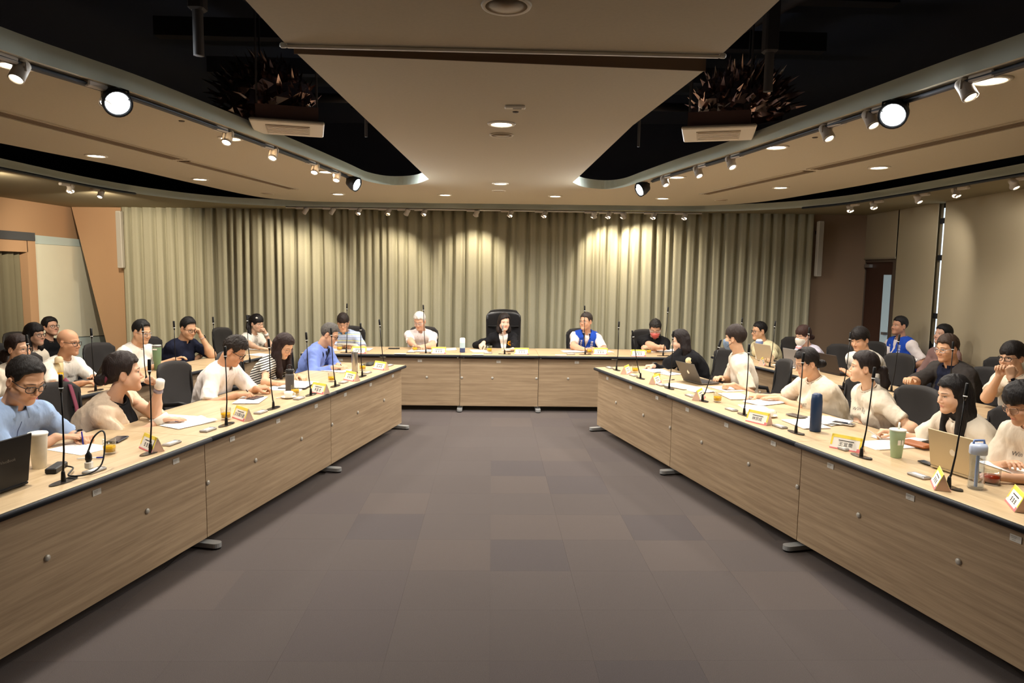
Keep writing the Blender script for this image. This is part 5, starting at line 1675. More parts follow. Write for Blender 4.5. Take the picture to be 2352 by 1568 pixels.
    if sp.get('stubble'):
        m = np.exp(-((L[:, 2] + .085) / .03) ** 2) * (L[:, 1] > .02) * sp['stubble']; col += (hc * 1.5 - col) * m[:, None]
    cols = [col] + [np.tile(skin, (len(v), 1)) for v, _ in pieces[1:]]
    # --- eyes, brows (pieces of the same body mesh)
    ex = MB()
    def surf(x, z):
        x = np.atleast_1d(np.array(x, float)); z = np.atleast_1d(np.array(z, float))
        y = np.full(len(x), .16)
        for _ in range(16):
            d = head_sdf(np.stack([x, y, z], 1), 1, fat); y = y - np.clip(d, -.02, .05) * .95
        return y
    M = frame(Hc, Rh[:, 0] * sc, Rh[:, 1] * sc, Rh[:, 2] * sc)
    op = sp.get('eye', 1.)
    if not sp.get('noface'):
        for e in (-1, 1):
            cx, cz = e * .0315, -.0005
            y0 = float(surf([cx], [cz])[0])
            n_ = 14; ring = []; 
            for i in range(n_):
                a = 2 * PI * i / n_; xx = .0145 * math.cos(a); zz = (.0052 * op if math.sin(a) > 0 else .0038 * op) * math.sin(a) + e * xx * .03
                ring.append((cx + xx, cz + zz))
            ry = surf([r[0] for r in ring], [r[1] for r in ring])
            vs = [(r[0], max(y, y0 - .006) + .0004, r[1]) for r, y in zip(ring, ry)] + [(cx, y0 + .0028, cz)]
            ex.add(vs, [(i, (i + 1) % n_, n_) for i in range(n_)][:], 1, True, M)
            gx = cx + sp.get('gaze', 0) * .006
            rr = min(.0056, .0056 * op)
            vs = [(gx + .0054 * math.cos(a), y0 + .0030 + .0003, cz + .0002 + rr * math.sin(a) * .88) for a in np.linspace(0, 2 * PI, 12, False)] + [(gx, y0 + .0044, cz)]
            ex.add(vs, [(i, (i + 1) % 12, 12) for i in range(12)], 2, True, M)
            ths = np.linspace(-.0165, .0165, 7); lz = cz + .0058 * op * (1 - (ths / .0165) ** 2) + e * ths * .03
            ly = surf(cx + ths, lz)
            ex.tube([(cx + t_, max(y_, y0 - .004) + .0012, z_) for t_, y_, z_ in zip(ths, ly, lz)], [.0005, .0011, .0014, .0015, .0014, .0011, .0005], 6, 2, M=M)
            bx = np.linspace(.012, .052, 7) * e; bz = .0215 + .0040 * np.sin(np.linspace(.75, 2.9, 7)) ; by_ = surf(bx, bz)
            ex.tube([(a, b + .0004, c) for a, b, c in zip(bx, by_, bz)], [.0018, .0028, .0030, .0028, .0025, .002, .001], 6, 3, M=M, flat=.45, up=(0, 0, 1))
    hm = mat('hair_%02x%02x%02x' % tuple(int(x) for x in hs.get('c', (28, 24, 22))), hs.get('c', (28, 24, 22)), .58, bump=.9, scale=60, vary=.4, stretch=(3, 3, .35), spec=.35, detail=6)
    # lash / iris and brow colours
    me = grid_mesh('body', pieces, [mat('skin', (226, 172, 130), .5, attr='tone', spec=.35, bump=.06, scale=160), mat('eye_white', (232, 226, 216), .25), mat('iris', (34, 22, 16), .2), mat('brow_dark', (62, 48, 40), .8)], cols, ex)
    link('body', me, root)
    # --- hair
    if sty not in ('none', 'bald', 'fade') or sty == 'fade':
        th = hs.get('t', .010); top = hs.get('top', .014); line = HL[hs.get('line', sty if sty in HL else 'short')]
        dn = Rh.T @ V(0, 0, -1.) ; cut = hs.get('cut', .0)
        extra = []
        if sty in ('long', 'bob'):
            ln_ = hs.get('len', .30 if sty == 'long' else .10); bk = hs.get('back', 0.)
            for e in (-1, 1):
                a = V(e * .068, -.012, .02); b = a + dn * .12 + V(e * .010, -.01 + bk * -.02, 0); c = b + dn * ln_ * .6 + V(-e * .004, .012 * (1 - 2 * bk), 0); f = c + dn * ln_ * .4 + V(-e * .012, .012 * (1 - 2 * bk), 0)
                extra += [(a, b, .026, .030, .03), (b, c, .031, .029, .03), (c, f, .027, .012, .03)]
            a = V(0, -.062, .0); b = a + dn * .13 + V(0, -.012, 0); c = b + dn * ln_ * .9 + V(0, -.01, 0)
            for e in (-1, 0, 1): extra += [(a + V(e * .035, 0, 0), b + V(e * .04, 0, 0), .05, .048, .04), (b + V(e * .04, 0, 0), c + V(e * .035, 0, 0), .046, .018, .04)]
        if sty == 'pony' or 'pony' in hs:
            h0 = hs.get('ph', .03); pl = hs.get('pony', .26); px_ = hs.get('px', 0); a = V(0, -.095, h0); b = a + V(px_ * .02, -.045, .006); c = b + dn * pl * .40 + V(px_ * .05, -.02 + abs(px_) * .06, 0); f = c + dn * pl * .60 + V(px_ * .02, .02 + abs(px_) * .05, 0)
            extra += [(a, b, .024, .026, .012), (b, c, .028, .034, .02), (c, f, .033, .010, .02)]
        if 'bun' in hs:
            b = V(0, -.118, hs['bun']); extra += [(b, b + V(0, -.014, -.004), .036, .034, .012), (V(0, -.08, hs['bun']), b, .03, .02, .02)]
        wl = line[0]; gl = np.array(line[1])
        cx_ = hs.get('part', 0.)
        tl = hs.get('tail', 0.)
        def fhair(p):
            l = ((p - Hc.astype(p.dtype)) @ (Rh / sc).astype(p.dtype))
            d = el(l, V(0, -.013, .037), V(.0765 + th, .0945 + th, .087 + th * .8))
            if top: d = smin(d, el(l, V(cx_ * .02, hs.get('ty', -.006), .058), V(.068 + hs.get('tw', th), .086 + th * .6, .068 + top)), .02)
            g = np.interp(l[:, 1], wl, gl)
            g = g + hs.get('wave', .0025) * (np.sin(l[:, 0] * 95 + 1) + .6 * np.sin(l[:, 0] * 210 + 2))
            if cx_: g = g + cx_ * l[:, 0] * .5 * (l[:, 1] > .03)
            d = smax(d, (g - l[:, 2]) * .7, hs.get('edge', .016))
            if extra:
                x = union(l, extra)
                fm = np.maximum((l[:, 1] - .034) * 1., np.abs(l[:, 0]) - .066)   # keep the face free
                fm = -np.maximum(np.maximum(hs.get('fy', .036) - l[:, 1], np.abs(l[:, 0]) - hs.get('fx', .058)), -.125 - l[:, 2])
                x = smax(x, fm * 1. if sty in ('long', 'bob') else x * 0 - 1, .008)
                d = smin(d, x, .012)
            n1 = folds(l * V(1, 1, .45), 95., hs.get('seed', 1.)) ; d = d - .0022 * hs.get('rough', 1.3) * n1
            if hs.get('curly'): d = d - hs['curly'] * folds(l, 130., 4.)
            d = smax(d, -head_sdf(l, 1, fat) - .004, .0) if False else d
            return d * sc * .9
        ex_lo = [V(-.13, -.14, -.16), V(.13, .14, .165)]
        pts = [np.array([x, y, z]) for x in (-.105, .105) for y in (-.125, .125) for z in (-.1, .16)]
        for (a, b, r1, r2, _) in extra:
            for pp in (a, b): pts += [pp + r1 + .02, pp - r1 - .02]
        Wp = np.array(pts) * sc @ Rh.T + Hc
        v_, q_ = nets(fhair, Wp.min(0) - .01, Wp.max(0) + .01, .0052 * q)
        if len(v_): link('hair', grid_mesh('hair', [(v_, q_)], [hm]), root)
        if hs.get('clip'):
            cb = MB(); c0 = V(*hs.get('clipat', (0, -.03, .14)))
            for e in (-1, 1): cb.box(c0 + V(e * .018, 0, .006), (.030, .030, .024), 0, bev=.008, M=M)
            cb.box(c0, (.012, .02, .012), 0, bev=.004, M=M)
            cb.build('hair_clip', mat('clip_' + hs['clip'], dict(pink=(240, 170, 175), wine=(120, 40, 60), white=(230, 225, 215))[hs['clip']], .6), root)
        if hs.get('tie'):
            b = V(0, -.1, hs.get('bun', hs.get('ph', .03))); tb = MB()
            tb.tube([b + V(.026 * math.cos(a), -.004 + .008 * math.sin(2 * a), .026 * math.sin(a)) for a in np.linspace(0, 2 * PI, 14, False)], .012, 8, closed=True, M=M)
            tb.build('hair_tie', mat('tie_' + str(hs['tie']), hs['tie'], .8, bump=.4, scale=90), root)
    # --- clothes
    for gi, g in enumerate(sp['wear']):
        inf = g.get('inf', .012); PR = [tuple(x) for x in T[:-1]]
        if g.get('vest'):
            PR = [x for x in PR]; out = []
            for x in PR:
                if any(np.allclose(x[1], S) for S in Sh): x = (x[0], x[0] + (x[1] - x[0]) * .62, x[2], x[3] * 1.05, .05)
                out.append(x)
            PR = out
        sl = g.get('sl'); SL = []
        for A in arms:
            if sl is None: break
            S, E, W = A['S'], A['E'], A['W']; loose = g.get('loose', .016)
            if sl < 1: SL.append(([(S, E, ru * aw + loose * .6, re * aw + loose * 1.25, .03)], S + (E - S) * sl, nrm(E - S)))
            else:
                f2 = min(1, sl - 1) * .96; we = E + (W - E) * f2
                SL.append(([(S, E, ru * aw + loose * .7, re * aw + loose, .03), (E, E + (W - E) * max(f2, .1), re * aw + loose, (rw + .008) * (.8 + .2 * w) + loose * .3, .03)], we, nrm(W - E)))
        zc = g.get('hem', .47); neck = g.get('neck', 'crew'); sd = sp['hc'][0] * 7 + gi
        na = nrm(nb - N); fw = nrm(tf - na * (tf @ na))
        vd = g.get('vd', .16); vw = g.get('vw', .05); cr = g.get('nr', .063) * (.8 + .2 * w) * (1 if not fem else .93)
        amp = g.get('amp', .0075)
        def fcl(p, PR=PR, SL=SL, inf=inf, neck=neck):
            d = union(p, PR, .05, inf)
            for pr, e, u in SL:
                x = union(p, pr, .03); x = np.maximum(x, (p - e) @ u); d = smin(d, x, .022)
            d = d - amp * .8 * folds(p, 24., sd) - amp * .30 * folds(p, 60., sd + 2) - amp * .9 * np.clip(.30 - np.abs(folds(p, 30., sd + 5)), 0, 1) / .30
            nk = rc(p, N - na * .02 + fw * .012, N + na * .16 + fw * .02, cr * .95, cr * 1.25)
            d = smax(d, -nk, .006)
            if neck in ('v', 'jacket'):
                l = p - N; x = np.abs(l @ tr); z = -(l @ s); y = l @ tf
                wv = vw * np.clip(1.0 - z / vd, -1, 1.6)
                d = smax(d, -np.maximum(np.maximum(x - wv, -y + .01), z - vd), .004)
            return np.maximum(d, (zc - p[:, 2]))
        lo, hi = bounds(PR, inf + .03)
        for pr, e, u in SL:
            a, b = bounds(pr, .03); lo = np.minimum(lo, a); hi = np.maximum(hi, b)
        cv, cq = nets(fcl, lo, hi, g.get('h', .0115))
        m = g['m']
        gme = grid_mesh(g['n'], [(cv, cq)], [m])
        go = link(g['n'], gme, root)
        if neck == 'collar' or (neck == 'v' and 'cm' in g):
            cb = MB(); rows = []
            R0 = cr * (.93 if neck == 'collar' else 1.16); n_ = 19
            for i in range(n_):
                a = math.radians(-158 + 316 * i / (n_ - 1)); fr = (1 - math.cos(a + PI)) / 2   # 0 at back, 1 at front
                dirv = -fw * math.cos(a) + tr * math.sin(a); tip = max(0, abs(math.degrees(a)) - 100) / 58
                base = N - na * .035 + fw * .012
                hgt = .075 - .048 * fr
                o_ = [base + dirv * R0 * .98 + na * (-.01 - .02 * fr), base + dirv * R0 * .97 + na * hgt, base + dirv * (R0 + .006) + na * (hgt + .003), base + dirv * (R0 + .022 + .010 * tip) + na * (hgt - .040 - .034 * tip)]
                q0 = o_[3].copy()
                for _ in range(14):
                    dd_ = float(fcl(o_[3][None].astype(np.float32))[0]); o_[3] = o_[3] + nrm(dirv + na * .4) * (.0045 - dd_) * .8
                dq = o_[3] - q0; lq = np.linalg.norm(dq); o_[3] = q0 + dq * min(1, .022 / max(lq, 1e-6))
                rows.append(o_)
            vs = [x for r in rows for x in r]; fs = []
            for i in range(n_ - 1):
                for j in range(3): fs.append((i * 4 + j, (i + 1) * 4 + j, (i + 1) * 4 + j + 1, i * 4 + j + 1))
            cb.add(vs, fs, 0, True)
            co = cb.build('collar', g.get('cm', m), go)
            md = co.modifiers.new('t', 'SOLIDIFY'); md.thickness = .003; md.offset = 1
        if neck == 'crew':      # ribbed neckband
            ts = np.linspace(.10, -.05, 40); ring = []
            for a in np.linspace(0, 2 * PI, 26, False):
                dv = fw * math.cos(a) + tr * math.sin(a); t01 = np.clip((ts + .02) / .18, 0, 1)
                cp = (N - na * .02 + fw * .012)[None] + (na * .18 + fw * .008)[None] * ((ts + .02) / .18)[:, None] + dv[None] * (cr * (.95 + .30 * t01))[:, None]
                dd = union(cp.astype(np.float32), PR, .05, inf) - amp * folds(cp.astype(np.float32), 24., sd); k_ = np.argmax(dd < 0); ring.append(cp[k_] if (dd < 0).any() else cp[-8])
            ring = np.array(ring); ring = (np.roll(ring, 1, 0) + 2 * ring + np.roll(ring, -1, 0)) / 4
            nb_ = MB(); nb_.tube(list(ring), .0062, 8, closed=True, flat=.8); nb_.build('neckband', m, go)
        if neck == 'hood':
            hb = MB(); pts = [N - tf * .07 * math.cos(a) * 1.2 + tr * .105 * math.sin(a) - s * (.02 + .02 * math.cos(a)) for a in np.linspace(-2.2, 2.2, 15)]
            hb.tube(pts, [.012] + [.026 + .018 * math.sin(x) for x in np.linspace(0, PI, 13)] + [.012], 10); hb.build('hood', m, go)
        if g.get('buttons'):
            bb = MB()
            vs = [N - s * z + tf * .3 for z in np.linspace(.07, .34, 12)]
            pl = []
            for p0 in vs:
                t_ = 0.
                for _ in range(30): t_ += float(fcl((p0 - tf * t_)[None])[0]) * .8
                pl.append(p0 - tf * (t_ - .001))
            bb.tube(pl, .0022, 5, flat=.6, up=tf); bb.build('placket', mat('seam_%s' % m.name, g['buttons'], .7), go)
        for (txt, size, dx, dz, tcol) in g.get('print', []):
            me0 = text_mesh(txt, size)
            if len(me0.vertices):
                vv = np.array([v.co[:] for v in me0.vertices])
                p0 = N - s * (dz - vv[:, 1:2]) + tr * (-dx - vv[:, 0:1]) + tf * .34
                t_ = np.zeros(len(p0))
                for _ in range(36): t_ += fcl(p0 - tf * t_[:, None]) * .8
                pos = p0 - tf * (np.clip(t_, 0, .4)[:, None] - .0022)
                pm = bpy.data.meshes.new('lettering'); pm.from_pydata([tuple(x) for x in pos], [], [tuple(pp.vertices) for pp in me0.polygons])
                pm.materials.append(mat('print_%d_%d_%d' % tcol, tcol, .8)); link('chest_print', pm, go)
        if g.get('spot'):
            spm, rad, dx, dz = g['spot']; p0 = N - s * dz - tr * dx + tf * .34; t_ = 0.
            for _ in range(36): t_ += float(fcl((p0 - tf * t_)[None])[0]) * .8
            sp['_spot'] = (p0 - tf * t_, tr, s, tf, root)
    # --- legs
    if sp.get('legs', True):
        LG = []; FT = []
        lo_ = sp.get('legd', None)
        f0 = V(*lo_) if lo_ else Rb[:, 1]
        for e in (-1, 1):
            hp_ = P + Rb[:, 0] * e * .09; kn = hp_ + f0 * .40 + Rb[:, 0] * e * .04; kn[2] = .49; an = kn - f0 * .02; an = V(an[0], an[1], .09)
            LG += [(hp_, kn, .092 * w, .064 * w), (kn, an, .064 * w, .045)]
            FT.append((an - f0 * .03 + V(0, 0, -.045), an + f0 * .17 + V(0, 0, -.055), .042, .034))
        LG.append((P - tr * .085, P + tr * .085, .12 * w, .12 * w))
        fl_ = lambda p: np.maximum(union(p, LG, .05) - .004 * folds(p, 22., 5.), .07 - p[:, 2])
        lo, hi = bounds(LG, .02); v_, q_ = nets(fl_, lo, hi, .024)
        link('trousers', grid_mesh('trousers', [(v_, q_)], [sp.get('tm') or mat('trousers_dark', (34, 36, 44), .85)]), root)
        for ft in FT:
            ff = lambda p, ft=ft: np.maximum(union(p, [ft]), .004 - p[:, 2])
            lo, hi = bounds([ft], .01); v_, q_ = nets(ff, lo, hi, .018)
            link('shoe', grid_mesh('shoe', [(v_, q_)], [mat('shoe_black', (22, 20, 20), .45)]), root)
    # --- glasses, mask, watch
    if sp.get('glasses'):
        gb = MB(); sty_ = sp['glasses']; rr = .0016 if sty_ == 'thin' else .0022
        yb = float(surf([0.], [0.004])[0]) + .004; yl = max(yb, .092)
        for e in (-1, 1):
            c = V(e * .0335, yl, -.005); ring = []
            for a in np.linspace(0, 2 * PI, 20, False):
                ca, sa = math.cos(a), math.sin(a); pw = .7
                x = .0245 * math.copysign(abs(ca) ** pw, ca); z = .0185 * math.copysign(abs(sa) ** pw, sa)
                ring.append(c + V(x, -.012 * (max(0, e * x) / .0245) ** 2, z))
            gb.tube(ring, rr, 6, closed=True, M=M)
            gb.tube([c + V(e * .0245, -.012, .006), V(e * .0735, .06, .004), V(e * .0775, .0, .006), V(e * .079, -.03, .0)], rr, 6, M=M)
        gb.tube([V(-.0095, yl, .002), V(0, yl + .003, .005), V(.0095, yl, .002)], rr, 6, M=M)
        gc = dict(thin=(150, 120, 100), black=(24, 22, 22), brown=(90, 60, 45), silver=(190, 190, 190))[sty_]
        go = gb.build('glasses', mat('glasses_' + sty_, gc, .3, metal=.6 if sty_ in ('thin', 'silver') else 0), root)
        lb_ = MB()
        for e in (-1, 1):
            c = V(e * .0335, yl - .002, -.005)
            pts = [c + V(.0235 * math.copysign(abs(math.cos(a)) ** .7, math.cos(a)), -.011 * (max(0, e * math.cos(a))) ** 2, .0175 * math.copysign(abs(math.sin(a)) ** .7, math.sin(a))) for a in np.linspace(0, 2 * PI, 20, False)] + [c]
            lb_.add(pts, [(i, (i + 1) % 20, 20) for i in range(20)], 0, True, M)
        lens = clear_mat('spectacle_lens', (246, 248, 250), .02, 1.4); lb_.build('lens', lens, go)
    if sp.get('mask'):
        def fm(p):
            l = ((p - Hc.astype(p.dtype)) @ (Rh / sc).astype(p.dtype))
            d = smin(head_sdf(l, 1, fat), el(l, V(0, .062, -.058), V(.05, .05, .055)), .02) - .004
            d = np.maximum(d, -(d + .006)) if False else d
            zt = -.018 - .35 * np.maximum(0, np.abs(l[:, 0]) - .02); cutz = np.maximum(l[:, 2] - zt, -.122 - l[:, 2])
            return np.maximum(np.maximum(d, cutz), np.maximum(.030 - l[:, 1], np.abs(l[:, 0]) - .066)) * sc
        Wp = np.array([V(x, y, z) for x in (-.09, .09) for y in (.0, .14) for z in (-.14, .02)]) * sc @ Rh.T + Hc
        v_, q_ = nets(fm, Wp.min(0), Wp.max(0), .004 * q)
        mo = link('face_mask', grid_mesh('face_mask', [(v_, q_)], [mat('mask_%d' % sp['mask'][0], sp['mask'], .85)]), root)
        sb = MB()
        for e in (-1, 1):
            for zz in (-.03, -.09):
                sb.tube([V(e * .058, .052, zz), V(e * .070, .02, zz * .7), V(e * .083, -.026, -.012 + (zz + .06) * .4)], .0016, 5, M=M)
        sb.build('mask_strap', mat('strap_%d' % sp.get('strap', (240, 240, 240))[0], sp.get('strap', (240, 240, 240)), .8), mo)
    for key, i in (('watchR', 0), ('watchL', 1)):
        if sp.get(key):
            A = arms[i]; W, v = A['W'], A['v']; wb = MB(); r = rw * (.8 + .2 * w) + .003; c = W - v * .022
            x = nrm(np.cross(v, V(0, 0, 1))); y = np.cross(x, v)
            wb.tube([c + r * (math.cos(a) * x + math.sin(a) * y) for a in np.linspace(0, 2 * PI, 16, False)], .0065, 6, closed=True, flat=.35, up=v)
            bn = nrm(-(A['n'] - v * (A['n'] @ v)))
            wb.box((0, 0, 0), (.03, .034, .010), 1, bev=.003, M=frame(c + bn * (r + .004), nrm(np.cross(v, bn)), v, bn))
            wc = sp[key]; wb.build('watch', [mat('watchband_%d' % wc[0], wc, .5), mat('watch_face', (20, 22, 30), .2)], root)
    if sp.get('cuff'):   # bandage or wristband: (side, rgb, from, to)
        for side, rgb, f0_, f1_ in sp['cuff']:
            A = arms[side]; W, v = A['W'], A['v']; cb = MB(); r = rw * (.8 + .2 * w) + .004
            cb.tube([W - v * f0_, W - v * (f0_ * .5 + f1_ * .5), W - v * f1_], [r * 1.12, r * 1.05, r * 1.02], 14)
            cb.build('bandage' if rgb[0] > 200 else 'wristband', mat('cuff_%d_%d' % (rgb[0], rgb[2]), rgb, .85, bump=.3, scale=120), root)
    sp['_arms'] = arms; sp['_root'] = root; sp['_O'] = O; sp['_M'] = M
    return root
# ---------------------------------------------------------------- things on the tables
WHO = {p['key']: p['who'] for p in PEOPLE}
def owner(k):
    b = k.rstrip('abc') if k[-1] in 'abc' else k
    return WHO.get(b, 'the head table')
def which(k):   # words that tell several of one owner apart
    return {'b': 'second ', 'c': 'third '}.get(k[-1], '')
def wing_rz(k): return RZL if k[0] == 'L' or k[0] == 'B' and k != 'B5' and k != 'B5b' else (RZR if k[0] in 'RQ' else 0.)

# gooseneck microphones
M_mic = mat('mic_black', (16, 16, 17), .4); M_micp = mat('mic_plate', (52, 46, 42), .25, coat=.4)
mp_ = MB(); pts = [(.084 * math.cos(a), .031 * math.sin(a)) for a in np.linspace(0, 2 * PI, 24, False)]; mp_.prism(pts, 0, .004); mic_plate = mp_.mesh('base_plate', M_micp)
mp_ = MB(); pts = [(.044 + .036 * math.cos(a), .027 * math.sin(a)) for a in np.linspace(-PI / 2, PI / 2, 12)] ; mp_.prism(pts, .004, .007); mic_btn = mp_.mesh('talk_button', M_mic)
mp_ = MB(); mp_.lathe([(.011, 0), (.012, .01), (.009, .05), (.006, .06)], 12); mic_sock = mp_.mesh('socket', M_mic)
for k, B, T in MICS:
    t = thing('gooseneck_microphone', '%sblack gooseneck microphone before %s' % (which(k), owner(k)), 'microphone', B, 0, 'gooseneck microphones')
    o = link('base_plate', mic_plate, t, (0, 0, .001), wing_rz(k)); link('talk_button', mic_btn, o); link('socket', mic_sock, t)
    d = V(*T) - V(*B); L = np.linalg.norm(d); bow = V(.006, 0, 0) * (1 if d[0] > 0 else -1)
    ax = nrm(d); h0 = d - ax * .075
    m_st = mat('mic_silver', (170, 168, 164), .3, metal=.7) if k == 'H2' else M_mic
    pts = [V(0, 0, .05), d * .12, d * .3 + bow, d * .62 + bow * .8, h0]
    MB().tube(pts, [.0065, .0055, .0045, .004, .0042], 8).build('gooseneck', m_st, t)
    h = MB(); x = nrm(np.cross(ax, V(0, 1, 0))); Mf = frame(h0, x, np.cross(ax, x), ax)
    h.lathe([(.004, -.018), (.0085, .0), (.0098, .012), (.0098, .072), (.0075, .076), (0, .077)], 12, M=Mf); h = h.build('capsule', M_mic if k != 'H2' else m_st, t)
    r = MB(); r.lathe([(.0104, .004), (.0104, .0095)], 12, M=Mf); r.build('light_ring', mat('ring_white', (225, 225, 220), .4, emit=.15), h)

# name cards: folded tents
M_card = mat('card_white', (246, 240, 228), .7); M_cardy = mat('card_yellow', (250, 222, 84), .7); M_cardp = mat('card_pink', (232, 128, 128), .7); M_cards = mat('card_kraft', (226, 192, 172), .8); M_ink = mat('ink', (60, 56, 58), .8)
def name_card(k, P, rz, txt, W=.19, H=.088, D=.075):
    t = thing('name_card', '%syellow-edged name card before %s' % (which(k), owner(k)), 'name card', (P[0], P[1], TZ + .001), rz, 'name cards')
    # front face towards local -y
    a = math.atan2(D / 2, H); S = math.hypot(H, D / 2)
    for e in (-1, 1):
        x = V(-e, 0, 0) * 1.; n_ = V(0, e * math.cos(a), math.sin(a)); up = V(0, -e * math.sin(a), math.cos(a)); Mf = frame(V(0, e * D / 2, 0), V(-e, 0, 0), up, n_)
        b = MB(); b.box((0, S / 2, -.001), (W, S, .002), 0, M=Mf); f = b.build('card_face', M_card, t)
        if e == -1 or True:
            b = MB(); b.box((0, S - .010, .0006), (W, .020, .001), 0, M=Mf); b.box((-W / 2 + .006, S * .6, .0006), (.012, S * .7, .001), 0, M=Mf); b.box((W / 2 - .006, S * .6, .0006), (.012, S * .7, .001), 0, M=Mf); b.build('yellow_border', M_cardy, f)
            b = MB(); b.box((0, .004, .0008), (W, .008, .001), 0, M=Mf); b.box((W / 2 - .012, .014, .0008), (.022, .016, .001), 0, M=Mf); b.build('pink_border', M_cardp, f)
            b = MB(); b.box((0, S * .62, .0007), (W * .5, .005, .0006), 0, M=Mf)
            if txt: lettering(b, txt, .030, frame(Mf[:3, 3] + Mf[:3, :3] @ V(0, S * .36, .0012), Mf[:3, 0], Mf[:3, 1], Mf[:3, 2]), 0)
            else:      # writing too small to read: blurred strokes
                for j in (-1, 0, 1):
                    for dz_ in (-.009, 0, .008): b.box((j * .032, S * .36 + dz_, .0009), (.018, .0032, .0006), 0, M=Mf)
                    b.box((j * .032 + .002, S * .36, .0009), (.003, .022, .0006), 0, M=Mf)
            b.build('print', M_ink, f)
    for e in (-1, 1):
        b = MB(); b.add([(e * (W / 2 - .001), -D / 2, 0), (e * (W / 2 - .001), D / 2, 0), (e * (W / 2 - .001), 0, H)], [(0, 1, 2) if e > 0 else (2, 1, 0)], 0); b.build('end_flap', M_cards, t)
TXT = dict(L3='文化觀光處', R3='林宗成', R4='王宜喬')
for k, P in PLATES:
    base = wing_rz(k)
    if k[0] in 'H' or k[:2] == 'B5': rz = rng.uniform(-.05, .05)
    elif k in ('R3', 'R4'): rz = -1.05 if k == 'R3' else -.87
    elif k == 'Q1': rz = -.35
    elif k[0] in 'LB': rz = -.72 + rng.uniform(-.1, .1)
    else: rz = 1.08 + rng.uniform(-.06, .06)
    if k in ('H0', 'H2b', 'H3b'):
        t = thing('folded_slip', 'white paper slip lying beside the %s' % dict(H0='papers of the white-haired man', H2b='glass of the woman in the black suit', H3b='papers of the man in the blue vest')[k], 'paper slip', (P[0], P[1], TZ + .001), rz)
        MB().box((0, 0, .004), (.15, .05, .006), bev=.002).build('slip', M_card, t); MB().box((.05, -.01, .0075), (.02, .014, .001)).build('mark', M_cardp, t); continue
    name_card(k, P, rz, TXT.get(k))

# glasses of tea
M_glass = clear_mat('clear_glass', (248, 250, 249), .03, 1.5)
def tea(rgb, nm): return mat(nm, rgb, .15, spec=.4)
g_ = MB(); g_.lathe([(0, 0), (.030, 0), (.033, .006), (.036, .085), (.0345, .085), (.0315, .014), (0, .012)], 20, cap=False); glass_m = g_.mesh('tumbler', M_glass)
tea_m = {}
for nm, c in (('tea_gold', (224, 172, 28)), ('tea_red', (128, 40, 14))):
    g_ = MB(); g_.lathe([(0, .0125), (.0310, .0145), (.0332, .048), (0, .048)], 20, cap=False); tea_m[nm] = g_.mesh('tea', tea(c, nm))
for k, P in GLASSES:
    t = thing('tea_glass', '%sglass of %s tea before %s' % (which(k), 'dark red' if k == 'R5' else 'golden', 'the person cut by the right border' if k == 'R5' else owner(k)), 'glass', (P[0], P[1], TZ + .001), 0, 'glasses of tea')
    link('tumbler', glass_m, t); link('tea', tea_m['tea_red' if k == 'R5' else 'tea_gold'], t)
    if k == 'R5': t.scale = (1.15, 1.15, 1.05)

# socket boxes set in the table
u_ = MB(); u_.box((0, 0, .007), (.115, .058, .014), bev=.004); unit_b = u_.mesh('case', mat('unit_grey', (160, 156, 150), .4, metal=.3))
u_ = MB(); u_.box((0, -.004, .0145), (.075, .028, .0015)); unit_f = u_.mesh('label_plate', mat('unit_label', (238, 232, 220), .5))
u_ = MB(); u_.box((.047, 0, .0148), (.012, .04, .002)); unit_k = u_.mesh('latch', mat('unit_latch', (120, 116, 112), .4))
for k, P in UNITS:
    t = thing('socket_box', '%sflat grey socket box before %s' % (which(k), owner(k)), 'socket box', (P[0], P[1], TZ), wing_rz(k), 'tabletop socket boxes')
    link('case', unit_b, t); link('label_plate', unit_f, t); link('latch', unit_k, t)

# sheets of paper
M_paper = mat('paper_white', (250, 248, 244), .8)
pr = random.Random(4)
ps_ = MB(); ps_.box((0, 0, .0008), (.297, .21, .0012)); sheet = ps_.mesh('sheet', M_paper)
ps_ = MB(); ps_.box((0, 0, .003), (.30, .212, .006)); stack = ps_.mesh('stack', M_paper)
ps_ = MB(); vs = []; n_ = 8
for j in range(n_ + 1):
    for i in range(n_ + 1):
        x, y = -.15 + .3 * i / n_, -.105 + .21 * j / n_; vs.append((x, y, .004 + .022 * max(0, i / n_ - .6) ** 1.5 * (1 + math.sin(j))))
ps_.add(vs, [(j * 9 + i, j * 9 + i + 1, (j + 1) * 9 + i + 1, (j + 1) * 9 + i) for j in range(n_) for i in range(n_)], 0, True); curl_s = ps_.mesh('curled_sheet', M_paper)
ln_ = MB()
for j in range(6): ln_.box((-.02 + .01 * (j % 3), .07 - j * .024, .0016), (.20 - .03 * (j % 2), .0035, .0004))
print_m = ln_.mesh('print', mat('print_grey', (190, 186, 184), .8))
for i, (k, P) in enumerate(PAPERS):
    rz = wing_rz(k) + pr.uniform(-.35, .35) + (PI / 2 if pr.random() < .3 else 0)
    t = thing('paper_sheets', '%spile of white paper before %s' % (which(k), owner(k)), 'paper', (P[0], P[1], TZ + .0008 + .0016 * (i % 4)), rz, 'papers on the tables')
    kind = i % 3
    link('sheet', sheet, t)
    if kind == 1: o = link('stack', stack, t, (.012, -.006, .001), .06)
    if kind == 2: o = link('curled_sheet', curl_s, t, (.02, .01, .0), -.10)
    link('print', print_m, t, (0, 0, .0062 if kind == 1 else 0))

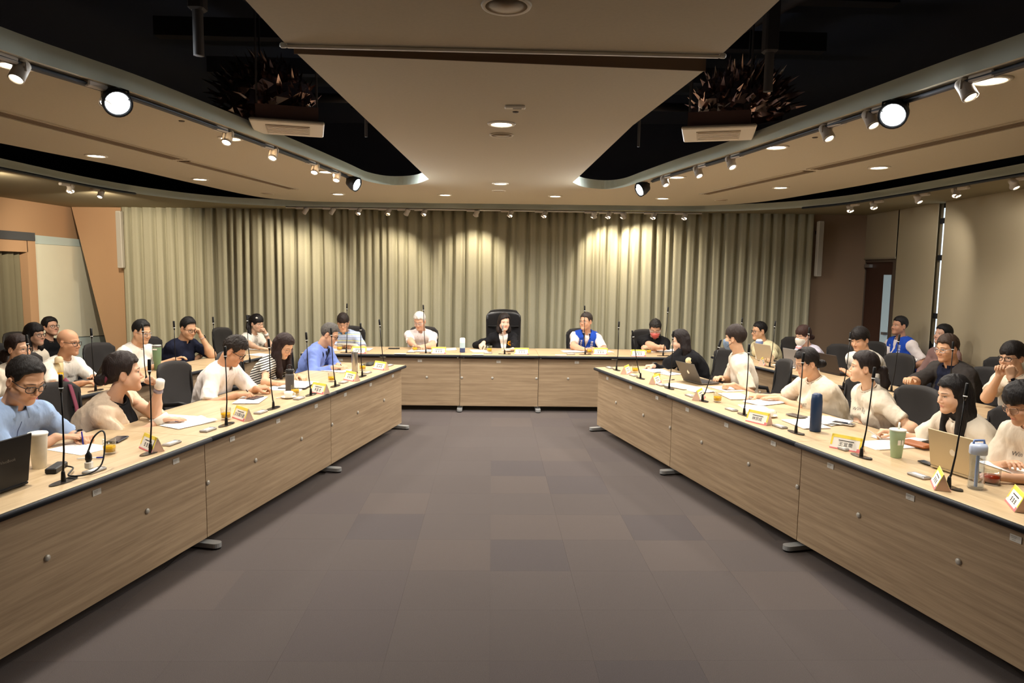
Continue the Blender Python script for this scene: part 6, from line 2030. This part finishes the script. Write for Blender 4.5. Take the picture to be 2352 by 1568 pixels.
# phones, pens, notebooks
MI = dict(MISC)
def phone(P, rz, lb, c=(30, 30, 34), sz=(.155, .076)):
    t = thing('phone', lb, 'phone', (P[0], P[1], TZ + .006), rz); MB().box((0, 0, .004), (sz[0], sz[1], .008), bev=.003).build('body', mat('phone_%d' % c[0], c, .4), t); MB().box((0, 0, .0085), (sz[0] - .01, sz[1] - .008, .001)).build('screen', mat('phone_screen', (44, 50, 62), .12), t)
phone(MI['phoneL3'], RZL, 'dark phone lying on the paper before the curly-haired man')
phone(MI['phoneL1'], RZL + .3, 'dark phone beside the papers of the man in light blue')
phone(MI['phoneH1'], .1, 'black phone on the head table left of the white-haired man')
phone(MI['phoneR3'], RZR + .2, 'grey phone before the woman with the pink hair clip', (120, 112, 106))
phone(MI['phoneR4'], RZR + .5, 'phone in a pale case by the blue steel bottle', (190, 176, 158))
phone(MI['phoneR5'], RZR, 'small dark phone half under the silver laptop', (60, 54, 50), (.09, .05))
phone(MI['phoneQ2'], RZR, 'grey phone before the young woman in the lavender hoodie', (150, 150, 150))
phone(MI['noteL5'], RZL, 'dark tablet at the far end of the left table', (40, 36, 36), (.24, .12))
def pen(P, rz, lb, c):
    t = thing('pen', lb, 'pen', (P[0], P[1], TZ + .0085), rz)
    MB().tube([(-.07, 0, 0), (-.06, 0, 0), (.045, 0, 0)], [.001, .0042, .0042], 8).build('barrel', mat('pen_barrel', (232, 230, 226), .4), t); MB().tube([(.03, 0, 0), (.07, 0, 0)], .0049, 8).build('cap', mat('pencap_%d' % c[2], c, .35), t)
pen(MI['penL1'], .25, 'white ball pen with blue cap lying before the man in light blue', (50, 60, 160))
pen(MI['penL2'], .05, 'blue and white ball pen by the bandaged hand', (50, 60, 160))
pen(MI['penL4'], .9, 'blue and white ball pen leaning by the white cup', (50, 60, 160))
pen((1.83, 7.02), .4, 'black pen by the name card of the woman in the black jacket', (40, 40, 44))
def notebook(P, rz, lb):
    t = thing('open_notebook', lb, 'notebook', (P[0], P[1], TZ + .007), rz)
    MB().box((0, 0, .004), (.36, .25, .006)).build('cover', mat('note_cover', (36, 36, 42), .6), t)
    for e in (-1, 1): MB().box((e * .087, 0, .010), (.172, .24, .008), bev=.003).build('page', M_paper, t)
notebook((-1.80, 6.46), RZL + .2, 'open notebook under the hand of the woman in the striped top')
notebook(MI['noteH4'], .1, 'open notebook with dark cover before the man in the red face mask')

# cups and bottles
def cup(P, lb):
    t = thing('coffee_cup', lb, 'cup', (P[0], P[1], TZ + .001))
    MB().lathe([(0, .003), (.03, .0), (.045, .004), (.062, .012), (.064, .014), (.045, .008), (0, .007)], 24, cap=False).build('saucer', M_card, t)
    MB().lathe([(0, .010), (.024, .008), (.034, .02), (.039, .055), (.0365, .055), (.031, .02), (0, .016)], 24, cap=False).build('cup', M_card, t)
    MB().tube([(.037, 0, .045), (.056, 0, .042), (.056, 0, .024), (.034, 0, .022)], .004, 6).build('handle', M_card, t)
cup(MI['cupL4'], 'white porcelain cup by the grey flask on the left table'); cup(MI['cupR3'], 'white porcelain cup and saucer behind a name card on the right table')
def bottle(name, P, parts, lb, z=TZ + .001):
    t = thing(name, lb, 'bottle', (P[0], P[1], z))
    for nm, prof, m in parts: MB().lathe(prof, 22, cap=False).build(nm, m, t)
    return t
M_steel = mat('steel_brushed', (176, 172, 164), .28, metal=.9)
b = bottle('insulated_flask', MI['flaskL4'], [('body', [(0, 0), (.036, .0), (.038, .008), (.038, .15), (.034, .165), (0, .165)], mat('flask_grey', (84, 80, 78), .5)), ('lid', [(.033, .165), (.035, .168), (.035, .20), (.03, .205), (0, .205)], M_darkp)], 'dark grey insulated flask with a loop lid on the left table')
MB().tube([(-.022, 0, .205), (-.02, 0, .235), (0, 0, .245), (.02, 0, .235), (.022, 0, .205)], .005, 6).build('carry_loop', M_darkp, b)
bottle('steel_thermos', MI['thermosL5'], [('base', [(0, 0), (.031, 0), (.031, .018)], M_darkp), ('body', [(.031, .018), (.033, .02), (.033, .225), (.029, .235), (0, .235)], M_steel)], 'brushed steel thermos by the grey-haired man')
bottle('gradient_bottle', MI['bottleH2'], [('base', [(0, 0), (.034, 0), (.037, .006), (.037, .06)], mat('bottle_navy', (62, 76, 120), .4)), ('body', [(.037, .06), (.037, .13)], mat('bottle_paleblue', (186, 208, 216), .4)), ('lid', [(.037, .13), (.036, .185), (.028, .195), (0, .197)], M_card)], 'white to blue bottle on the head table, left of the woman in black')
b = bottle('steel_bottle', MI['bottleR4'], [('body', [(0, 0), (.037, 0), (.039, .006), (.039, .215), (.037, .232)], mat('bottle_blue', (34, 58, 92), .4, bump=.1, scale=300)), ('lid', [(.037, .232), (.034, .262), (.02, .272), (0, .274)], mat('bottle_blue', (34, 58, 92), .4))], 'tall dark blue steel bottle on the right table')
MB().box((0, -.012, .258), (.05, .018, .012), bev=.004).build('handle', mat('lid_blue', (70, 96, 130), .4), b)
b = MB(); 
for i, ch in enumerate('brand'[:0]): pass
b = bottle('clear_water_bottle', MI['bottleR6'], [('body', [(0, .004), (.034, 0), (.038, .01), (.033, .10), (.038, .15), (.038, .19), (.034, .19), (.030, .10), (.034, .014), (0, .010)], clear_mat('bottle_clear', (243, 247, 252), .05, 1.5)), ('straw', [(.008, .012), (.008, .19)], mat('straw_blue', (168, 186, 220), .4)), ('lid', [(.040, .185), (.042, .19), (.042, .225), (.036, .24), (0, .242)], mat('lid_paleblue', (196, 208, 232), .4))], 'clear water bottle with a pale blue lid near the right border')
MB().tube([(-.03, 0, .235), (-.026, 0, .258), (.026, 0, .258), (.03, 0, .235)], .006, 6).build('carry_loop', mat('lid_blue2', (120, 146, 200), .4), b)
b = bottle('paper_cup', MI['cupR5'], [('body', [(0, .002), (.030, 0), (.046, .168)], mat('cup_green', (176, 206, 176), .6)), ('lid', [(.047, .166), (.049, .172), (.046, .176), (.040, .172), (0, .173)], mat('cup_lid', (214, 222, 208), .4))], 'pale green takeaway drink cup with a straw on the right table')
MB().tube([(.01, .01, .17), (.015, .012, .215)], .006, 8).build('straw', M_card, b)
MB().box((-.012, -.043, .10), (.018, .002, .03)).build('print', M_card, b); MB().box((.008, -.0425, .10), (.010, .002, .03)).build('print', M_card, b)
bottle('paper_cup', MI['cupL1'], [('body', [(0, .002), (.033, 0), (.046, .185)], mat('cup_white', (238, 234, 222), .6, vary=.1, scale=14)), ('lid', [(.048, .182), (.050, .19), (.046, .196), (0, .194)], M_card)], 'tall white paper cup behind the black laptop')
bottle('tea_bottle', MI['bottleB1'], [('body', [(0, 0), (.032, 0), (.034, .01), (.034, .19), (.031, .195)], clear_mat('bottle_amberglass', (252, 245, 222), .08, 1.5)), ('tea', [(0, .006), (.030, .008), (.030, .10), (0, .10)], mat('tea_gold', (224, 172, 28), .15)), ('lid', [(.034, .195), (.036, .20), (.034, .235), (.02, .25), (0, .252)], mat('lid_cream', (226, 204, 164), .5))], 'clear tea bottle with a cream lid before the bald man')
b = bottle('green_tumbler', MI['tumblerB2'], [('body', [(0, 0), (.030, 0), (.034, .09), (.040, .10), (.046, .245)], mat('tumbler_green', (118, 146, 112), .5)), ('rim', [(.046, .245), (.047, .25), (.045, .262)], M_steel), ('lid', [(.045, .258), (.044, .268), (0, .266)], mat('lid_clear', (190, 196, 190), .2))], 'sage green tumbler with steel rim on the second-row table')
MB().box((0, -.046, .225), (.045, .002, .014)).build('wordmark', M_card, b)
bottle('white_bottle', MI['bottleQ1'], [('body', [(0, 0), (.034, 0), (.038, .01), (.046, .22)], M_card), ('band', [(.047, .20), (.048, .235), (.046, .24)], mat('band_blue', (130, 146, 186), .5)), ('lid', [(.044, .24), (.036, .258), (.02, .264), (0, .264)], M_card)], 'tall white bottle with a blue band before the man in the cream overshirt')

# laptops: base at the given point, lid tilted; rz turns the screen side (+y) to its user
def laptop(P, rz, lb, c, W=.32, D=.22, tilt=105, logo=None, stickers=False, z=TZ + .004):
    t = thing('laptop', lb, 'laptop', (P[0], P[1], z), rz); m = mat('laptop_%d' % c[0], c, .4, metal=.3)
    MB().box((0, D / 2, .008), (W, D, .014), bev=.004).build('base', m, t)
    kb = MB(); kb.box((0, D * .40, .0156), (W * .88, D * .46, .0012)); kb = kb.build('keyboard', mat('keyboard_dark', (34, 33, 35), .6), t)
    for r in range(4):
        k_ = MB(); k_.box((0, D * (.22 + .12 * r), .0166), (W * .84, D * .085, .0012)); k_.build('key_row', mat('keys', (52, 50, 52), .6), kb)
    MB().box((0, D * .80, .0156), (W * .32, D * .26, .001)).build('touchpad', mat('pad_%d' % c[0], tuple(int(x * .9) for x in c), .35), t)
    a = math.radians(tilt - 90); up = V(0, -math.sin(a), math.cos(a)); nn = V(0, math.cos(a), math.sin(a)); Mf = frame(V(0, .004, .016), V(1, 0, 0), up, -nn)
    b = MB(); b.box((0, D / 2, .0), (W, D, .008), 0, bev=.003, M=Mf); lid = b.build('lid', m, t)
    b = MB(); b.box((0, D / 2, -.0046), (W * .94, D * .9, .001), 0, M=Mf); b.build('screen', mat('laptop_screen', (70, 80, 96), .2, emit=.15), lid)
    if logo == 'apple':
        b = MB(); pts = [V(.018 * math.cos(x) * (1 - .12 * math.sin(x) ** 2), D / 2 + .020 * math.sin(x), .0045) for x in np.linspace(0, 2 * PI, 20, False)]; b.add(pts, [tuple(range(20))], 0, False, Mf)
        b.add([V(.0, D / 2 + .021, .0045), V(.010, D / 2 + .034, .0045), V(.002, D / 2 + .030, .0045)], [(0, 1, 2)], 0, False, Mf); b.build('logo', mat('logo_%d' % c[0], (232, 226, 214), .2, metal=.4), lid)
    elif logo: 
        b = MB(); lettering(b, logo, .022, frame(Mf[:3, 3] + Mf[:3, :3] @ V(-.05, D * .55, .0046), -Mf[:3, 0], Mf[:3, 1], -Mf[:3, 2]) if False else frame(Mf[:3, 3] + Mf[:3, :3] @ V(.02, D * .55, .0046), Mf[:3, 0], Mf[:3, 1], Mf[:3, 2]), 0); b.build('logo', mat('logo_grey', (120, 116, 112), .3, metal=.5), lid)
    if stickers:
        rr = random.Random(3)
        for i in range(16):
            b = MB(); b.box((rr.uniform(-.42, .42) * W, D * rr.uniform(.12, .88), .0045), (rr.uniform(.02, .06), rr.uniform(.02, .04), .001), 0, M=Mf); b.build('sticker', mat('sticker_%d' % (i % 6), [(235, 232, 226), (60, 90, 130), (240, 205, 60), (226, 150, 150), (180, 190, 190), (30, 50, 80)][i % 6], .5), lid)
    return t
laptop((-2.345, 3.29), RZL + .05, 'black laptop with its lid toward the aisle at the left border', (26, 24, 25), .36, .25, 98, 'ASUS VivoBook')
laptop((2.03, 6.88), RZR + .12, 'dark grey laptop open on the right table, seen from behind the lid', (92, 86, 80), .31, .22, 118, 'apple')
laptop((2.60, 3.73), RZR + .02, 'silver laptop with its back to the aisle on the right table', (206, 188, 152), .31, .22, 100, 'apple')
laptop((3.46, 8.62), RZR + .1, 'silver laptop before the man in the cream overshirt', (200, 186, 160), .31, .22, 108)
laptop((3.80, 7.62), RZR, 'dark laptop before the young man with the thick fringe', (60, 50, 46), .33, .22, 108)
laptop((3.58, 8.08), RZR, 'thin laptop under the hands of the young woman in lavender', (150, 146, 142), .31, .21, 100)
laptop((-3.62, 6.62), RZL - .15, 'sticker-covered black laptop before the bald man', (30, 28, 29), .34, .24, 128, None, True)
# charger, plug and cable at the left
t = thing('power_adapter', 'black laptop power adapter on the left table', 'adapter', (MI['adapter'][0], MI['adapter'][1], TZ + .001), RZL + .4)
MB().box((0, 0, .015), (.15, .055, .03), bev=.005).build('brick', M_darkp, t)
P0 = V(*MI['usbL1']) - V(MI['adapter'][0], MI['adapter'][1], TZ)
t2 = thing('power_plug', 'white travel plug with a black connector in the socket box', 'plug', MI['usbL1'])
MB().box((0, 0, .035), (.035, .035, .04), bev=.006).build('plug_body', M_card, t2); MB().lathe([(.012, .055), (.017, .065), (.016, .09), (.007, .105), (.005, .115)], 12).build('connector', M_darkp, t2)
a0 = V(*MI['usbL1']) + V(0, 0, .11); a1 = V(MI['adapter'][0], MI['adapter'][1], TZ + .02)
c_ = [a0, a0 + V(.02, .02, .07), a0 + V(.05, .05, .10), a0 + V(.075, .03, .06), a0 + V(.085, -.03, -.06), a0 + V(.05, -.10, -.095), a0 + V(-.03, -.13, -.095), a1 + V(.10, -.02, .0), a1 + V(.05, 0, .005)]
cs = smooth_path([tuple(x) for x in c_], 5); tag(MB().tube(cs, .0045, 6).build('power_cable', M_darkp), 'black power cable looping from plug to adapter', 'cable')
t = thing('wallet', 'brown leather wallet beside the silver laptop', 'wallet', (MI['walletR5'][0], MI['walletR5'][1], TZ + .008), RZR + .1); MB().box((0, 0, .012), (.19, .10, .022), bev=.009).build('leather', mat('leather_tan', (160, 92, 44), .5, bump=.2, scale=80), t); MB().box((.02, .051, .013), (.12, .002, .003)).build('zip', M_steel, t)
# bag straps on the chair of the woman in the cardigan, folder held by the man at the door
# ---------------------------------------------------------------- clothing materials
def cloth(name, rgb, rough=.88, **k): return mat(name, rgb, rough, bump=k.pop('bump', .55), scale=k.pop('scale', 13), spec=.2, stretch=(1.6, 1.6, .9), bdist=.016, detail=2.5, **k)
def stripes(name, base, bands, freq, off=0., wave=True):
    """horizontal woven bands; bands: list of (from, to, rgb) inside one repeat"""
    m = cloth(name, base); nt = m.node_tree; p = nt.nodes['Principled BSDF']
    tc = nt.nodes.new('ShaderNodeTexCoord'); sx = nt.nodes.new('ShaderNodeSeparateXYZ'); nt.links.new(tc.outputs['Object'], sx.inputs[0])
    ma = nt.nodes.new('ShaderNodeMath'); ma.operation = 'MULTIPLY_ADD'; ma.inputs[1].default_value = freq; ma.inputs[2].default_value = off; nt.links.new(sx.outputs['Z'], ma.inputs[0])
    if wave:
        m2 = nt.nodes.new('ShaderNodeMath'); m2.operation = 'MULTIPLY_ADD'; m2.inputs[1].default_value = -freq * .35; nt.links.new(sx.outputs['X'], m2.inputs[0]); nt.links.new(ma.outputs[0], m2.inputs[2]); ma = m2
    fr = nt.nodes.new('ShaderNodeMath'); fr.operation = 'FRACT'; nt.links.new(ma.outputs[0], fr.inputs[0])
    rp = nt.nodes.new('ShaderNodeValToRGB'); rp.color_ramp.interpolation = 'CONSTANT'; el_ = rp.color_ramp.elements
    el_[0].position = 0; el_[0].color = srgb(*base); el_[1].position = bands[0][0]; el_[1].color = srgb(*bands[0][2])
    e = el_.new(bands[0][1]); e.color = srgb(*base)
    for a, b, c in bands[1:]:
        e = el_.new(a); e.color = srgb(*c); e = el_.new(b); e.color = srgb(*base)
    nt.links.new(fr.outputs[0], rp.inputs['Fac']); nt.links.new(rp.outputs['Color'], p.inputs['Base Color']); return m
CM = dict(
    shirt_light_blue=cloth('shirt_light_blue', (160, 186, 224)), shirt_white=cloth('shirt_white', (240, 232, 226)), shirt_pinkwhite=cloth('shirt_pinkwhite', (228, 218, 216)),
    tee_white=cloth('tee_white', (240, 234, 222)), tee_cream=cloth('tee_cream', (232, 220, 200)), cloth_black=cloth('cloth_black', (24, 24, 27)), cloth_navy=cloth('cloth_navy', (26, 30, 48)),
    cardigan_beige=cloth('cardigan_beige', (224, 202, 176), bump=.6), jacket_blue=cloth('jacket_blue', (120, 140, 206), bump=.3), vest_blue=cloth('vest_blue', (36, 76, 180), bump=.3), overshirt_cream=cloth('overshirt_cream', (226, 214, 172)),
    hoodie_lavender=cloth('hoodie_lavender', (208, 204, 220), bump=.5), jacket_grey=cloth('jacket_grey', (58, 54, 52)), blouse_mauve=cloth('blouse_mauve', (150, 118, 112)), collar_blue=cloth('collar_blue', (96, 140, 180)),
    cloth_striped=stripes('cloth_striped', (236, 230, 220), [(.0001, .42, (40, 36, 36))], 42.),
    cloth_polo_stripe=stripes('cloth_polo_stripe', (176, 190, 214), [(.10, .22, (222, 222, 150)), (.22, .34, (150, 170, 206)), (.6, .66, (110, 130, 180))], 11., wave=False))
PX = {}
for sp in PEOPLE:
    for g in sp['wear']:
        g['m'] = CM[g['m']]
        if 'cm' in g: g['cm'] = CM[g['cm']]
    person(sp); PX[sp['key']] = sp
CH_L = make_chair('leather')
for sp in PEOPLE:
    k = sp['key']; yaw = {'L': 103, 'R': 257, 'Q': 257, 'H': 180, 'B': 103, 'C': 95}[k[0]]
    if k == 'B5': yaw = 178
    if k == 'R2': yaw = 275
    back = .06 if k not in ('R2',) else .10
    x, y = sp['pel'][0] - math.sin(math.radians(yaw)) * back, sp['pel'][1] - math.cos(math.radians(yaw)) * back
    if k == 'H2': chair(x, y, 180, 'tall black leather executive chair behind the woman in the black suit', CH_L, [False]); continue
    chair(x, y, yaw, 'dark mesh-back office chair occupied by ' + sp['who'])
chair(4.75, 8.85, 257, 'empty black chair between the lavender hoodie and the door')
chair(5.25, 7.25, 262, 'empty black chair against the right wall')
chair(-4.75, 6.6, 100, 'empty dark chair behind the bald man at the left')

# brooch on the black suit
def on_chest(key, gi=-1, dx=0., dz=.13):
    sp = PX[key]; return sp
sp = PX['H2']; pos, tr_, s_, tf_, root = sp['_spot']
Mf = frame(pos + tf_ * .010, -tr_, s_, -np.cross(-tr_, s_) if False else np.cross(-tr_, s_)); b = MB()
if Mf[:3, 2] @ tf_ < 0: Mf = frame(pos + tf_ * .010, tr_, s_, np.cross(tr_, s_))
for k in range(8):
    a = 2 * PI * k / 8; c, s2 = 1.12 * math.cos(a), 1.12 * math.sin(a)
    b.add([(.010 * c, .010 * s2, .004), (.024 * c - .010 * s2, .024 * s2 + .010 * c, .005), (.040 * c, .040 * s2, .002), (.024 * c + .010 * s2, .024 * s2 - .010 * c, .005)], [(0, 3, 2, 1)], 0, False, Mf)
    b.add([(.010 * c, .010 * s2, .0), (.024 * c - .010 * s2, .024 * s2 + .010 * c, .001), (.040 * c, .040 * s2, .0), (.024 * c + .010 * s2, .024 * s2 - .010 * c, .001)], [(0, 1, 2, 3)], 0, False, Mf)
br = b.build('brooch', mat('petal_yellow', (246, 176, 30), .5), root)
b = MB(); b.lathe([(.015, .002), (.013, .008), (0, .010)], 14, M=Mf); b.build('brooch_centre', mat('seed_brown', (110, 60, 24), .7), br)
# round badge on the sleeve of the black jacket
sp = PX['R1']; A = sp['_arms'][1]; m_ = A['S'] * .78 + A['E'] * .22; u_ = nrm(A['E'] - A['S']); vw = nrm(V(0, 0, 1.855) - (m_ + sp['_O'])); n_ = nrm(vw - u_ * (vw @ u_)); x_ = np.cross(u_, n_)
b = MB(); b.lathe([(0, .003), (.036, .002), (.038, -.004)], 24, M=frame(m_ + n_ * .066, x_, np.cross(n_, x_), n_)); bd_ = b.build('sleeve_badge', mat('badge_cream', (226, 208, 160), .7), sp['_root'])
b = MB(); lettering(b, '鷹', .04, frame(m_ + n_ * .0705, -x_ if (x_ @ V(1, 0, 0)) < 0 else x_, V(0, 0, 1) - n_ * n_[2], n_), 0); b.build('badge_mark', mat('badge_ink', (120, 110, 90), .7), bd_)
# mauve backpack straps over the chair of the woman in the cardigan
cx, cy = PX['L2']['pel'][0] - math.sin(math.radians(103)) * .06, PX['L2']['pel'][1] - math.cos(math.radians(103)) * .06
t = thing('backpack', 'mauve backpack hanging on the chair behind the woman in the beige cardigan', 'backpack', (cx, cy, 0), -math.radians(103))
for e in (-1, 1): MB().tube([(e * .15, -.21, .62), (e * .16, -.235, .80), (e * .155, -.275, .96), (e * .15, -.315, 1.005), (e * .14, -.36, .95), (e * .12, -.40, .80)], .019, 6, flat=.25, up=(0, 1, 0)).build('strap', mat('strap_mauve', (132, 62, 82), .8), t)
MB().box((e * 0, -.43, .66), (.30, .14, .40), bev=.05).build('pack', mat('pack_mauve', (104, 56, 72), .85), t); MB().box((-.155, -.25, .80), (.03, .012, .02), bev=.003).build('buckle', M_darkp, t)
# paper held by the man at the door, papers held by the man in the polo shirt
sp = PX['Q6']; W = sp['_arms'][1]['W'] + sp['_O']; t = thing('held_paper', 'white sheet held by the man in the blue vest by the door', 'paper', tuple(W)); b = MB(); b.box((0, 0, 0), (.21, .29, .0015), 0, M=frame(V(-.06, -.08, .03), nrm(V(.3, -.9, .1)), nrm(V(-.6, -.2, -.6)), nrm(np.cross(V(.3, -.9, .1), V(-.6, -.2, -.6))))); b.build('sheet', M_paper, t)
sp = PX['B5']; W = (sp['_arms'][0]['W'] + sp['_arms'][1]['W']) / 2 + sp['_O']; t = thing('held_paper', 'white sheets held by the man in the striped polo shirt', 'paper', tuple(W)); b = MB(); b.box((0, 0, 0), (.28, .19, .003), 0, M=frame(V(0, -.10, .035), V(1, 0, 0), nrm(V(0, -.8, .25)), nrm(V(0, .25, .8)))); b.build('sheet', M_paper, t)
# lanyard-free chest details: red pin on the blue jacket
